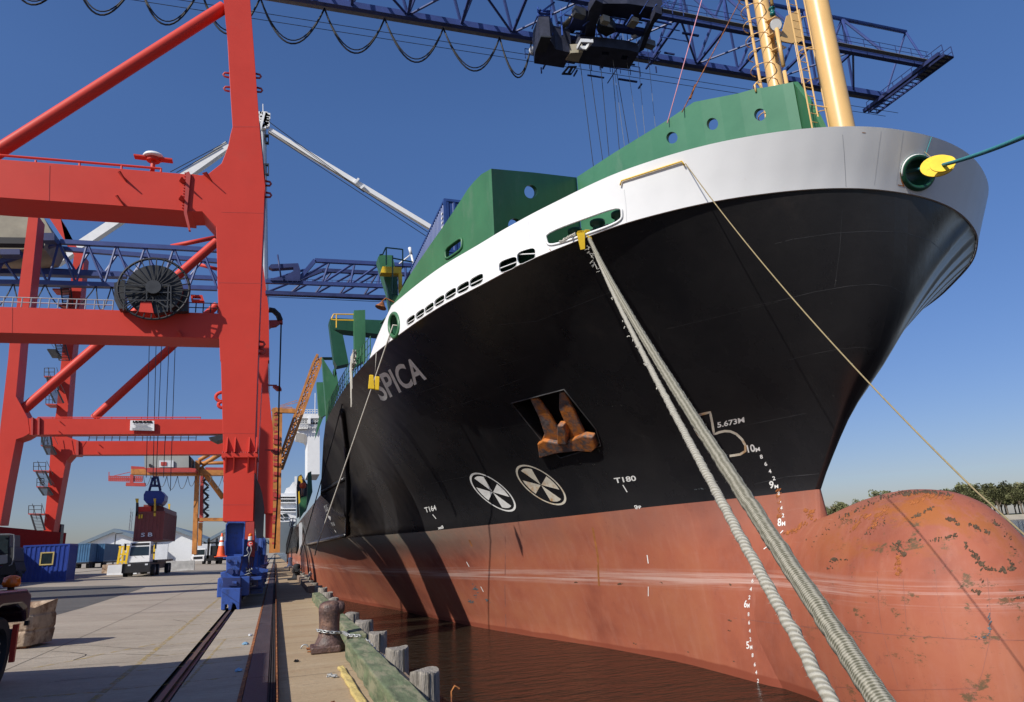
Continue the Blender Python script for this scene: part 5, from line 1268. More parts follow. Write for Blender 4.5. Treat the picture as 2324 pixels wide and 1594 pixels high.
for Y_, (x, y) in ((31.8, (730, 900)),): PS(bg_, 'side_arm', [QB(600, 860), QB(700, 870), QB(860, 895), QB(850, 935), QB(640, 965), QB(600, 965)], 29, .5, 'crane_blue')
PS(bg_, 'side_motor', [QB(540, 1010), QB(700, 1000), QB(690, 1180), QB(560, 1200)], 28.6, .5, 'navy', bev=.03)
PS(bg_, 'warning_sign', [QB(545, 465), QB(612, 465), QB(612, 530), QB(545, 530)], 29, .03, 'white')
a, b = oy(*QB(578, 497), 28.97), None
mb = MB(); mb.lathe([(.10, 0), (.10, .01)], a, 18, (0, -1, 0)); mb.build('sign_disc', 'crane_red', bg_)
vs, fs_ = text_mesh('C'); mb = MB(); mb.add([a+V((-.05+.1*u, -.02, -.06+.12*v)) for u, v in vs], fs_); mb.build('sign_letter', 'white', bg_, fix=False)
mb = MB(); p = oy(*QB(580, 400), 29); mb.lathe([(.08, -.10), (.08, .03), (.04, .06)], p, 14); mb.build('warning_lamp_base', 'white_dull', bg_)
mb = MB(); p = oy(*QB(582, 372), 29); mb.lathe([(.065, -.05), (.07, .05), (.03, .09)], p, 14); mb.build('warning_lamp', 'amber', bg_, True)
mb = MB(); mb.path([oy(*QB(*p), 28.8) for p in ((480, 690), (530, 680), (560, 640), (530, 590), (545, 540))], .025, 6); mb.path([oy(*QB(*p), 28.8) for p in ((590, 535), (600, 600), (560, 700), (565, 820))], .02, 6); mb.build('loose_cable', 'grey_steel', bg_, True)
PS(bg_, 'cone_bracket', [QB(60, 702), QB(205, 702), QB(205, 712), QB(60, 712)], 28.4, .9, 'navy')
cn = thing('traffic_cone', 'orange traffic cone with two white bands standing beside the blue bogie pillar', 'cone', oy(*QB(122, 700), 28.8))
cb = oy(*QB(122, 700), 28.8); mb = MB(); mb.box(cb.x-.22, cb.x+.22, cb.y-.22, cb.y+.22, cb.z, cb.z+.03); mb.lathe([(.15, .03), (.032, .86)], cb, 20); mb.build('cone_body', 'cone', cn)
for h0, h1 in ((.40, .53), (.60, .73)):
    f = lambda h: .15+(.032-.15)*(h-.03)/.83+.003
    mb = MB(); mb.lathe([(f(h0), h0), (f(h1), h1)], cb, 20); mb.build('reflective_band', 'white', cn)
for i, (x, y, w_, h_) in enumerate(((215, 740, 60, 40), (330, 760, 50, 60), (230, 860, 110, 30), (345, 900, 40, 70), (170, 1060, 60, 35), (300, 1080, 70, 40), (230, 1130, 150, 18))):
    Y = (28.2, 28.2, 28.15, 28.15, 27.85, 27.4, 27.4)[i]; PS(bg_, 'access_plate', [QB(x, y), QB(x+w_, y), QB(x+w_, y+h_), QB(x, y+h_)], Y, .08, 'crane_blue' if i % 3 else 'navy', bev=.01)
for i in range(10):
    x, y = 440+rq.uniform(0, 200), 820+rq.uniform(0, 330); mb = MB(); mb.path([oy(*QB(x+rq.uniform(-30, 30)*j, y+rq.uniform(10, 40)*j), 28.4) for j in range(4)], .022, 5); mb.build('hydraulic_hose', ('dark', 'grey_steel')[i % 2], bg_, True)
mb = MB()
for i in range(9): mb.tube(oy(*QB(222+i*30, 172), 28.92), oy(*QB(222+i*30, 172), 28.86), .018, 6)
mb.build('bolt_row', 'navy', bg_)
# --- crane two, further along the quay
c2_ = thing('gantry_crane', 'second red harbour crane further along the quay, with white maker plate on its portal beam', 'crane', (-11, 71, .5))
PS(c2_, 'leg', Zs('B', (230, 420), (310, 420), (235, 1150), (170, 1420))+Zs('C', (155, 0), (128, 290), (178, 380), (225, 470), (240, 590), (190, 620), (130, 640), (60, 1000), (0, 1335), (-60, 1335), (-20, 900), (0, 560), (65, 0))+Zs('B', (80, 1420), (135, 1150)), 65, 1.9, 'crane_red')
PS(c2_, 'portal_beam', Zs('C', (195, 470), (1830, 478), (1830, 594), (235, 602)), 65.03, 1.2, 'crane_red')
for x in (262, 315): PS(c2_, 'splice_flange', Zs('C', (x-8, 462), (x+6, 462), (x+4, 604), (x-10, 604)), 64.85, .3, 'red_dull')
PS(c2_, 'leg', Zs('B', (490, 440), (535, 650), (600, 650), (685, 740), (655, 1060), (600, 1430))+Zs('C', (582, 0), (545, 460), (545, 620), (650, 655), (700, 655), (630, 765), (580, 765), (535, 815), (500, 1000), (430, 1395), (350, 1395), (395, 950), (412, 680), (455, 420), (497, 0))+Zs('B', (510, 1430), (560, 1060), (600, 740), (400, 440)), 78, 1.9, 'crane_red')
PS(c2_, 'portal_beam', Zs('C', (560, 655), (1830, 652), (1830, 760), (580, 765)), 78.03, 1.2, 'crane_red')
PS(c2_, 'splice_flange', Zs('C', (618, 650), (636, 650), (636, 768), (614, 768)), 77.8, .3, 'red_dull')
for x, y in ((478, 490), (470, 570)): PS(c2_, 'lifting_lug', Zs('C', (x-8, y-8), (x+12, y+6), (x, y+6)), 64.8, .25, 'red_dull')
for x, y in ((797, 678), (790, 740)): PS(c2_, 'lifting_lug', Zs('C', (x-8, y-8), (x+12, y+6), (x, y+6)), 77.8, .25, 'red_dull')
PS(c2_, 'leg', Zs('C', (2090, 0), (2172, 0), (2176, 240), (2212, 560), (2212, 1240), (2070, 1240)), 77, 1.9, 'crane_red')
PS(c2_, 'leg_foot', Zs('C', (2150, 1240), (2210, 1240), (2205, 1440), (2150, 1440)), 77.2, 1.2, 'crane_red')
PS(c2_, 'leg', Zs('B', (2060, 700), (2128, 800), (2178, 1180), (2182, 1594))+Zs('C', (2172, 0), (2060, 0)), 77.1, 1.5, 'crane_red')
mb = MB(); mb.tube(oy(*Z('C', 110, 470), 65.8), oy(*Z('B', 1760, 630), 65.8), .42, 16); o = mb.build('brace_tube', 'crane_red', c2_); auto_smooth(o)
mb = MB(); mb.tube(oy(*Z('C', 760, 470), 78.8), oy(*Z('B', 1760, 1145), 78.8), .42, 16); o = mb.build('brace_tube', 'crane_red', c2_); auto_smooth(o)
mb = MB(); mb.tube(oy(*Z('B', 1385, 672), 78), oy(*Z('B', 1760, 595), 78), .25, 12); mb.tube(oy(*Z('B', 1615, 818), 78), oy(*Z('B', 1760, 855), 78), .2, 12); mb.build('brace_tube', 'crane_red', c2_, True)
# sill beam between the land-side legs
a0 = oy(*Z('C', -200, 1335), 61); zt0 = oy(*Z('C', 0, 1360), 66).z
mb = MB(); mb.box(-22.1, -20.1, 46, 82, zt0-2.3, zt0); mb.build('sill_beam', 'sill_red', c2_)
for y0 in (62, 66, 75, 79):
    mb = MB(); mb.slab([(-21.8, y0, zt0-2.3), (-21.8, y0+3, zt0-2.3), (-21.8, y0+2.3, zt0-3.0), (-21.8, y0+.7, zt0-3.0)], (1.4, 0, 0)); mb.build('bogie_link', 'crane_red', c2_)
    mb = MB(); mb.box(-21.7, -20.2, y0, y0+3, 1.0, zt0-2.9); mb.build('bogie', 'boom_blue', c2_)
for y0 in (58, 62, 66, 73, 77, 81):
    mb = MB(); mb.box(-1.9, -.8, y0, y0+3, .4, 1.6); mb.box(-1.7, -1.0, y0+.8, y0+2.2, 1.6, 3.2); mb.build('bogie', 'boom_blue', c2_)
railing(c2_, 'C', 720, 1640, lambda x: 652, 46, 79, 'steel_dark', 62, r_=.035)
railing(c2_, 'C', 305, 1690, lambda x: 474, 14, 65.6, 'crane_red', 120, r_=.03)
PS(c2_, 'access_platform', Zs('C', (1690, 625), (1805, 600), (1805, 640), (1750, 655)), 64, 2, 'steel_dark')
# maker plate
PS(c2_, 'maker_plate', Zs('C', (1056, 486), (1250, 490), (1250, 571), (1053, 568)), 64.75, .12, 'white', bev=.01)
def ptext(par, body, p0, p1, hpx, Y, m, name='lettering', bold=0):
    vs, fs_ = text_mesh(body); a = oy(*p0, Y); b = oy(*p1, Y); h = hpx/F*(a-E0).dot(fw); mb = MB()
    mb.add([a+(b-a)*u+V((0, 0, h*v)) for u, v in vs], fs_)
    if bold:
        for d_ in (bold, -bold): mb.add([a+(b-a)*u+V((d_, 0, h*v)) for u, v in vs], fs_)
    return mb.build(name, m, par, fix=False)
ptext(c2_, 'LIEBHERR', Z('C', 1078, 507), Z('C', 1234, 508), 5.0, 64.7, 'dark', 'maker_name', .03)
for i, (x0, x1) in enumerate(((1080, 1215), (1095, 1195), (1090, 1215), (1068, 1230), (1068, 1225))):
    mb = MB(); mb.pslab(Zs('C', (x0, 516+i*10.5), (x1, 517+i*10.5), (x1, 519.5+i*10.5), (x0, 518.5+i*10.5)), 64.7, (0, .02, 0)); mb.build('plate_line', 'grey_steel', c2_)
# stair tower
stp = [((355, 470), 125), ((368, 455), 350), ((330, 415), 685), ((268, 400), 890), ((295, 385), 1020), ((228, 365), 1240)]
for (xa, xb), y in stp:
    PS(c2_, 'stair_landing', Zs('C', (xa, y), (xb, y+2), (xb, y+12), (xa, y+10)), 77, 1.6, 'red_dull')
    mb = MB()
    for x in (xa+3, (xa*2+xb)/3, xb-30):
        mb.bar(oy(*Z('C', x, y), 77), oy(*Z('C', x+2, y-62), 77), .05)
    for h in (30, 62): mb.bar(oy(*Z('C', xa+3, y-h), 77), oy(*Z('C', xb-28, y-h), 77), .05)
    mb.build('landing_railing', 'steel_dark', c2_)
for a, b in (((378, 135), (405, 240)), ((395, 240), (445, 345)), ((335, 600), (350, 690)), ((350, 695), (385, 765)), ((292, 900), (345, 1015)), ((310, 1030), (355, 1095)), ((250, 1250), (290, 1380)), ((430, -20), (385, -90))):
    mb = MB(); A_, B_ = oy(*Z('C', *a), 77), oy(*Z('C', *b), 77)
    for o_ in (0, .75):
        mb.bar(A_+V((o_, 0, 0)), B_+V((o_, 0, 0)), .07, .14); mb.bar(A_+V((o_, 0, 1)), B_+V((o_, 0, 1)), .04)
    for i in range(12): q = A_.lerp(B_, i/11); mb.bar(q, q+V((.75, 0, 0)), .16, .04)
    mb.build('stair_flight', 'steel_dark', c2_)
st2 = [((425, 560), 1010), ((478, 545), 1140)]
for (xa, xb), y in st2: PS(c2_, 'stair_landing', Zs('B', (xa, y), (xb, y+2), (xb, y+14), (xa, y+12)), 77, 1.6, 'red_dull')
mb = MB()
for a, b in (((490, 980), (510, 1150)), ((440, 1435), (480, 1594))):
    A_, B_ = oy(*Z('B', *a), 77), oy(*Z('B', *b), 77)
    for o_ in (0, .9): mb.bar(A_+V((o_, 0, 0)), B_+V((o_, 0, 0)), .1, .1)
    for i in range(14): q = A_.lerp(B_, i/13); mb.bar(q, q+V((.9, 0, 0)), .16, .05)
mb.build('stair_flight', 'steel_dark', c2_)
# blue boom of crane two
def truss(par, top, bot, Ys, m, n, r1=.22, r2=.12):
    def along(pts, t):
        L = [0]
        for a, b in zip(pts, pts[1:]): L.append(L[-1]+math.hypot(b[0]-a[0], b[1]-a[1]))
        d = t*L[-1]
        for i in range(len(pts)-1):
            if d <= L[i+1]+1e-9: f_ = (d-L[i])/(L[i+1]-L[i]); return (lerp(pts[i][0], pts[i+1][0], f_), lerp(pts[i][1], pts[i+1][1], f_))
        return pts[-1]
    for Y in Ys:
        mb = MB()
        for pts in (top, bot):
            for a, b in zip(pts, pts[1:]): mb.bar(oy(*a, Y), oy(*b, Y), r1*2, r1*2)
        mb.build('boom_chord', m, par); mb = MB()
        for i in range(n):
            a = along(bot, i/n); b = along(top, (i+.5)/n); c = along(bot, (i+1)/n)
            mb.tube(oy(*a, Y), oy(*b, Y), r2, 6); mb.tube(oy(*b, Y), oy(*c, Y), r2, 6)
        mb.build('boom_lattice', m, par)
    mb = MB()
    for i in range(n+1):
        for pts in (top, bot): a = along(pts, i/n); mb.tube(oy(*a, Ys[0]), oy(*a, Ys[-1])+V((0, 0, oy(*a, Ys[0]).z-oy(*a, Ys[-1]).z)), r2, 6)
    mb.build('boom_cross_ties', m, par)
truss(c2_, Zs('B', (-300, 900), (490, 635), (1760, 702)), Zs('B', (-300, 960), (300, 965), (1760, 1012)), (71,), 'boom_blue', 9)
truss(c2_, Zs('B', (-300, 800), (490, 690), (1760, 790)), Zs('B', (-300, 860), (300, 865), (1760, 930)), (75,), 'boom_blue', 9)
PS(c2_, 'boom_girder', Zs('B', (-300, 840), (300, 855), (1020, 885), (1020, 915), (300, 895), (-300, 880)), 72, .8, 'boom_blue')
PS(c2_, 'boom_girder', Zs('B', (-300, 930), (1020, 965), (1020, 995), (-300, 960)), 71.5, .8, 'navy')
truss(c2_, Zs('G', (440, 930), (560, 785), (1395, 828)), Zs('G', (160, 955), (1300, 1000)), (71,), 'boom_blue', 5, .2, .13)
truss(c2_, Zs('G', (440, 935), (620, 865), (1340, 900)), Zs('G', (160, 1045), (1150, 1085)), (75,), 'navy', 5, .2, .12)
PS(c2_, 'boom_girder', Zs('G', (160, 1035), (1150, 1075), (1150, 1092), (160, 1055)), 70.5, .6, 'navy')
PS(c2_, 'hinge_head', Zs('G', (185, 835), (205, 815), (425, 806), (445, 870), (440, 950), (200, 945), (205, 930), (320, 910), (388, 868), (385, 838), (215, 850)), 70.6, .8, 'navy')
TB(c2_, 'hinge_pendant', [(Z('G', 258, 738), Z('G', 285, 920))], 70.4, .08, 'navy')
mb = MB()
for i in range(24): x = 180+i*40; mb.bar(oy(*Z('G', x, 945+x*.03), 70.4), oy(*Z('G', x, 922+x*.03), 70.4), .04)
mb.bar(oy(*Z('G', 180, 928), 70.4), oy(*Z('G', 1140, 957), 70.4), .04); mb.build('boom_railing', 'navy', c2_)
for y0, y1 in ((1065, 1110), (1078, 1122)): TB(c2_, 'boom_rope', [(Z('G', 170, y0), Z('G', 1160, y1))], 71, .035, 'steel_dark', 5)
fx_ = [-140, 110, 365, 780, 905, 1150]
for a, b in zip(fx_, fx_[1:]):
    mb = MB(); A_, B_ = oy(*Z('B', a, 962+a*.03), 71), oy(*Z('B', b, 962+b*.03), 71); mb.path([A_.lerp(B_, i/12)-V((0, 0, 4*2.5*(i/12)*(1-i/12))) for i in range(13)], .06, 5); mb.build('festoon_cable', 'steel_dark', c2_)
# machinery house under the upper beam at far left
PS(c2_, 'machinery_house', Zs('B', (-400, 380), (350, 430), (420, 560), (350, 680), (-400, 740)), 70, 5, 'underside_beige')
PS(c2_, 'house_beam', Zs('B', (-400, 590), (330, 600), (330, 650), (-400, 640)), 68.6, 1, 'dark')
for x0, x1, y0, y1 in ((0, 160, 690, 735), (340, 440, 560, 620)): PS(c2_, 'house_duct', Zs('B', (x0, y0), (x1, y0), (x1, y1), (x0, y1)), 68, 1, 'navy')
# hoist of crane two: spreader and container
RT_ = [(1210, 1594, 1185), (1265, 1594, 1240), (1310, 1594, 1265), (1370, 1594, 1325), (1420, 1594, 1380)]
for xt, _, xb in RT_:
    mb = MB(); mb.tube(oy(*Z('B', xt, 1455), 72.2), oy(*Z('C', xb, 950 if xb < 1330 else 1060), 72.2), .035, 5); mb.build('hoist_rope', 'steel_dark', c2_)
sp_ = thing('spreader', 'blue headblock and red spreader frame with yellow corner flippers holding the maroon container', 'spreader', oy(*QC(700, 700), 74))
TB(sp_, 'sling_leg', [(QC(715, 330), QC(670, 490)), (QC(770, 330), QC(805, 490)), (QC(715, 330), QC(770, 330)), (QC(735, 330), QC(738, 440)), (QC(690, 430), QC(790, 430))], 73, .12, 'navy', 6)
PS(sp_, 'headblock', [QC(*p) for p in ((600, 540), (625, 490), (810, 490), (860, 545), (850, 610), (815, 655), (640, 650), (600, 600))], 72.6, 2.2, 'cont_blue', bev=.03)
PS(sp_, 'headblock_sheave', [QC(*p) for p in ((640, 640), (800, 640), (790, 670), (660, 670))], 72.4, 2.5, 'navy')
PS(sp_, 'spreader_end_beam', [QC(*p) for p in ((525, 685), (690, 680), (690, 765), (525, 745))], 72.1, .5, 'crane_red')
PS(sp_, 'spreader_beam', [QC(*p) for p in ((600, 660), (760, 660), (850, 690), (850, 770), (720, 790), (600, 790))], 73, 9, 'cont_maroon')
for x0, x1, y0, y1, y_ in ((500, 540, 585, 800, 72), (720, 752, 585, 800, 72), (895, 925, 650, 835, 80)):
    PS(sp_, 'flipper', [QC(x0, y0), QC(x1, y0), QC(x1-6, y0+50), QC(x0+8, y0+50)], y_, .12, 'yellow')
    PS(sp_, 'flipper_arm', [QC(x0+8, y0+50), QC(x1-6, y0+50), QC(x1-3, y1), QC(x0+2, y1)], y_, .3, 'steel_dark' if x0 < 700 else 'rail_yellow')
# corrugated container generator
def container(root, x0, x1, y0, y1, z0, z1, m, end_plain=False, parts=True):
    t = .06; fr = MB()
    for x in (x0, x1-.12):
        for y in (y0, y1-.12): fr.box(x, x+.12, y, y+.12, z0, z1)
    for z in (z0, z1-.12):
        fr.box(x0+.12, x1-.12, y0, y0+.1, z, z+.12); fr.box(x0+.12, x1-.12, y1-.1, y1, z, z+.12)
        fr.box(x0, x0+.1, y0+.12, y1-.12, z, z+.12); fr.box(x1-.1, x1, y0+.12, y1-.12, z, z+.12)
    fr.build('frame', m, root)
    def corr(a, b, nrm):
        a = V(a); b = V(b); L = (b-a).length; n = max(4, int(L/.28)); mb = MB(); k = 0; pts = []
        for i in range(n):
            for f_, d_ in ((0, 0), (.3, 0), (.42, 1), (.88, 1)): pts.append(a.lerp(b, min(1, (i+f_)/n))+V(nrm)*(-.015-.04*d_))
        pts.append(b+V(nrm)*-.015)
        for p in pts: mb.v += [V((p.x, p.y, z0+.12)), V((p.x, p.y, z1-.12))]
        mb.f = [(2*i, 2*i+2, 2*i+3, 2*i+1) for i in range(len(pts)-1)]; return mb.build('side_panel', m, root, fix=False)
    corr((x0+.12, y0, 0), (x1-.12, y0, 0), (0, -1, 0)); corr((x0+.12, y1, 0), (x1-.12, y1, 0), (0, 1, 0))
    corr((x0, y0+.12, 0), (x0, y1-.12, 0), (-1, 0, 0)); corr((x1, y0+.12, 0), (x1, y1-.12, 0), (1, 0, 0))
    mb = MB(); mb.box(x0+.05, x1-.05, y0+.05, y1-.05, z1-.07, z1-.03); mb.build('roof', m, root)
    mb = MB(); mb.box(x0+.05, x1-.05, y0+.05, y1-.05, z0+.02, z0+.07); mb.build('floor', m, root)
p0 = oy(*QC(470, 1105), 72); p1 = oy(*QC(745, 1105), 72)
hc = thing('shipping_container', 'maroon corrugated container hoisted in the air above the white yard truck', 'container', (p0.x+1.2, 76, p0.z))
container(hc, p0.x, p0.x+2.44, 72, 80.5, p0.z, p0.z+2.6, 'cont_maroon')
vs, fs_ = text_mesh('S B'); mb = MB(); mb.add([V((p0.x+.62+.95*u, 71.96, p0.z+.35+.36*v)) for u, v in vs], fs_); mb.build('lettering', 'white', hc, fix=False)
mb = MB()
for x in (.28, .48): mb.box(p0.x+x, p0.x+x+.13, 71.94, 71.97, p0.z+2.0, p0.z+2.35)
mb.build('yellow_label', 'yellow', hc)
# --- yard truck
tb = og(*QC(540, 1440)); TX, TY = oy(*QC(545, 1300), 70).x, 70.; TZ = zg(TX)
yt = thing('yard_truck', 'white cab terminal tractor with flatbed chassis facing the viewer under the hanging container', 'truck', (TX, TY, TZ))
def yb(name, x0, x1, y0, y1, z0, z1, m, bev=0):
    mb = MB(); mb.box(TX+x0, TX+x1, TY+y0, TY+y1, TZ+z0, TZ+z1); o = mb.build(name, m, yt)
    if bev: bevel(o, bev, 2)
    return o
mb = MB(); mb.hexa([V((TX+x, TY+y, TZ+z)) for x, y, z in ((-.92, 0, 1.2), (.88, 0, 1.2), (.88, 1.7, 1.2), (-.92, 1.7, 1.2), (-.82, .22, 2.95), (.82, .22, 2.95), (.82, 1.7, 2.95), (-.82, 1.7, 2.95))]); o = mb.build('cab', 'white', yt); bevel(o, .06, 2)
mb = MB(); mb.hexa([V((TX+x, TY+y, TZ+z)) for x, y, z in ((-.78, .05, 1.8), (.74, .05, 1.8), (.74, .1, 1.8), (-.78, .1, 1.8), (-.74, .15, 2.55), (.70, .15, 2.55), (.70, .2, 2.55), (-.74, .2, 2.55))]); mb.build('windscreen', 'glass', yt)
mb = MB(); mb.hexa([V((TX+x, TY+y, TZ+z)) for x, y, z in ((-.70, .16, 2.66), (.70, .16, 2.66), (.70, .22, 2.66), (-.70, .22, 2.66), (-.70, .19, 2.86), (.70, .19, 2.86), (.70, .25, 2.86), (-.70, .25, 2.86))]); mb.build('roof_panel', 'dark', yt)
yb('side_window', .86, .885, .5, 1.3, 1.9, 2.6, 'glass')
yb('chassis', -1.0, .95, .1, 9.5, .55, 1.15, 'steel_dark', .03); yb('bumper', -1.25, 1.0, -.15, .3, .35, 1.15, 'dark', .04)
for x in (-.8, .55): yb('headlight', x, x+.22, -.17, -.14, .95, 1.08, 'white_dull')
yb('flatbed', -1.2, 1.2, 2.2, 12.5, 1.15, 1.35, 'steel_dark')
for x in (-1.1, 1.05):
    for y in (1.0, 3.2, 9.5, 10.9):
        mb = MB(); mb.lathe([(.44, -.17), (.5, -.12), (.5, .12), (.44, .17)], (TX+x, TY+y, TZ+.5), 20, (1, 0, 0)); w__ = mb.build('wheel', 'black_rubber', yt)
        mb = MB(); mb.lathe([(.24, -.19), (.24, .19)], (TX+x, TY+y, TZ+.5), 14, (1, 0, 0)); mb.build('hub', 'grey_steel', w__)
for s_ in (-1, 1):
    mb = MB(); mb.tube((TX+s_*.85, TY+.3, TZ+2.8), (TX+s_*1.3, TY+.2, TZ+2.85), .03, 5); mb.box(TX+s_*1.2-.05, TX+s_*1.2+.1, TY+.1, TY+.15, TZ+2.3, TZ+2.85); mb.build('mirror', 'dark', yt)
mb = MB()
for a in (-.4, .15): mb.bar((TX+a, TY-.02, TZ+1.78), (TX+a+.18, TY-.0, TZ+1.62), .02)
mb.build('wiper', 'dark', yt)
# --- yard objects
def ground_at(px, Y): x = oy(px, 1260, Y).x; return x, zg(x)
def yard_container(px0, px1, Y, dep, h, m, label, zoff=0, group=None, cat='container', name='shipping_container'):
    x0, _ = ground_at(px0, Y); x1, z = ground_at(px1, Y); z += zoff
    r_ = thing(name, label, cat, ((x0+x1)/2, Y, z), group); container(r_, x0, x1, Y, Y+dep, z, z+h, m); return r_, x0, x1, z
oc, x0, x1, z_ = yard_container(50, 156, 62, 2.4, 2.75, 'cont_blue', 'small bright blue site container with one framed window beside the red crane leg', 0, cat='site office', name='site_container')
fw_ = MB(); cx_ = x0+(x1-x0)*.39
fw_.slab([(cx_, 61.96, z_+1.25), (cx_+.9, 61.96, z_+1.25), (cx_+.9, 61.96, z_+2.2), (cx_, 61.96, z_+2.2)], (0, .08, 0), [[V(p) for p in ((cx_+.09, 61.96, z_+1.34), (cx_+.81, 61.96, z_+1.34), (cx_+.81, 61.96, z_+2.11), (cx_+.09, 61.96, z_+2.11))]]); wf = fw_.build('window', 'timber_yellow', oc)
mb = MB(); mb.box(cx_+.08, cx_+.82, 61.985, 61.995, z_+1.33, z_+2.12); mb.build('pane', 'glass', wf)
for i, (a, b, Y, dp, lb) in enumerate(((171, 203, 118, 12, 'slate blue container on a trailer, left one of the parked pair'), (203, 236, 122, 12, 'slate blue container on a trailer, right one of the parked pair'))):
    r_, x0, x1, z_ = yard_container(a, b, Y, dp, 2.6, 'cont_slate', lb, .9, 'parked trailers with blue containers')
    tl = thing('trailer', ('dark low trailer under the left slate blue container', 'dark low trailer under the right slate blue container')[i], 'trailer', ((x0+x1)/2, Y, z_-.9), 'parked trailers')
    mb = MB(); mb.box(x0, x1, Y, Y+12, z_-.25, z_-.01); mb.build('trailer_frame', 'dark', tl)
    for x in (x0+.2, x1-.2):
        for y in (Y+.8, Y+2): mb = MB(); mb.lathe([(.42, -.2), (.42, .2)], (x, y, z_-.48), 14, (1, 0, 0)); mb.build('wheel', 'black_rubber', tl)
def barrier(px, Y, ln, label, m, h=.85, rz=0, group=None):
    x, z = ground_at(px, Y); mb = MB(); mb.slab([(-ln/2, -.3, 0), (-ln/2, .3, 0), (-ln/2, .22, .2), (-ln/2, .1, h), (-ln/2, -.1, h), (-ln/2, -.22, .2)], (ln, 0, 0))
    o = mb.build('concrete_barrier', m); o.location = (x, Y, z); o.rotation_euler = (0, 0, rz); bevel(o, .03, 2); return tag(o, label, 'barrier', group)
barrier(262, 86, 2.2, 'pale brown concrete barrier block behind the white barrier, left of the yard truck', 'barrier', .9)
barrier(282, 78, 2.6, 'white painted concrete barrier just left of the yard truck', 'white_dull', .95)
barrier(411, 90, 3.0, 'long grey concrete barrier right of the yard truck near the crane leg', 'barrier_grey', 1.1)
# yellow machinery frame
yf = thing('lifting_frame', 'yellow lifting frame parked on the ground behind the white barrier', 'lifting frame', ground_at(290, 100)+(0,))
gx, gz = ground_at(268, 100); yf.location = (gx, 100, gz); mb = MB()
for i in range(5):
    x = gx+i*.9; mb.bar((x, 100, gz), (x+.2, 100, gz+2.9), .24); mb.bar((x, 103, gz), (x, 103, gz+2.7), .2)
    if i < 4: mb.bar((x, 100, gz+.8), (x+.9, 100, gz+2.6), .12)
for z in (1.0, 1.9, 2.8): mb.bar((gx, 100, gz+z), (gx+3.7, 100, gz+z), .2); mb.bar((gx, 103, gz+z), (gx+3.7, 103, gz+z), .2)
mb.build('frame', 'yellow', yf)
# warehouses
def shed(px0, pxr, px1, ye, yr, Y, label, group='white warehouses at the end of the yard'):
    a = oy(px0, ye, Y); r_ = oy(pxr, yr, Y); b = oy(px1, ye, Y); z0 = zg(a.x)-1
    w = thing('warehouse', label, 'warehouse', (r_.x, Y, z0), group); ez = (a.z+b.z)/2
    mb = MB(); mb.slab([(a.x, Y, z0), (b.x, Y, z0), (b.x, Y, ez), (r_.x, Y, r_.z), (a.x, Y, ez)], (0, 60, 0)); mb.build('wall', 'shed_white', w)
    mb = MB(); t = .9
    for p, s_ in ((V((a.x-1, 0, ez-.4)), 1), (V((b.x+1, 0, ez-.4)), -1)):
        mb.hexa([V((p.x, Y-1.2, p.z)), V((r_.x, Y-1.2, r_.z)), V((r_.x, Y+61, r_.z)), V((p.x, Y+61, p.z)), V((p.x, Y-1.2, p.z+t)), V((r_.x, Y-1.2, r_.z+t)), V((r_.x, Y+61, r_.z+t)), V((p.x, Y+61, p.z+t))])
    mb.build('roof', 'roof_grey', w); return w, a, b, ez, z0
w_, a, b, ez, z0 = shed(185, 260, 340, 1236, 1208, 210, 'white warehouse with the leftmost grey gable, behind the parked blue containers')
w_, a, b, ez, z0 = shed(345, 395, 462, 1232, 1203, 212, 'white warehouse with grey gable behind the hanging container')
w_, a, b, ez, z0 = shed(466, 535, 600, 1232, 1196, 214, 'white warehouse partly hidden by the near red crane leg')
for i in range(7):
    x = lerp(a.x-55, a.x+8, i/6); mb = MB(); mb.box(x, x+4.5, 207.5, 208.6, zg(x)-.2, zg(x)+4.2); r_ = mb.build('loading_shelter', 'white_dull'); tag(r_, 'low white loading shelter on the warehouse front, %s from the left' % ('first','second','third','fourth','fifth','sixth','seventh')[i], 'shelter', 'loading shelters')
for nm_, px, yt_, Y, r_, lb, ct in (('light_pole', 258, 1212, 150, .14, 'thin grey light pole in front of the leftmost warehouse', 'pole'),):
    x, z = ground_at(px, Y); t = oy(px, yt_, Y); mb = MB(); mb.tube((x, Y, z), (x, Y, t.z), r_, 8, r_*.6); mb.bar((x, Y, t.z), (x+1.2, Y, t.z+.1), .15); tag(mb.build(nm_, 'steel_dark'), lb, ct)
x, z = ground_at(289, 420); mb = MB(); zt_ = oy(289, 1162, 420).z
for i in range(3): a_ = i*2.09; mb.tube((x+.9*math.cos(a_), 420+.9*math.sin(a_), z), (x+.5*math.cos(a_), 420+.5*math.sin(a_), zt_), .12, 5)
k = z
while k < zt_:
    for i in range(3): a_ = i*2.09; b_ = (i+1)*2.09; mb.tube((x+.8*math.cos(a_), 420+.8*math.sin(a_), k), (x+.8*math.cos(b_), 420+.8*math.sin(b_), k+2), .07, 4)
    k += 2
tag(mb.build('radio_mast', 'grey_steel'), 'slender distant lattice radio mast rising behind the leftmost warehouse', 'mast')
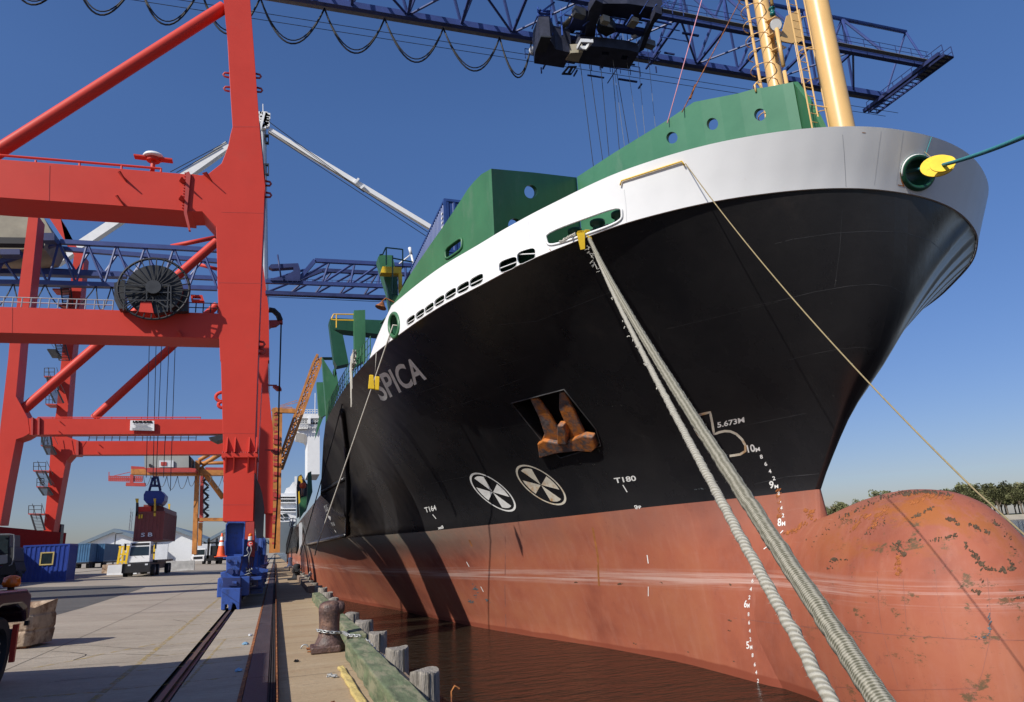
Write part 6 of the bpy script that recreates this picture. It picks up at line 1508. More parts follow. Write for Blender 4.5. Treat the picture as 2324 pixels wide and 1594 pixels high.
# white pickup truck and dark straddle machines in front of the shed
def small_vehicle(name, px, Y, lb, cat, m, s_=1., group=None, tall=False):
    x, z = ground_at(px, Y); r_ = thing(name, lb, cat, (x, Y, z), group); mb = MB()
    if not tall:
        mb.slab([(x-1, Y, z+.5), (x-1, Y, z+1.5), (x-1, Y+1.4, z+1.55), (x-1, Y+1.8, z+2.7), (x-1, Y+3.8, z+2.7), (x-1, Y+3.9, z+.5)], (2.1, 0, 0)); o = mb.build('body', m, r_); bevel(o, .08, 2)
        mb = MB(); mb.hexa([V(p) for p in ((x-.85, Y+1.36, z+1.65), (x+.95, Y+1.36, z+1.65), (x+.95, Y+1.45, z+1.65), (x-.85, Y+1.45, z+1.65), (x-.85, Y+1.72, z+2.55), (x+.95, Y+1.72, z+2.55), (x+.95, Y+1.8, z+2.55), (x-.85, Y+1.8, z+2.55))]); mb.build('windscreen', 'glass', r_)
        mb = MB(); mb.box(x-.7, x+.8, Y-.03, Y, z+.9, z+1.35); mb.build('grille', 'dark', r_)
    else:
        for dx in (-1.3, 1.1): mb.box(x+dx, x+dx+.35, Y, Y+.5, z+1, z+4.6)
        mb.box(x-1.4, x+1.5, Y, Y+3, z+.6, z+1.6); mb.box(x-.8, x+.9, Y+.3, Y+2.2, z+1.6, z+3.2); mb.box(x-1.3, x+1.4, Y, Y+.4, z+3.6, z+3.9); mb.build('body', m, r_)
    for dx in (-.95, .95):
        for dy in (.6, 3): mb = MB(); mb.lathe([(.5, -.18), (.5, .18)], (x+dx, Y+dy, z+.5), 14, (1, 0, 0)); mb.build('wheel', 'black_rubber', r_)
small_vehicle('parked_truck', 449, 140, 'white truck parked at the foot of the orange gantry crane', 'truck', 'white')
small_vehicle('reach_truck', 487, 140, 'dark forklift with tall mast parked right of the orange crane legs, left of another', 'forklift', 'dark', tall=True, group='dark forklifts by the warehouse')
small_vehicle('reach_truck', 505, 142, 'dark forklift with tall mast half hidden by the blue bogie pillar', 'forklift', 'dark', tall=True, group='dark forklifts by the warehouse')
# orange gantry crane
og_ = thing('orange_crane', 'old orange gantry crane with grey machinery house standing in front of the warehouses', 'crane', oy(*QC(1240, 1250), 130))
def OP(name, pts, Y, th, m): return PS(og_, name, [QC(*p) for p in pts], Y, th, m)
OP('leg', ((1230, 120), (1280, 120), (1240, 1265), (1185, 1265)), 130, 1.6, 'orange_steel'); OP('leg', ((1290, 300), (1328, 300), (1318, 870), (1275, 870)), 137, 1.6, 'red_dull'); OP('leg', ((1268, 880), (1312, 880), (1300, 1160), (1258, 1160)), 137, 1.5, 'orange_steel')
OP('girder', ((448, 225), (1240, 235), (1240, 300), (448, 290)), 129, 2, 'orange_steel'); OP('girder', ((1280, 235), (1700, 240), (1700, 300), (1280, 300)), 130.5, 2, 'orange_steel')
OP('girder', ((1350, 205), (1700, 210), (1700, 240), (1350, 235)), 139, 2, 'red_dull'); OP('walkway', ((448, 190), (610, 200), (610, 235), (448, 225)), 129.5, 1, 'red_dull')
OP('sill_beam', ((1210, 820), (1640, 820), (1640, 860), (1215, 858)), 130.2, 1.6, 'orange_steel')
OP('machinery_house', ((610, 40), (1150, 55), (1150, 208), (612, 212)), 127, 7, 'machine_house')
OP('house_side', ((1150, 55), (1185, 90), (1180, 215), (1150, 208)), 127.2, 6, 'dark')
OP('house_base', ((608, 212), (1155, 212), (1240, 222), (1230, 262), (640, 262)), 126.8, 7, 'red_dull')
OP('sign_board', ((788, 122), (964, 122), (964, 204), (788, 204)), 126.7, .2, 'white_dull'); OP('vent', ((665, 165), (692, 165), (692, 200), (665, 200)), 126.7, .2, 'dark')
OP('sign_mark', ((810, 140), (880, 140), (880, 185), (810, 185)), 126.6, .05, 'red_dull')
mb = MB()
for a, b, r_ in (((1290, 205), (1570, 580), .45), ((1270, 120), (1400, 50), .35), ((1310, 180), (1540, 40), .4), ((1280, 155), (1700, 150), .3)): mb.tube(oy(*QC(*a), 131), oy(*QC(*b), 131), r_, 8)
mb.build('brace', 'orange_steel', og_, True)
mb = MB()
for i, y in enumerate((320, 380, 440, 500, 560, 620, 680, 740, 790)): mb.bar(oy(*QC(1325 if i % 2 else 1390, y), 136), oy(*QC(1390 if i % 2 else 1325, y+55), 136), .2, .4); mb.bar(oy(*QC(1360, y+50), 136), oy(*QC(1400, y+50), 136), .1)
mb.build('stair', 'steel_dark', og_)
mb = MB(); xs2 = [600, 690, 780, 885, 1015, 1140, 1240, 1330, 1430, 1560, 1680]
for a, b in zip(xs2, xs2[1:]):
    A_, B_ = oy(*QC(a, 310), 128), oy(*QC(b, 310), 128); mb.path([A_.lerp(B_, i/10)-V((0, 0, 4*1.9*(i/10)*(1-i/10)*(b-a)/110)) for i in range(11)], .05, 4)
mb.build('festoon_cable', 'steel_dark', og_)
mb = MB()
for y in (315, 335, 350, 368): mb.bar(oy(*QC(178, y), 160), oy(*QC(585, y+8), 160), .22)
for i in range(18): x = 178+i*24; mb.bar(oy(*QC(x, 312), 160), oy(*QC(x, 372), 160), .16)
mb.bar(oy(*QC(240, 310), 160), oy(*QC(445, 262), 160), .12); mb.bar(oy(*QC(460, 290), 160), oy(*QC(455, 420), 160), .6); mb.bar(oy(*QC(388, 412), 160), oy(*QC(625, 418), 160), .7)
mb.bar(oy(*QC(180, 262), 160), oy(*QC(180, 370), 160), .14)
tag(mb.build('crane_jib', 'red_dull'), 'rusty red far crane jib with grated walkway left of the orange girder', 'crane jib')
# white harbour crane: two arms meeting at the tip behind the red leg
wc = thing('white_crane', 'tall white floating crane with slanted arms meeting behind the top of the red leg', 'crane', oy(600, 1240, 150))
mb = MB(); mb.bar(oy(*Z('A', 1850, 1185), 150), oy(*Z('A', 1545, 1400), 150), 1.7, 1.7, (0, 1, 0)); mb.bar(oy(*Z('A', 1545, 1400), 150), oy(*Z('B', 455, 800), 150), 1.7, 1.7, (0, 1, 0)); mb.build('back_arm', 'white', wc)
mb = MB(); mb.bar(oy(*Z('H', 190, 1060), 150), oy(*Z('G', 1540, 545), 150), 1.1, 1.1, (0, 1, 0)); mb.build('front_arm', 'white', wc)
mb = MB()
for a, b in ((('H', 110, 1080), ('H', 150, 920)), (('H', 880, 1490), ('H', 915, 1450)), (('H', 930, 1530), ('H', 960, 1505))): mb.bar(oy(*Z(*a), 149), oy(*Z(*b), 149), .5)
rq = random.Random(2)
for i in range(26): p = oy(*Z('H', rq.uniform(110, 180), rq.uniform(920, 1040)), 149.5); mb.obox(p, (rq.uniform(.3, 1.4), 1, rq.uniform(.3, 1.2)))
mb.bar(oy(*Z('H', 140, 940), 149.5), oy(*Z('H', 138, 845), 149.5), .18); mb.build('head_gear', 'white', wc)
mb = MB(); mb.tube(oy(*Z('H', 128, 1040), 151), oy(*Z('G', 160, 2500), 151), 1.1, 12); mb.build('mast', 'white_dull', wc)
mb = MB()
for y0, y1 in ((1090, 1160), (1325, 1415)): mb.pslab(Zs('H', (148, y0), (188, y0), (188, y1), (150, y1)), 150, (0, .8, 0), [Zs('H', (156, y0+12), (180, y0+12), (180, y1-12), (158, y1-12))])
mb.build('mast_platform', 'steel_dark', wc)
for a, b in ((('H', 190, 990), ('H', 960, 1560)), (('H', 190, 1060), ('G', 1500, 570)), (('H', 190, 1080), ('G', 1480, 600)), (('A', 1840, 1150), ('A', 1380, 1395)), (('A', 1800, 1190), ('A', 1430, 1400))): mb = MB(); mb.tube(oy(*Z(*a), 149), oy(*Z(*b), 149), .09, 5); mb.build('stay_rope', 'dark', wc)
# orange lattice jib crane behind the bow
oj = thing('lattice_crane', 'rusty orange lattice jib crane rising between the red leg and the black hull', 'crane', oy(628, 1250, 110))
mb = MB(); nseg = 13
def jl(t, s_): return oy(*((lerp(QM(165, 760)[0], R4(745, 905)[0], t)+s_*lerp(6.5, 7.5, t)*(1 if t < .97 else .6)), lerp(QM(205, 775)[1], R4(790, 900)[1], t)+s_*lerp(2, 3.5, t)), 112)
for i in range(nseg):
    t0_, t1_ = i/nseg, (i+1)/nseg
    for s_ in (-1, 1): mb.bar(jl(t0_, s_), jl(t1_, s_), .38)
    mb.bar(jl(t0_, -1), jl(t0_, 1), .22); mb.bar(jl(t0_, -1), jl(t1_, 1), .16); mb.bar(jl(t0_, 1), jl(t1_, -1), .16)
    for s_ in (-.3,): mb.bar(jl(t0_, s_)+V((0, 2, 0)), jl(t1_, s_)+V((0, 2, 0)), .25); mb.bar(jl(t0_, s_)+V((0, 2, 0)), jl(t1_, 1), .12)
mb.build('jib', 'orange_steel', oj)
mb = MB(); mb.bar(oy(*QM(148, 190), 111), oy(*QM(120, 1594), 111), 1.5, 1.2, (0, 1, 0)); mb.build('mast', 'orange_steel', oj)
mb = MB()
for a, b, r_ in (((100, 225), (150, 195), .7), ((150, 210), (320, 215), .7), ((180, 195), (290, 198), .15), ((180, 175), (290, 178), .12), ((180, 175), (180, 215), .12), ((290, 178), (290, 215), .12), ((110, 240), (125, 255), .5), ((200, 165), (345, 130), .08), ((165, 165), (340, 110), .08)): mb.bar(oy(*QM(*a), 110.6), oy(*QM(*b), 110.6), r_)
mb.build('head_beam', 'orange_steel', oj)
mb = MB(); rq = random.Random(5)
for i in range(40): y = rq.uniform(230, 1500); x = 140-.018*y; mb.bar(oy(*QM(x-16, y), 110.5), oy(*QM(x+rq.uniform(5, 22), y+rq.uniform(-8, 8)), 110.5), rq.uniform(.12, .4))
for y in (470, 520, 590, 730, 820, 1035): mb.bar(oy(*QM(110, y), 110.4), oy(*QM(172, y+8), 110.4), .45)
mb.build('mast_fittings', 'red_dull', oj)
# --- ships behind
ws = thing('white_ship', 'white passenger-style ship with grey hull moored further along the quay', 'ship', oy(*QM(240, 1500), 170))
PS(ws, 'hull', [QM(*p) for p in ((140, 1290), (300, 1300), (262, 1594), (140, 1594))], 168, 40, 'ship_grey')
PS(ws, 'foredeck_house', [QM(*p) for p in ((140, 1195), (240, 1215), (330, 1235), (330, 1290), (140, 1296))], 169, 20, 'white')
for q in (((165, 1218), (188, 1218), (200, 1245), (178, 1245)), ((198, 1215), (240, 1213), (258, 1242), (210, 1243)), ((175, 1260), (198, 1260), (200, 1274), (178, 1275)), ((208, 1258), (258, 1256), (256, 1268), (210, 1272))): PS(ws, 'window', [QM(*p) for p in q], 168.8, .1, 'glass')
PS(ws, 'superstructure', [QM(*p) for p in ((150, 1015), (330, 1015), (330, 1240), (155, 1240))], 176, 20, 'white_dull')
for y in (1040, 1065, 1100, 1160, 1190):
    PS(ws, 'deck_edge', [QM(150, y), QM(330, y), QM(330, y+8), QM(150, y+8)], 175, 2, 'white')
for y in (1050, 1080, 1165):
    for i in range(8): PS(ws, 'window', [QM(165+i*20, y), QM(176+i*20, y), QM(176+i*20, y+18), QM(165+i*20, y+18)], 175.7, .1, 'glass')
PS(ws, 'funnel_dome', [QM(*p) for p in ((215, 1015), (235, 965), (265, 955), (300, 905), (330, 900), (330, 1015))], 180, 10, 'white')
PS(ws, 'mast_post', [QM(*p) for p in ((316, 850), (338, 850), (338, 1120), (330, 1120), (328, 930), (318, 930))], 165, 1, 'white')
br = thing('ship_bridge_tower', 'tall white bridge tower with open wing and railings rising behind the black hull', 'ship bridge', oy(*QM(480, 900), 140))
PS(br, 'tower', [QM(*p) for p in ((445, 340), (560, 340), (560, 830), (440, 830), (442, 470), (425, 445), (365, 430), (335, 425), (328, 385), (445, 385))], 140, 12, 'white')
PS(br, 'bridge_roof', [QM(*p) for p in ((335, 240), (560, 240), (560, 285), (360, 285))], 139, 13, 'white')
PS(br, 'bridge_windows', [QM(*p) for p in ((360, 285), (560, 285), (560, 330), (375, 330))], 139.8, 10, 'glass')
PS(br, 'wing_front', [QM(*p) for p in ((325, 330), (445, 330), (445, 390), (328, 390))], 139.5, 1, 'white')
mb = MB()
for y0, y1 in ((200, 240), (302, 335), (352, 385)):
    for i in range(9): mb.bar(oy(*QM(335+i*26, y0), 139), oy(*QM(335+i*26, y1), 139), .1)
    for f_ in (0, .5): mb.bar(oy(*QM(335, lerp(y0, y1, f_)), 139), oy(*QM(550, lerp(y0, y1, f_)), 139), .1)
mb.bar(oy(*QM(515, 40), 139), oy(*QM(512, 240), 139), .14); mb.bar(oy(*QM(360, 120), 139), oy(*QM(358, 240), 139), .12); mb.bar(oy(*QM(458, 280), 138.8), oy(*QM(458, 340), 138.8), .5); mb.build('railing', 'white', br)
# equipment on the main deck of the ship, seen past the hull edge
for nm_, pts, Y, th, m in (('deck_block', ((350, 850), (380, 830), (440, 930), (445, 1100), (430, 1180), (345, 1250), (340, 940)), 88, 3, 'dark'), ('deck_crate', ((375, 1060), (430, 1040), (445, 1090), (420, 1180), (370, 1260), (360, 1100)), 84, 3, 'green'),
        ('lashing_rail', ((445, 815), (478, 800), (490, 1000), (430, 1180), (440, 1000)), 80, 1, 'green_dark'), ('yellow_post', ((352, 1000), (362, 990), (370, 1100), (356, 1120)), 82, .3, 'yellow'), ('orange_post', ((355, 850), (385, 840), (400, 960), (388, 990), (375, 900), (355, 890)), 82, .3, 'rail_yellow'),
        ('white_fender_board', ((358, 1310), (392, 1285), (388, 1500), (362, 1560)), 78, .3, 'white_dull')):
    PS(ship, nm_, [QM(*p) for p in pts], Y, th, m)
# worker on the deck in orange vest behind the rail: only helmet and shoulders show
pw = thing('person', 'dock worker in orange vest and white helmet standing on the ship deck near the gangway', 'person', oy(*QM(398, 920), 81.5))
c_ = oy(*QM(398, 880), 81.5)
mb = MB(); mb.lathe([(.02, .17), (.09, .15), (.13, .07), (.145, 0), (.19, -.01), (.19, -.03), (.1, -.04)], c_+V((0, 0, .03)), 14); mb.build('helmet', 'white', pw, True)
sk = mat('skin', (.35, .2, .14), .6)
mb = MB(); mb.lathe([(.03, -.02), (.09, -.04), (.105, -.12), (.08, -.22), (.06, -.25), (.06, -.33), (.12, -.36), (.22, -.42), (.24, -.55), (.22, -.8), (.2, -1.0), (.21, -1.1), (.18, -1.4), (.15, -1.8)], c_, 16, sx=.7); mb.build('body', sk, pw, True)
mb = MB(); mb.lathe([(.13, -.355), (.235, -.41), (.255, -.55), (.235, -.8), (.225, -1.0)], c_, 16, sx=.72); mb.path([c_+V((-.24, 0, -.45)), c_+V((-.3, -.03, -.75)), c_+V((-.22, -.2, -.95))], [.075, .06, .045], 8); mb.path([c_+V((.24, 0, -.45)), c_+V((.3, -.03, -.75)), c_+V((.24, -.2, -.95))], [.075, .06, .045], 8); mb.build('vest', 'cone', pw, True)
# gangway
gw = thing('gangway', 'dark aluminium gangway stairs leaning from the quay up to the ship deck', 'gangway', oy(*QM(260, 1590), 84))
mb = MB(); A_, B_ = oz(*QM(235, 1594), .3), oy(*QM(298, 1345), 80); A_ = oy(*QM(232, 1600), 84)
for o_ in (0, 1.15):
    mb.bar(A_+V((o_, 0, 0)), B_+V((o_, 0, 0)), .1, .25)
    for h in (.5, 1.0): mb.bar(A_+V((o_, 0, h)), B_+V((o_, 0, h)), .06)
    for i in range(15): q = A_.lerp(B_, i/14)+V((o_, 0, 0)); mb.bar(q, q+V((0, 0, 1)), .06)
for i in range(32): q = A_.lerp(B_, i/31); mb.bar(q, q+V((1.15, 0, 0)), .2, .06)
mb.build('stairs', 'dark', gw)
mb = MB(); 
for a, b in (((272, 1260), (330, 1265)), ((272, 1260), (268, 1335)), ((330, 1265), (330, 1340)), ((268, 1335), (330, 1340)), ((270, 1290), (330, 1295)), ((300, 1262), (300, 1338))): mb.bar(oy(*QM(*a), 80), oy(*QM(*b), 80), .09)
mb.build('landing_railing', 'galv', gw)
# --- containers on the ship's deck behind the breakwater
cx0 = opl(*Z('G', 1605, 280), (6.6, 27), (20, 27)); 
dk = thing('shipping_container', 'blue container stacked on deck behind the green breakwater wall', 'container', (cx0.x+1, 30, cx0.z))
container(dk, cx0.x, cx0.x+2.44, 27, 39.2, cx0.z-2.6, cx0.z, 'cont_deck')
dk2 = thing('shipping_container', 'lower blue container below another on deck, seen through the breakwater window', 'container', (cx0.x+1, 30, cx0.z-5.2))
container(dk2, cx0.x, cx0.x+2.44, 27, 39.2, cx0.z-5.25, cx0.z-2.65, 'cont_deck')
vs, fs_ = text_mesh('MSKU'); mb = MB()
for i in range(7): y = 27.5; mb.box(cx0.x-.012, cx0.x-.004, 27.35, 27.55, cx0.z-.6-i*.22, cx0.z-.5-i*.22)
mb.build('side_marks', 'white', dk)
dk3 = thing('shipping_container', 'red container on deck seen through the round hole in the dark breakwater', 'container', (9, 27, 9.5))
container(dk3, cx0.x+2.6, cx0.x+5.04, 27.5, 39.7, 9.4, 12.0, 'cont_maroon')
# ------------------------------------------------------------------ ropes
def rope(name, pts, r_, m, label, cat='rope', n=10, uvs=1., parent=None, group=None):
    pts = [V(p) for p in pts]; mb = MB(); mb.path(pts, r_, n); L = len(pts)
    me_o = mb.build(name, m, parent, True, fix=False); me = me_o.data; uvl = me.uv_layers.new(name='UVMap'); d = [0]
    for a, b in zip(pts, pts[1:]): d.append(d[-1]+(b-a).length)
    ra = r_ if isinstance(r_, float) else r_[0]
    for p in me.polygons:
        ks = [me.loops[i].vertex_index for i in p.loop_indices]; wrap = max(k % n for k in ks)-min(k % n for k in ks) > n/2
        for li, k in zip(p.loop_indices, ks):
            u = (k % n)/n; u = 1. if (wrap and k % n == 0) else u; uvl.data[li].uv = (d[k//n]/(ra*14)*1., u/2*1.)
    if label: tag(me_o, label, cat, group)
    return me_o
def sag(a, b, s_, n=40): return [V(a).lerp(V(b), i/n)-V((0, 0, 4*s_*(i/n)*(1-i/n))) for i in range(n+1)]
s0 = cast(BVHTree.FromPolygons([p for p in lslot[0]], [tuple(range(len(lslot[0])))]), *Z('K', 740, 578)); S0 = (s0[0] if s0 else oy(*Z('K', 740, 578), 14.8))
eA = E0+ray(1888, 1594)*2.75; eB = E0+ray(2003, 1600)*2.65
def through(a, b, ext): a = V(a); b = V(b); return b+(b-a).normalized()*ext
# the bollard they lead to stands behind the camera on the walkway edge
for nm_, e, mpx, rr, m, lb, sag_ in (('mooring_rope', eA, (1500, 870), .031, 'braid_pale', 'thick pale braided mooring rope, the left one of the pair crossing the bow', .0), ('mooring_rope', eB, (1500, 870), .050, 'braid_chafed', 'thick grey-green knotted mooring rope, the right one of the pair crossing the bow', .0)):
    P_ = sag(S0-lslot[1]*.3, e, .22, 60); tail = P_[-1]+(P_[-1]-P_[-3]).normalized()*1.0; P_.append(tail)
    rq = random.Random(int(rr*1e4)); Q_ = []
    for a, b in zip(P_, P_[1:]): Q_ += [a.lerp(b, i/6) for i in range(6)]
    Q_ = [q+V((rq.gauss(0, .0025), 0, rq.gauss(0, .0025))) for q in Q_]
    ro = rope(nm_, Q_, [rr*(1+rq.gauss(0, .035)) for _ in Q_], m, lb, group='pair of mooring ropes', n=14)
    mb = MB()
    for i in range(1500):
        j = rq.randrange(40, len(Q_)-1) if i % 4 else rq.randrange(0, len(Q_)-1); d_ = (Q_[j+1]-Q_[j]).normalized(); o_ = V((rq.gauss(0, 1), rq.gauss(0, 1), rq.gauss(0, 1))); o_ = (o_-d_*o_.dot(d_)).normalized()
        c = Q_[j].lerp(Q_[j+1], rq.random())+o_*rr*.93; t_ = (o_*rq.uniform(.5, 1)+d_*rq.uniform(-1.4, 1.4)).normalized()*rq.uniform(.008, .022); w2 = d_.cross(o_)*.0016
        mb.add([c-w2, c+w2, c+t_], [(0, 1, 2)])
    mb.build('rope_fuzz', 'rope_pale' if rr < .04 else 'rope_grey', ro, fix=False)
# frayed fibres near the fairlead
mb = MB(); rq = random.Random(8); P_ = sag(S0, eA, .22, 60)
for i in range(34):
    t = rq.choice((rq.uniform(.10, .30), rq.uniform(.1, .8))); j = int(t*60); p = P_[j]; d_ = V((rq.gauss(0, 1), rq.gauss(0, .3), rq.gauss(0, 1)-.4)).normalized()*rq.uniform(.04, .13)*(1 if t < .3 else .4)
    mb.path([p, p+d_*.5+V((0, 0, .01)), p+d_], .006, 4)
tag(mb.build('frayed_strands', 'rope_pale'), 'frayed pale strands sticking out of the mooring rope below the fairlead', 'rope strands')
def line(name, pts, r_, m, lb, cat='rope'): return rope(name, pts, r_, m, lb, cat, 6)
top = cast(BB, 1556, 372, .04)[0]; pts = sag(top, E0+ray(2216, 1116)*9.0, .35, 40); e2 = pts[-1]; pts += [e2.lerp(E0+ray(2420, 1300)*6.5, i/6) for i in range(1, 7)]
line('heaving_line', pts, .0125, 'rope_tan', 'thin tan line from the bulwark pipe down past the bulbous bow')
cR = sum(lR[0], V())/len(lR[0])
tl_ = E0+ray(2125, 378)*((cR-E0).dot(fw)-.55); tl2 = E0+ray(2500, 228)*8.5
line('bow_line', [cR-lR[1]*.7, tl_]+sag(tl_, tl2, .1, 30)[1:], .042, 'rope_teal', 'teal bow rope leading from the round fairlead out to the upper right')
line('tie_line', [cast(BB, 2110, 300+12, .05)[0], cR+lR[1]*.2+V((.05, 0, .35)), cR+lR[1]*.3], .012, 'rope_teal', 'thin teal tie from the bulwark top to the round fairlead')
line('tie_line', [cast(BB, 2094, 345, .05)[0], tl_+V((.0, 0, .15))], .010, 'rope_tan', 'thin tan tie holding the yellow rat guard under the bulwark')
dn = (tl2-tl_).normalized()
for off_, r_, dx in ((.12, .36, 0), (.62, .26, .0)):
    c = tl_+dn*off_; mb = MB(); mb.lathe([(.05, -.012), (r_, -.012), (r_, .012), (.05, .012)], c, 26, (dn+V((-.2, 0, .9))*.9).normalized()); tag(mb.build('rat_guard', 'yellow'), ('large yellow disc rat guard on the teal bow rope' if off_ < .3 else 'small outer yellow disc rat guard on the teal bow rope'), 'rat guard')
cL = sum(lL[0], V())/len(lL[0])
gy = oz(*Z('E', 585, 330), 1.0); gl = [cL-lL[1]*.4, cL+lL[1]*.05]
end = oy(*Z('E', 590, 300), 33); end2 = V((1.5, 36, .75)); 
hw = E0+ray(*Z('F', 1105, 0))*((cL-E0).dot(fw)+.4)
line('stern_spring', gl+sag(cL+lL[1]*.05, oy(*Z('F', 585, 1480), 33), .05, 20)[1:]+[oy(*Z('E', 560, 400), 34.5)], .03, 'rope_pale', 'pale mooring line from the left round fairlead down to the quay edge')
line('stern_spring', sag(oy(*Z('F', 830, 170), 33), oy(*Z('E', 545, 30), 42), .1, 16)+[oy(*Z('E', 440, 400), 50)], .03, 'black_rubber', 'dark mooring line running down the black hull towards the far bollard')
line('hanging_line', [oy(*Z('F', 1058, -60), 24.2), oy(*Z('F', 1048, 120), 24.6)], .012, 'rope_pale', 'thin line holding the yellow rat guard below the left fairlead')
for i, (x, y) in enumerate(((1018, 172), (1062, 180))):
    c = oy(*Z('F', x, y), 24.9); mb = MB(); q = [oy(*Z('F', *p), 24.9+.02*i) for p in (((1003, 115), (1036, 118), (1046, 235), (992, 232)) if i == 0 else ((1050, 128), (1086, 130), (1080, 244), (1042, 238)))]
    mb.slab(q, (0, .06, 0)); o = mb.build('rat_guard', 'yellow'); bevel(o, .03, 3); tag(o, ('left half of the yellow rat guard plate covering part of the ship name', 'right half of the yellow rat guard plate covering part of the ship name')[i], 'rat guard')
sc_ = [p for p in ((690, 560), (700, 545), (745, 540), (755, 560), (758, 690), (722, 697))]
cg_ = thing('chafe_guard', 'yellow bent metal chafe guard under the thick ropes at the long slot', 'chafe guard', S0)
for pts in (sc_, [(755, 535), (795, 535), (828, 665), (800, 640), (770, 570)], [(695, 560), (700, 548), (795, 538), (800, 552)]):
    d_ = (S0-E0).dot(fw)-.12; P3 = [E0+ray(*Z('K', *p))*d_ for p in pts]; mb = MB(); mb.slab(P3, fw*.05); mb.build('guard_plate', 'yellow', cg_)
for i, (p, q) in enumerate((((810, 548), (1035, 470)), ((555, 640), (680, 570)))):
    mb = MB(); rq = random.Random(i+30)
    for k in range(9):
        pts = []
        for j in range(8):
            a = qmap([Z('K', *p)]*2+[Z('K', *q)]*2, 0, 1-j/7); h = E0+ray(a.x+rq.uniform(-2, 2), a.y+rq.uniform(-4, 3))*((S0-E0).dot(fw)+(-.0 if i else .3)+j*.02); pts.append(h)
        mb.path(pts, .018, 5)
    tag(mb.build('rope_coil', 'rope_pale'), ('pale ropes lying in the right half of the long fairlead slot', 'pale ropes lying in the left half of the long fairlead slot')[i], 'rope')
for k, a, b, r_, m, lb in (('I', (1705, -5), (1437, 955), .018, mat('pink_rope', (.6, .28, .33), .8), 'thin pink halyard rising from the breakwater top to the foremast'), ('I', (1960, 110), (1562, 875), .018, 'rust', 'rusty wire stay rising from the breakwater top')):
    A_ = oy(*Z(k, *a), 19); B_ = opl(*Z(k, *b), B2, B3); line('halyard', [A_+(A_-B_)*.5, B_-(A_-B_).normalized()*.3], r_, m, lb)
mb = MB(); A_ = oy(*Z('I', 1650, 690), 18.6); B_ = oy(*Z('I', 1610, 800), 18.4); tag(rope('turnbuckle', [A_, A_.lerp(B_, .5), B_], .04, 'rust', None), 'rusty turnbuckle shackle in the wire stay above the breakwater', 'turnbuckle')

# ------------------------------------------------------------------ quay edge in the foreground
def timber(name, x0, x1, y0, y1, z0, z1, m, lb, cat='timber', group=None, wob=.02, rz=0):
    mb = MB(); n = max(2, int((y1-y0)/.35)); rq = random.Random(int(y0*10)+7)
    rows_ = []
    for i in range(n+1):
        y = lerp(y0, y1, i/n); e = [rq.uniform(-wob, wob) for _ in range(4)]
        rows_.append([(x0+e[0], y, z0), (x1+e[1], y, z0), (x1+e[1]*.5, y, z1+e[2]*.6), (x0+e[0]*.5, y, z1+e[3]*.6)])
    for r_ in rows_: mb.v += [V(p) for p in r_]
    for i in range(n):
        for j in range(4): mb.f.append((i*4+j, i*4+(j+1) % 4, (i+1)*4+(j+1) % 4, (i+1)*4+j))
    mb.f.append((3, 2, 1, 0)); k = n*4; mb.f.append((k, k+1, k+2, k+3)); o = mb.build(name, m); bevel(o, .02, 2); return tag(o, lb, cat, group)
timber('curb_timber', 1.24, 1.56, 2, 13.35, .0, .31, 'timber_green', 'long mossy green curb timber in the foreground right of the yellow plank', group='green curb timbers')
timber('curb_timber', 1.40, 1.68, 13.9, 28.6, .0, .30, 'timber_green', 'second mossy green curb timber behind the brown bollard', group='green curb timbers')
for i in range(4): timber('curb_timber', 1.45, 1.75, 34+i*13, 46+i*13, .0, .3, 'timber_brown', ('dark curb timber beyond the green ones, nearest of the row', 'second dark curb timber beyond the green ones', 'third dark curb timber beyond the green ones', 'farthest dark curb timber along the quay')[i], group='dark curb timbers')
o = timber('wood_plank', 1.02, 1.12, 4, 12.2, .0, .05, 'timber_yellow', 'narrow yellowish plank lying along the foot of the near green timber', 'plank')
for i in range(14):
    y = 3+i*3.2; timber('stringer_timber', 1.70, 1.98, y, y+3.15, -.28, -.02-.01*(i % 2), 'timber_brown', 'brown edge stringer timber between curb and piles', 'timber', 'edge stringers', .01)
    bpy.data.objects[-1] if False else None
names_s = ['nearest', 'second', 'third', 'fourth', 'fifth', 'sixth', 'seventh', 'eighth', 'ninth', 'tenth', 'eleventh', 'twelfth', 'thirteenth', 'fourteenth', 'fifteenth', 'sixteenth', 'seventeenth', 'eighteenth', 'nineteenth', 'twentieth']
k = 0
for o in [o for o in bpy.data.objects if o.name.startswith('stringer_timber')]: o['label'] = 'brown edge stringer timber under the piles, %s from the viewer' % names_s[k]; k += 1
py_ = [9.35, 11.55, 13.75, 15.85, 18.3, 24.2, 27, 30, 33, 36.5, 40, 44, 48, 53, 58, 64]
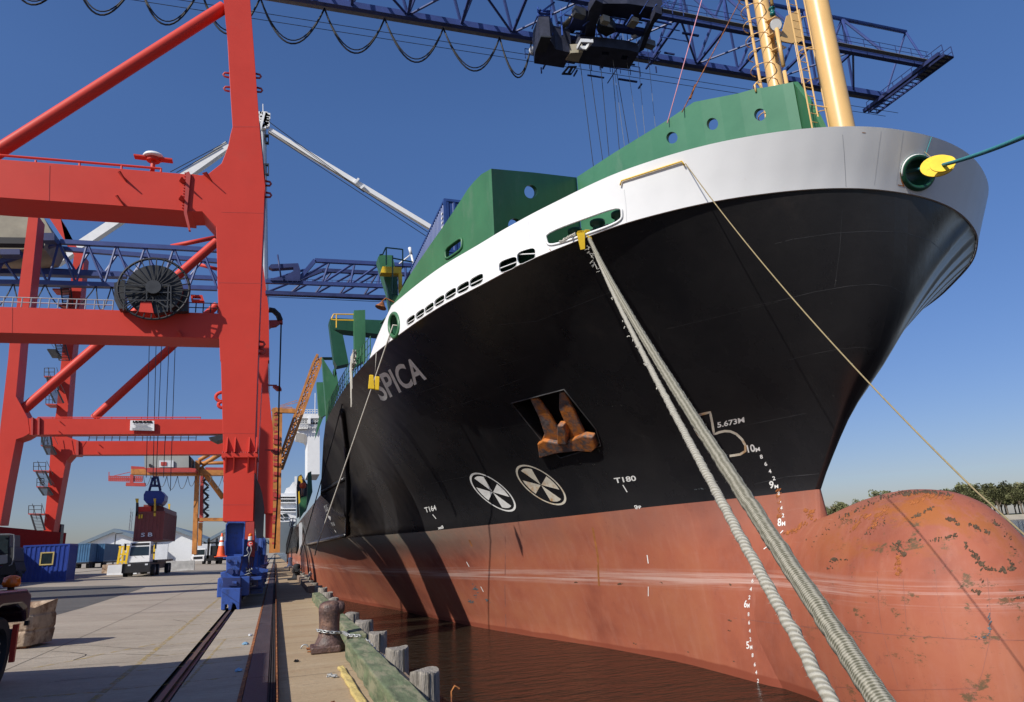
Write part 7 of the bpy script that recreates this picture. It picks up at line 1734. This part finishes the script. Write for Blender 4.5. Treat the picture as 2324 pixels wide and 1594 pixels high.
for i, y in enumerate(py_):
    rq = random.Random(i*3+1); r_ = .19-.01*(i % 3); top_ = .34+rq.uniform(-.04, .05); mb = MB(); n = 16
    for z in (-6, -1, top_-.25, top_-.03, top_):
        for k in range(n):
            a = 2*math.pi*k/n; rr = r_*(1+.05*math.sin(3*a+i)+.02*rq.uniform(-1, 1)); rr *= .96 if z == top_ else 1
            mb.v.append(V((1.86+rr*math.cos(a), y+rr*math.sin(a), z+(0.02*math.sin(2*a+i) if z > 0 else 0))))
    for j in range(4):
        for k in range(n): mb.f.append((j*n+k, j*n+(k+1) % n, (j+1)*n+(k+1) % n, (j+1)*n+k))
    mb.f.append(tuple(4*n+k for k in range(n)))
    pile = mb.build('timber_pile', 'timber_grey', smooth=False)
    if i < 6:
        g = MB(); a0_ = -1.5+.4*(i % 2); g.box(1.86+(r_+.002)*math.cos(a0_)-.008, 1.86+(r_+.002)*math.cos(a0_)+.008, y+(r_+.002)*math.sin(a0_)-.01, y+(r_+.002)*math.sin(a0_)+.03, -.2, top_-.01); g.build('split', 'groove', pile)
    tag(pile, 'weathered grey round timber pile at the quay edge, %s from the viewer' % names_s[i], 'pile', 'timber piles along the quay edge')
mb = MB(); mb.box(1.56, 1.72, 2, 60, -.4, -.05); mb.build('quay_edge_gap', 'groove')['kind'] = 'structure'
# hanging ladder hook by the first pile
mb = MB(); mb.path([(2.12, 9.0, -.6), (2.12, 9.0, .1), (2.16, 9.0, .16), (2.22, 9.0, .12)], .012, 5); tag(mb.build('iron_hook', 'rust'), 'thin rusty iron rod standing beside the nearest pile', 'rod')
# bollard
bx, by = 1.03, 14.35
bl = thing('bollard', 'brown rusty cast iron bollard with bent head and flared foot on the quay walkway', 'bollard', (bx, by, 0), None)
mb = MB(); prof = [(r_*.88, h*.88) for r_, h in [(.33, 0), (.33, .08), (.31, .16), (.27, .23), (.235, .31), (.218, .42), (.215, .56), (.222, .70), (.235, .82), (.235, .90), (.21, .97), (.15, 1.01), (.05, 1.03)]]
mb.lathe(prof, (bx, by, 0), 40)
for v_ in mb.v:   # lean the head towards the water and spread the foot into a rectangle
    h = v_.z; v_.x += .05*max(0, h-.5)**2; v_.y *= 1
    if h > .74: v_.x += (.04*(h-.74)/.29 if v_.x > bx else 0)
    if h < .13: v_.x = bx+(v_.x-bx)*1.05; v_.y = by+(v_.y-by)*.9
o = mb.build('bollard_body', 'bollard_brown', bl, True)
mb = MB(); mb.box(bx-.34, bx+.20, by-.28, by+.28, 0, .13); o = mb.build('base_plate', 'bollard_brown', bl); bevel(o, .03, 2)
mb = MB(); mb.lathe([(.12, -.12), (.125, 0), (.11, .07), (.05, .1)], (bx+.18, by-.02, .77), 20, (1, 0, -.1)); mb.build('horn', 'bollard_brown', bl, True)
mb = MB()
for sx_, sy_ in ((-.32, -.3), (-.32, .1), (-.32, .3)): mb.tube((bx+sx_-.08, by+sy_*.8, .06), (bx+sx_+.02, by+sy_*.8, .06), .014, 6)
mb.build('foot_bolts', 'rust', bl)
def chain(pts, r_, lnk, label):
    P_ = [V(p) for p in pts]; d = [0]
    for a, b in zip(P_, P_[1:]): d.append(d[-1]+(b-a).length)
    n = int(d[-1]/lnk); mb = MB()
    for i in range(n):
        t = (i+.5)*lnk; j = max(k for k in range(len(d)) if d[k] <= t); f_ = (t-d[j])/(d[j+1]-d[j]); c = P_[j].lerp(P_[j+1], f_); u = (P_[j+1]-P_[j]).normalized()
        s_ = u.orthogonal().normalized(); s2_ = u.cross(s_); q = s_ if i % 2 else s2_
        mb.path([c+u*(lnk*.72*math.cos(a))+q*(lnk*.36*math.sin(a)) for a in [2*math.pi*k/10 for k in range(10)]], r_, 5, True)
    return tag(mb.build('chain', 'galv', smooth=True), label, 'chain')
chain([(bx+.225*math.cos(a), by+.225*math.sin(a), .36-.04*math.cos(a)) for a in [math.pi*(1.02+.07*i) for i in range(14)]]+[(bx+.25, by-.15, .33), (1.30, by-.8, .345), (1.5, by-1.1, .345)], .012, .07, 'galvanised chain wrapped round the brown bollard and over the green timber')
chain([(1.58, 13.1, .30), (1.7, 12.6, .12), (1.78, 12.0, .1), (1.8, 11.7, .25)], .012, .07, 'galvanised chain hanging between green timber and grey pile')
for (x, y, m, lb, s_) in ((1.42, 50.8, 'black_rubber', 'black mooring bollard further along the walkway with ropes made fast', 1.15), (1.78, 92, 'white_dull', 'white painted mooring bollard far along the quay', 1.3)):
    b2 = thing('bollard', lb, 'bollard', (x, y, 0)); mb = MB(); mb.lathe([(r_*s_, h*s_) for r_, h in prof], (x, y, 0), 24); mb.build('bollard_body', m, b2, True)
    mb = MB(); mb.box(x-.5*s_, x+.5*s_, y-.4*s_, y+.4*s_, 0, .1); mb.build('base_plate', m, b2)
rq = random.Random(12)
mb = MB()
for k in range(6): mb.path([(1.42+rq.uniform(-.3, .3), 50.5+rq.uniform(-.3, .3), .5+rq.uniform(-.1, .25)) for _ in range(6)], .03, 5)
tag(mb.build('rope_turns', 'black_rubber'), 'dark rope turns round the black bollard', 'rope')
mb = MB(); mb.path([(1.5, 34.6, .75), (1.55, 34.2, .9), (1.45, 33.9, .7), (1.6, 33.8, .85), (1.5, 34.4, .6)], .03, 6)
tag(mb.build('rope_knot', 'rope_pale'), 'pale knotted rope end beside the quay edge under the hull', 'rope')
# half-buried ring by the bollard, bits on the walkway
mb = MB(); mb.path([(.62+.07*math.cos(a), 15.1, .0+.07*math.sin(a)) for a in [math.pi*i/8 for i in range(9)]], .014, 6); tag(mb.build('mooring_ring', 'galv', smooth=True), 'small half ring set in the concrete left of the brown bollard', 'ring')
for i, (x, y, s_, m, lb) in enumerate(((.86, 11.55, .055, 'barrier_grey', 'small grey stone beside another in front of the bollard'), (.92, 11.45, .045, 'barrier_grey', 'smaller grey stone right of its neighbour in front of the bollard'), (.42, 13.4, .04, 'dark', 'dark flat scrap on the walkway left of the bollard foot'),
        (-.52, 16.6, .06, 'litter_blue', 'crumpled pale blue litter by the channel edge, farther piece'), (-.50, 13.0, .05, 'litter_blue', 'crumpled blue litter in shade by the channel edge'), (-1.75, 9.9, .06, 'white_dull', 'pale crumpled litter in shade left of the rail'), (-.48, 18.2, .05, 'white_dull', 'white crumpled scrap by the channel edge'), (.75, 9.6, .03, 'rust', 'small rusty chip on the near walkway'))):
    mb = MB(); mb.ball((0, 0, .02), s_, 6, .6); rq = random.Random(i)
    for v_ in mb.v: v_.x += rq.uniform(-.4, .4)*s_; v_.y += rq.uniform(-.5, .8)*s_; v_.z = max(.002, v_.z+rq.uniform(-.2, .2)*s_)
    o = mb.build('litter' if 'litter' in lb or 'scrap' in lb or 'chip' in lb else 'stone', m); o.location = (x, y, 0); tag(o, lb, 'litter' if 'itter' in lb or 'scrap' in lb or 'chip' in lb else 'stone')
# concrete block with jagged top at left
kb = thing('concrete_block', 'rust-stained concrete block with jagged top rim standing on the apron beside the truck wheel', 'concrete block', (-5.3, 18.9, zg(-5.3)))
zb_ = zg(-5.2)-.02
cr_ = [(-6.2, 18.55), (-4.95, 18.25), (-4.86, 18.45), (-4.70, 18.95), (-4.78, 19.5), (-6.1, 19.9)]; cr_ = [(-6.1, 18.3), (-5.02, 18.25), (-4.93, 18.33), (-4.70, 19.1), (-4.78, 19.3), (-5.95, 19.6)]
def ring(z, g=0): c = V((-5.4, 19, 0)); return [V((c.x+(x-c.x)*(1+g), c.y+(y-c.y)*(1+g), z)) for x, y in cr_]
mb = MB(); n = 6; lv = [(.06, -.02), (.34, .03), (.37, -.01), (.40, .03), (.66, .02), (.69, -.02)]
for z, g in lv: mb.v += ring(zb_+z, g)
rq = random.Random(1)
topz = [.93, .87, .84, .98, .95, .9]; mb.v += [V((p.x, p.y, zb_+topz[i])) for i, p in enumerate(ring(0, .02))]; mb.v += [V((p.x, p.y, zb_+topz[i]-.05)) for i, p in enumerate(ring(0, -.12))]; mb.v += [V((p.x, p.y, zb_+.6)) for i, p in enumerate(ring(0, -.16))]
for j in range(8):
    for k in range(n): mb.f.append((j*n+k, j*n+(k+1) % n, (j+1)*n+(k+1) % n, (j+1)*n+k))
mb.f.append(tuple(8*n+k for k in range(n))); mb.f.append(tuple(range(n))[::-1]); o = mb.build('block_body', 'barrier', kb); bevel(o, .02, 2)
mb = MB(); mb.box(-5.25, -5.0, 18.35, 18.7, zb_, zb_+.07); mb.box(-5.9, -5.7, 18.7, 19.3, zb_, zb_+.07); mb.build('wood_skid', 'rust', kb)
# maroon truck at the left edge
tk = thing('road_truck', 'dark maroon long-nosed truck cut off at the left edge with amber marker lamp', 'truck', (-5, 10.5, .1))
TZ2 = zg(-4)-.02
def kbx(name, x0, x1, y0, y1, z0, z1, m, bev=.05, hx=None):
    mb = MB(); mb.box(x0, x1, y0, y1, TZ2+z0, TZ2+z1); o = mb.build(name, m, tk)
    if bev: bevel(o, bev, 3)
    return o
mb = MB(); fe = [(12.0, .95), (12.0, 1.45), (13.9, 1.42), (14.12, 1.34), (14.16, .92), (13.98, .90), (13.9, 1.08), (13.55, 1.2), (12.9, 1.22), (12.35, 1.1), (12.2, .95)]
mb.slab([(-3.78, y-.25, TZ2+z) for y, z in fe], (-.55, 0, 0)); o = mb.build('fender', 'truck_maroon', tk); bevel(o, .06, 3)
kbx('hood', -6.2, -4.35, 12.55, 13.9, .8, 1.6, 'truck_maroon', .12); kbx('cab', -6.5, -4.12, 9.2, 12.5, .8, 3.55, 'truck_maroon', .08); kbx('sleeper_box', -6.5, -4.0, 2.0, 9.1, 1.0, 3.7, 'truck_maroon', .05); kbx('chassis', -6.0, -4.3, 3, 13.8, .5, .9, 'dark', .02); kbx('bumper', -6.3, -3.95, 13.75, 14.0, .45, .8, 'steel_dark', .04)
for y in (12.85, 6.0, 4.7):
    mb = MB(); mb.lathe([(.36, -.15), (.50, -.15), (.53, -.10), (.53, .10), (.50, .15), (.36, .15), (.34, .08), (.30, .06)], (-4.0, y, TZ2+.53), 36, (1, 0, 0)); wl = mb.build('wheel', 'black_rubber', tk); auto_smooth(wl)
    mb = MB(); mb.lathe([(.33, 0), (.33, .05), (.2, .07), (.13, .13), (.1, .14)], (-4.0, y, TZ2+.53), 28, (1, 0, 0))
    for k in range(10): a = 2*math.pi*k/10; mb.tube((-3.94, y+.22*math.cos(a), TZ2+.53+.22*math.sin(a)), (-3.89, y+.22*math.cos(a), TZ2+.53+.22*math.sin(a)), .022, 6)
    mb.build('wheel_rim', 'grey_steel', wl)
mb = MB(); mb.lathe([(.11, -.01), (.13, .04), (.11, .14), (.04, .17)], (-4.02, 13.6, TZ2+1.47), 18); mb.build('marker_lamp', 'amber', tk, True)
mb = MB(); mb.tube((-4.02, 13.6, TZ2+1.40), (-4.02, 13.6, TZ2+1.47), .05, 8); mb.box(-3.76, -3.70, 13.55, 13.62, TZ2+.86, TZ2+.93); mb.build('lamp_base', 'dark', tk)
kbx('mudflap_bracket', -3.85, -3.78, 13.35, 13.42, .35, .9, 'crane_red', .0)
# grey yard cab at the left edge, further off
yc = thing('yard_tractor', 'dark grey yard tractor cab parked at the left edge beside the blue site container', 'truck', ground_at(12, 58)+(0,))
x, z = ground_at(10, 58); yc.location = (x, 58, z)
def ycb(name, pts, Y, th, m): return PS(yc, name, [QL(*p) for p in pts], Y, th, m)
ycb('cab', ((-120, 95), (85, 95), (85, 205), (118, 210), (122, 330), (95, 370), (-120, 370)), 58, 2.2, 'steel_dark')
ycb('window', ((10, 105), (78, 102), (68, 200), (70, 260), (0, 275), (-60, 275), (-60, 105)), 57.9, .1, 'glass')
ycb('door_panel', ((-60, 285), (65, 270), (65, 350), (-60, 362)), 57.9, .1, 'machine_house')
mb = MB(); mb.path([oy(*QL(*p), 57.7) for p in ((0, 92), (85, 90), (125, 95), (128, 140), (122, 300), (105, 360), (80, 372))], .04, 6); mb.build('grab_rail', 'grey_steel', yc)
ycb('fender', ((60, 345), (130, 340), (150, 420), (130, 450), (0, 455), (-60, 440)), 57.9, 2, 'dark')
for xx in (20, 105):
    p = oy(*QL(xx, 430), 57.8); mb = MB(); mb.lathe([(.45, -.2), (.5, -.1), (.5, .2)], (p.x, 58.2, z+.5), 18, (0, 1, 0)); mb.build('wheel', 'black_rubber', yc)
# grey silo-like post beside the far sill beam
PS(c2_, 'stair_housing', [QL(*p) for p in ((505, 0), (550, 0), (535, 180), (500, 180))], 80, 1, 'steel_dark')
# haze
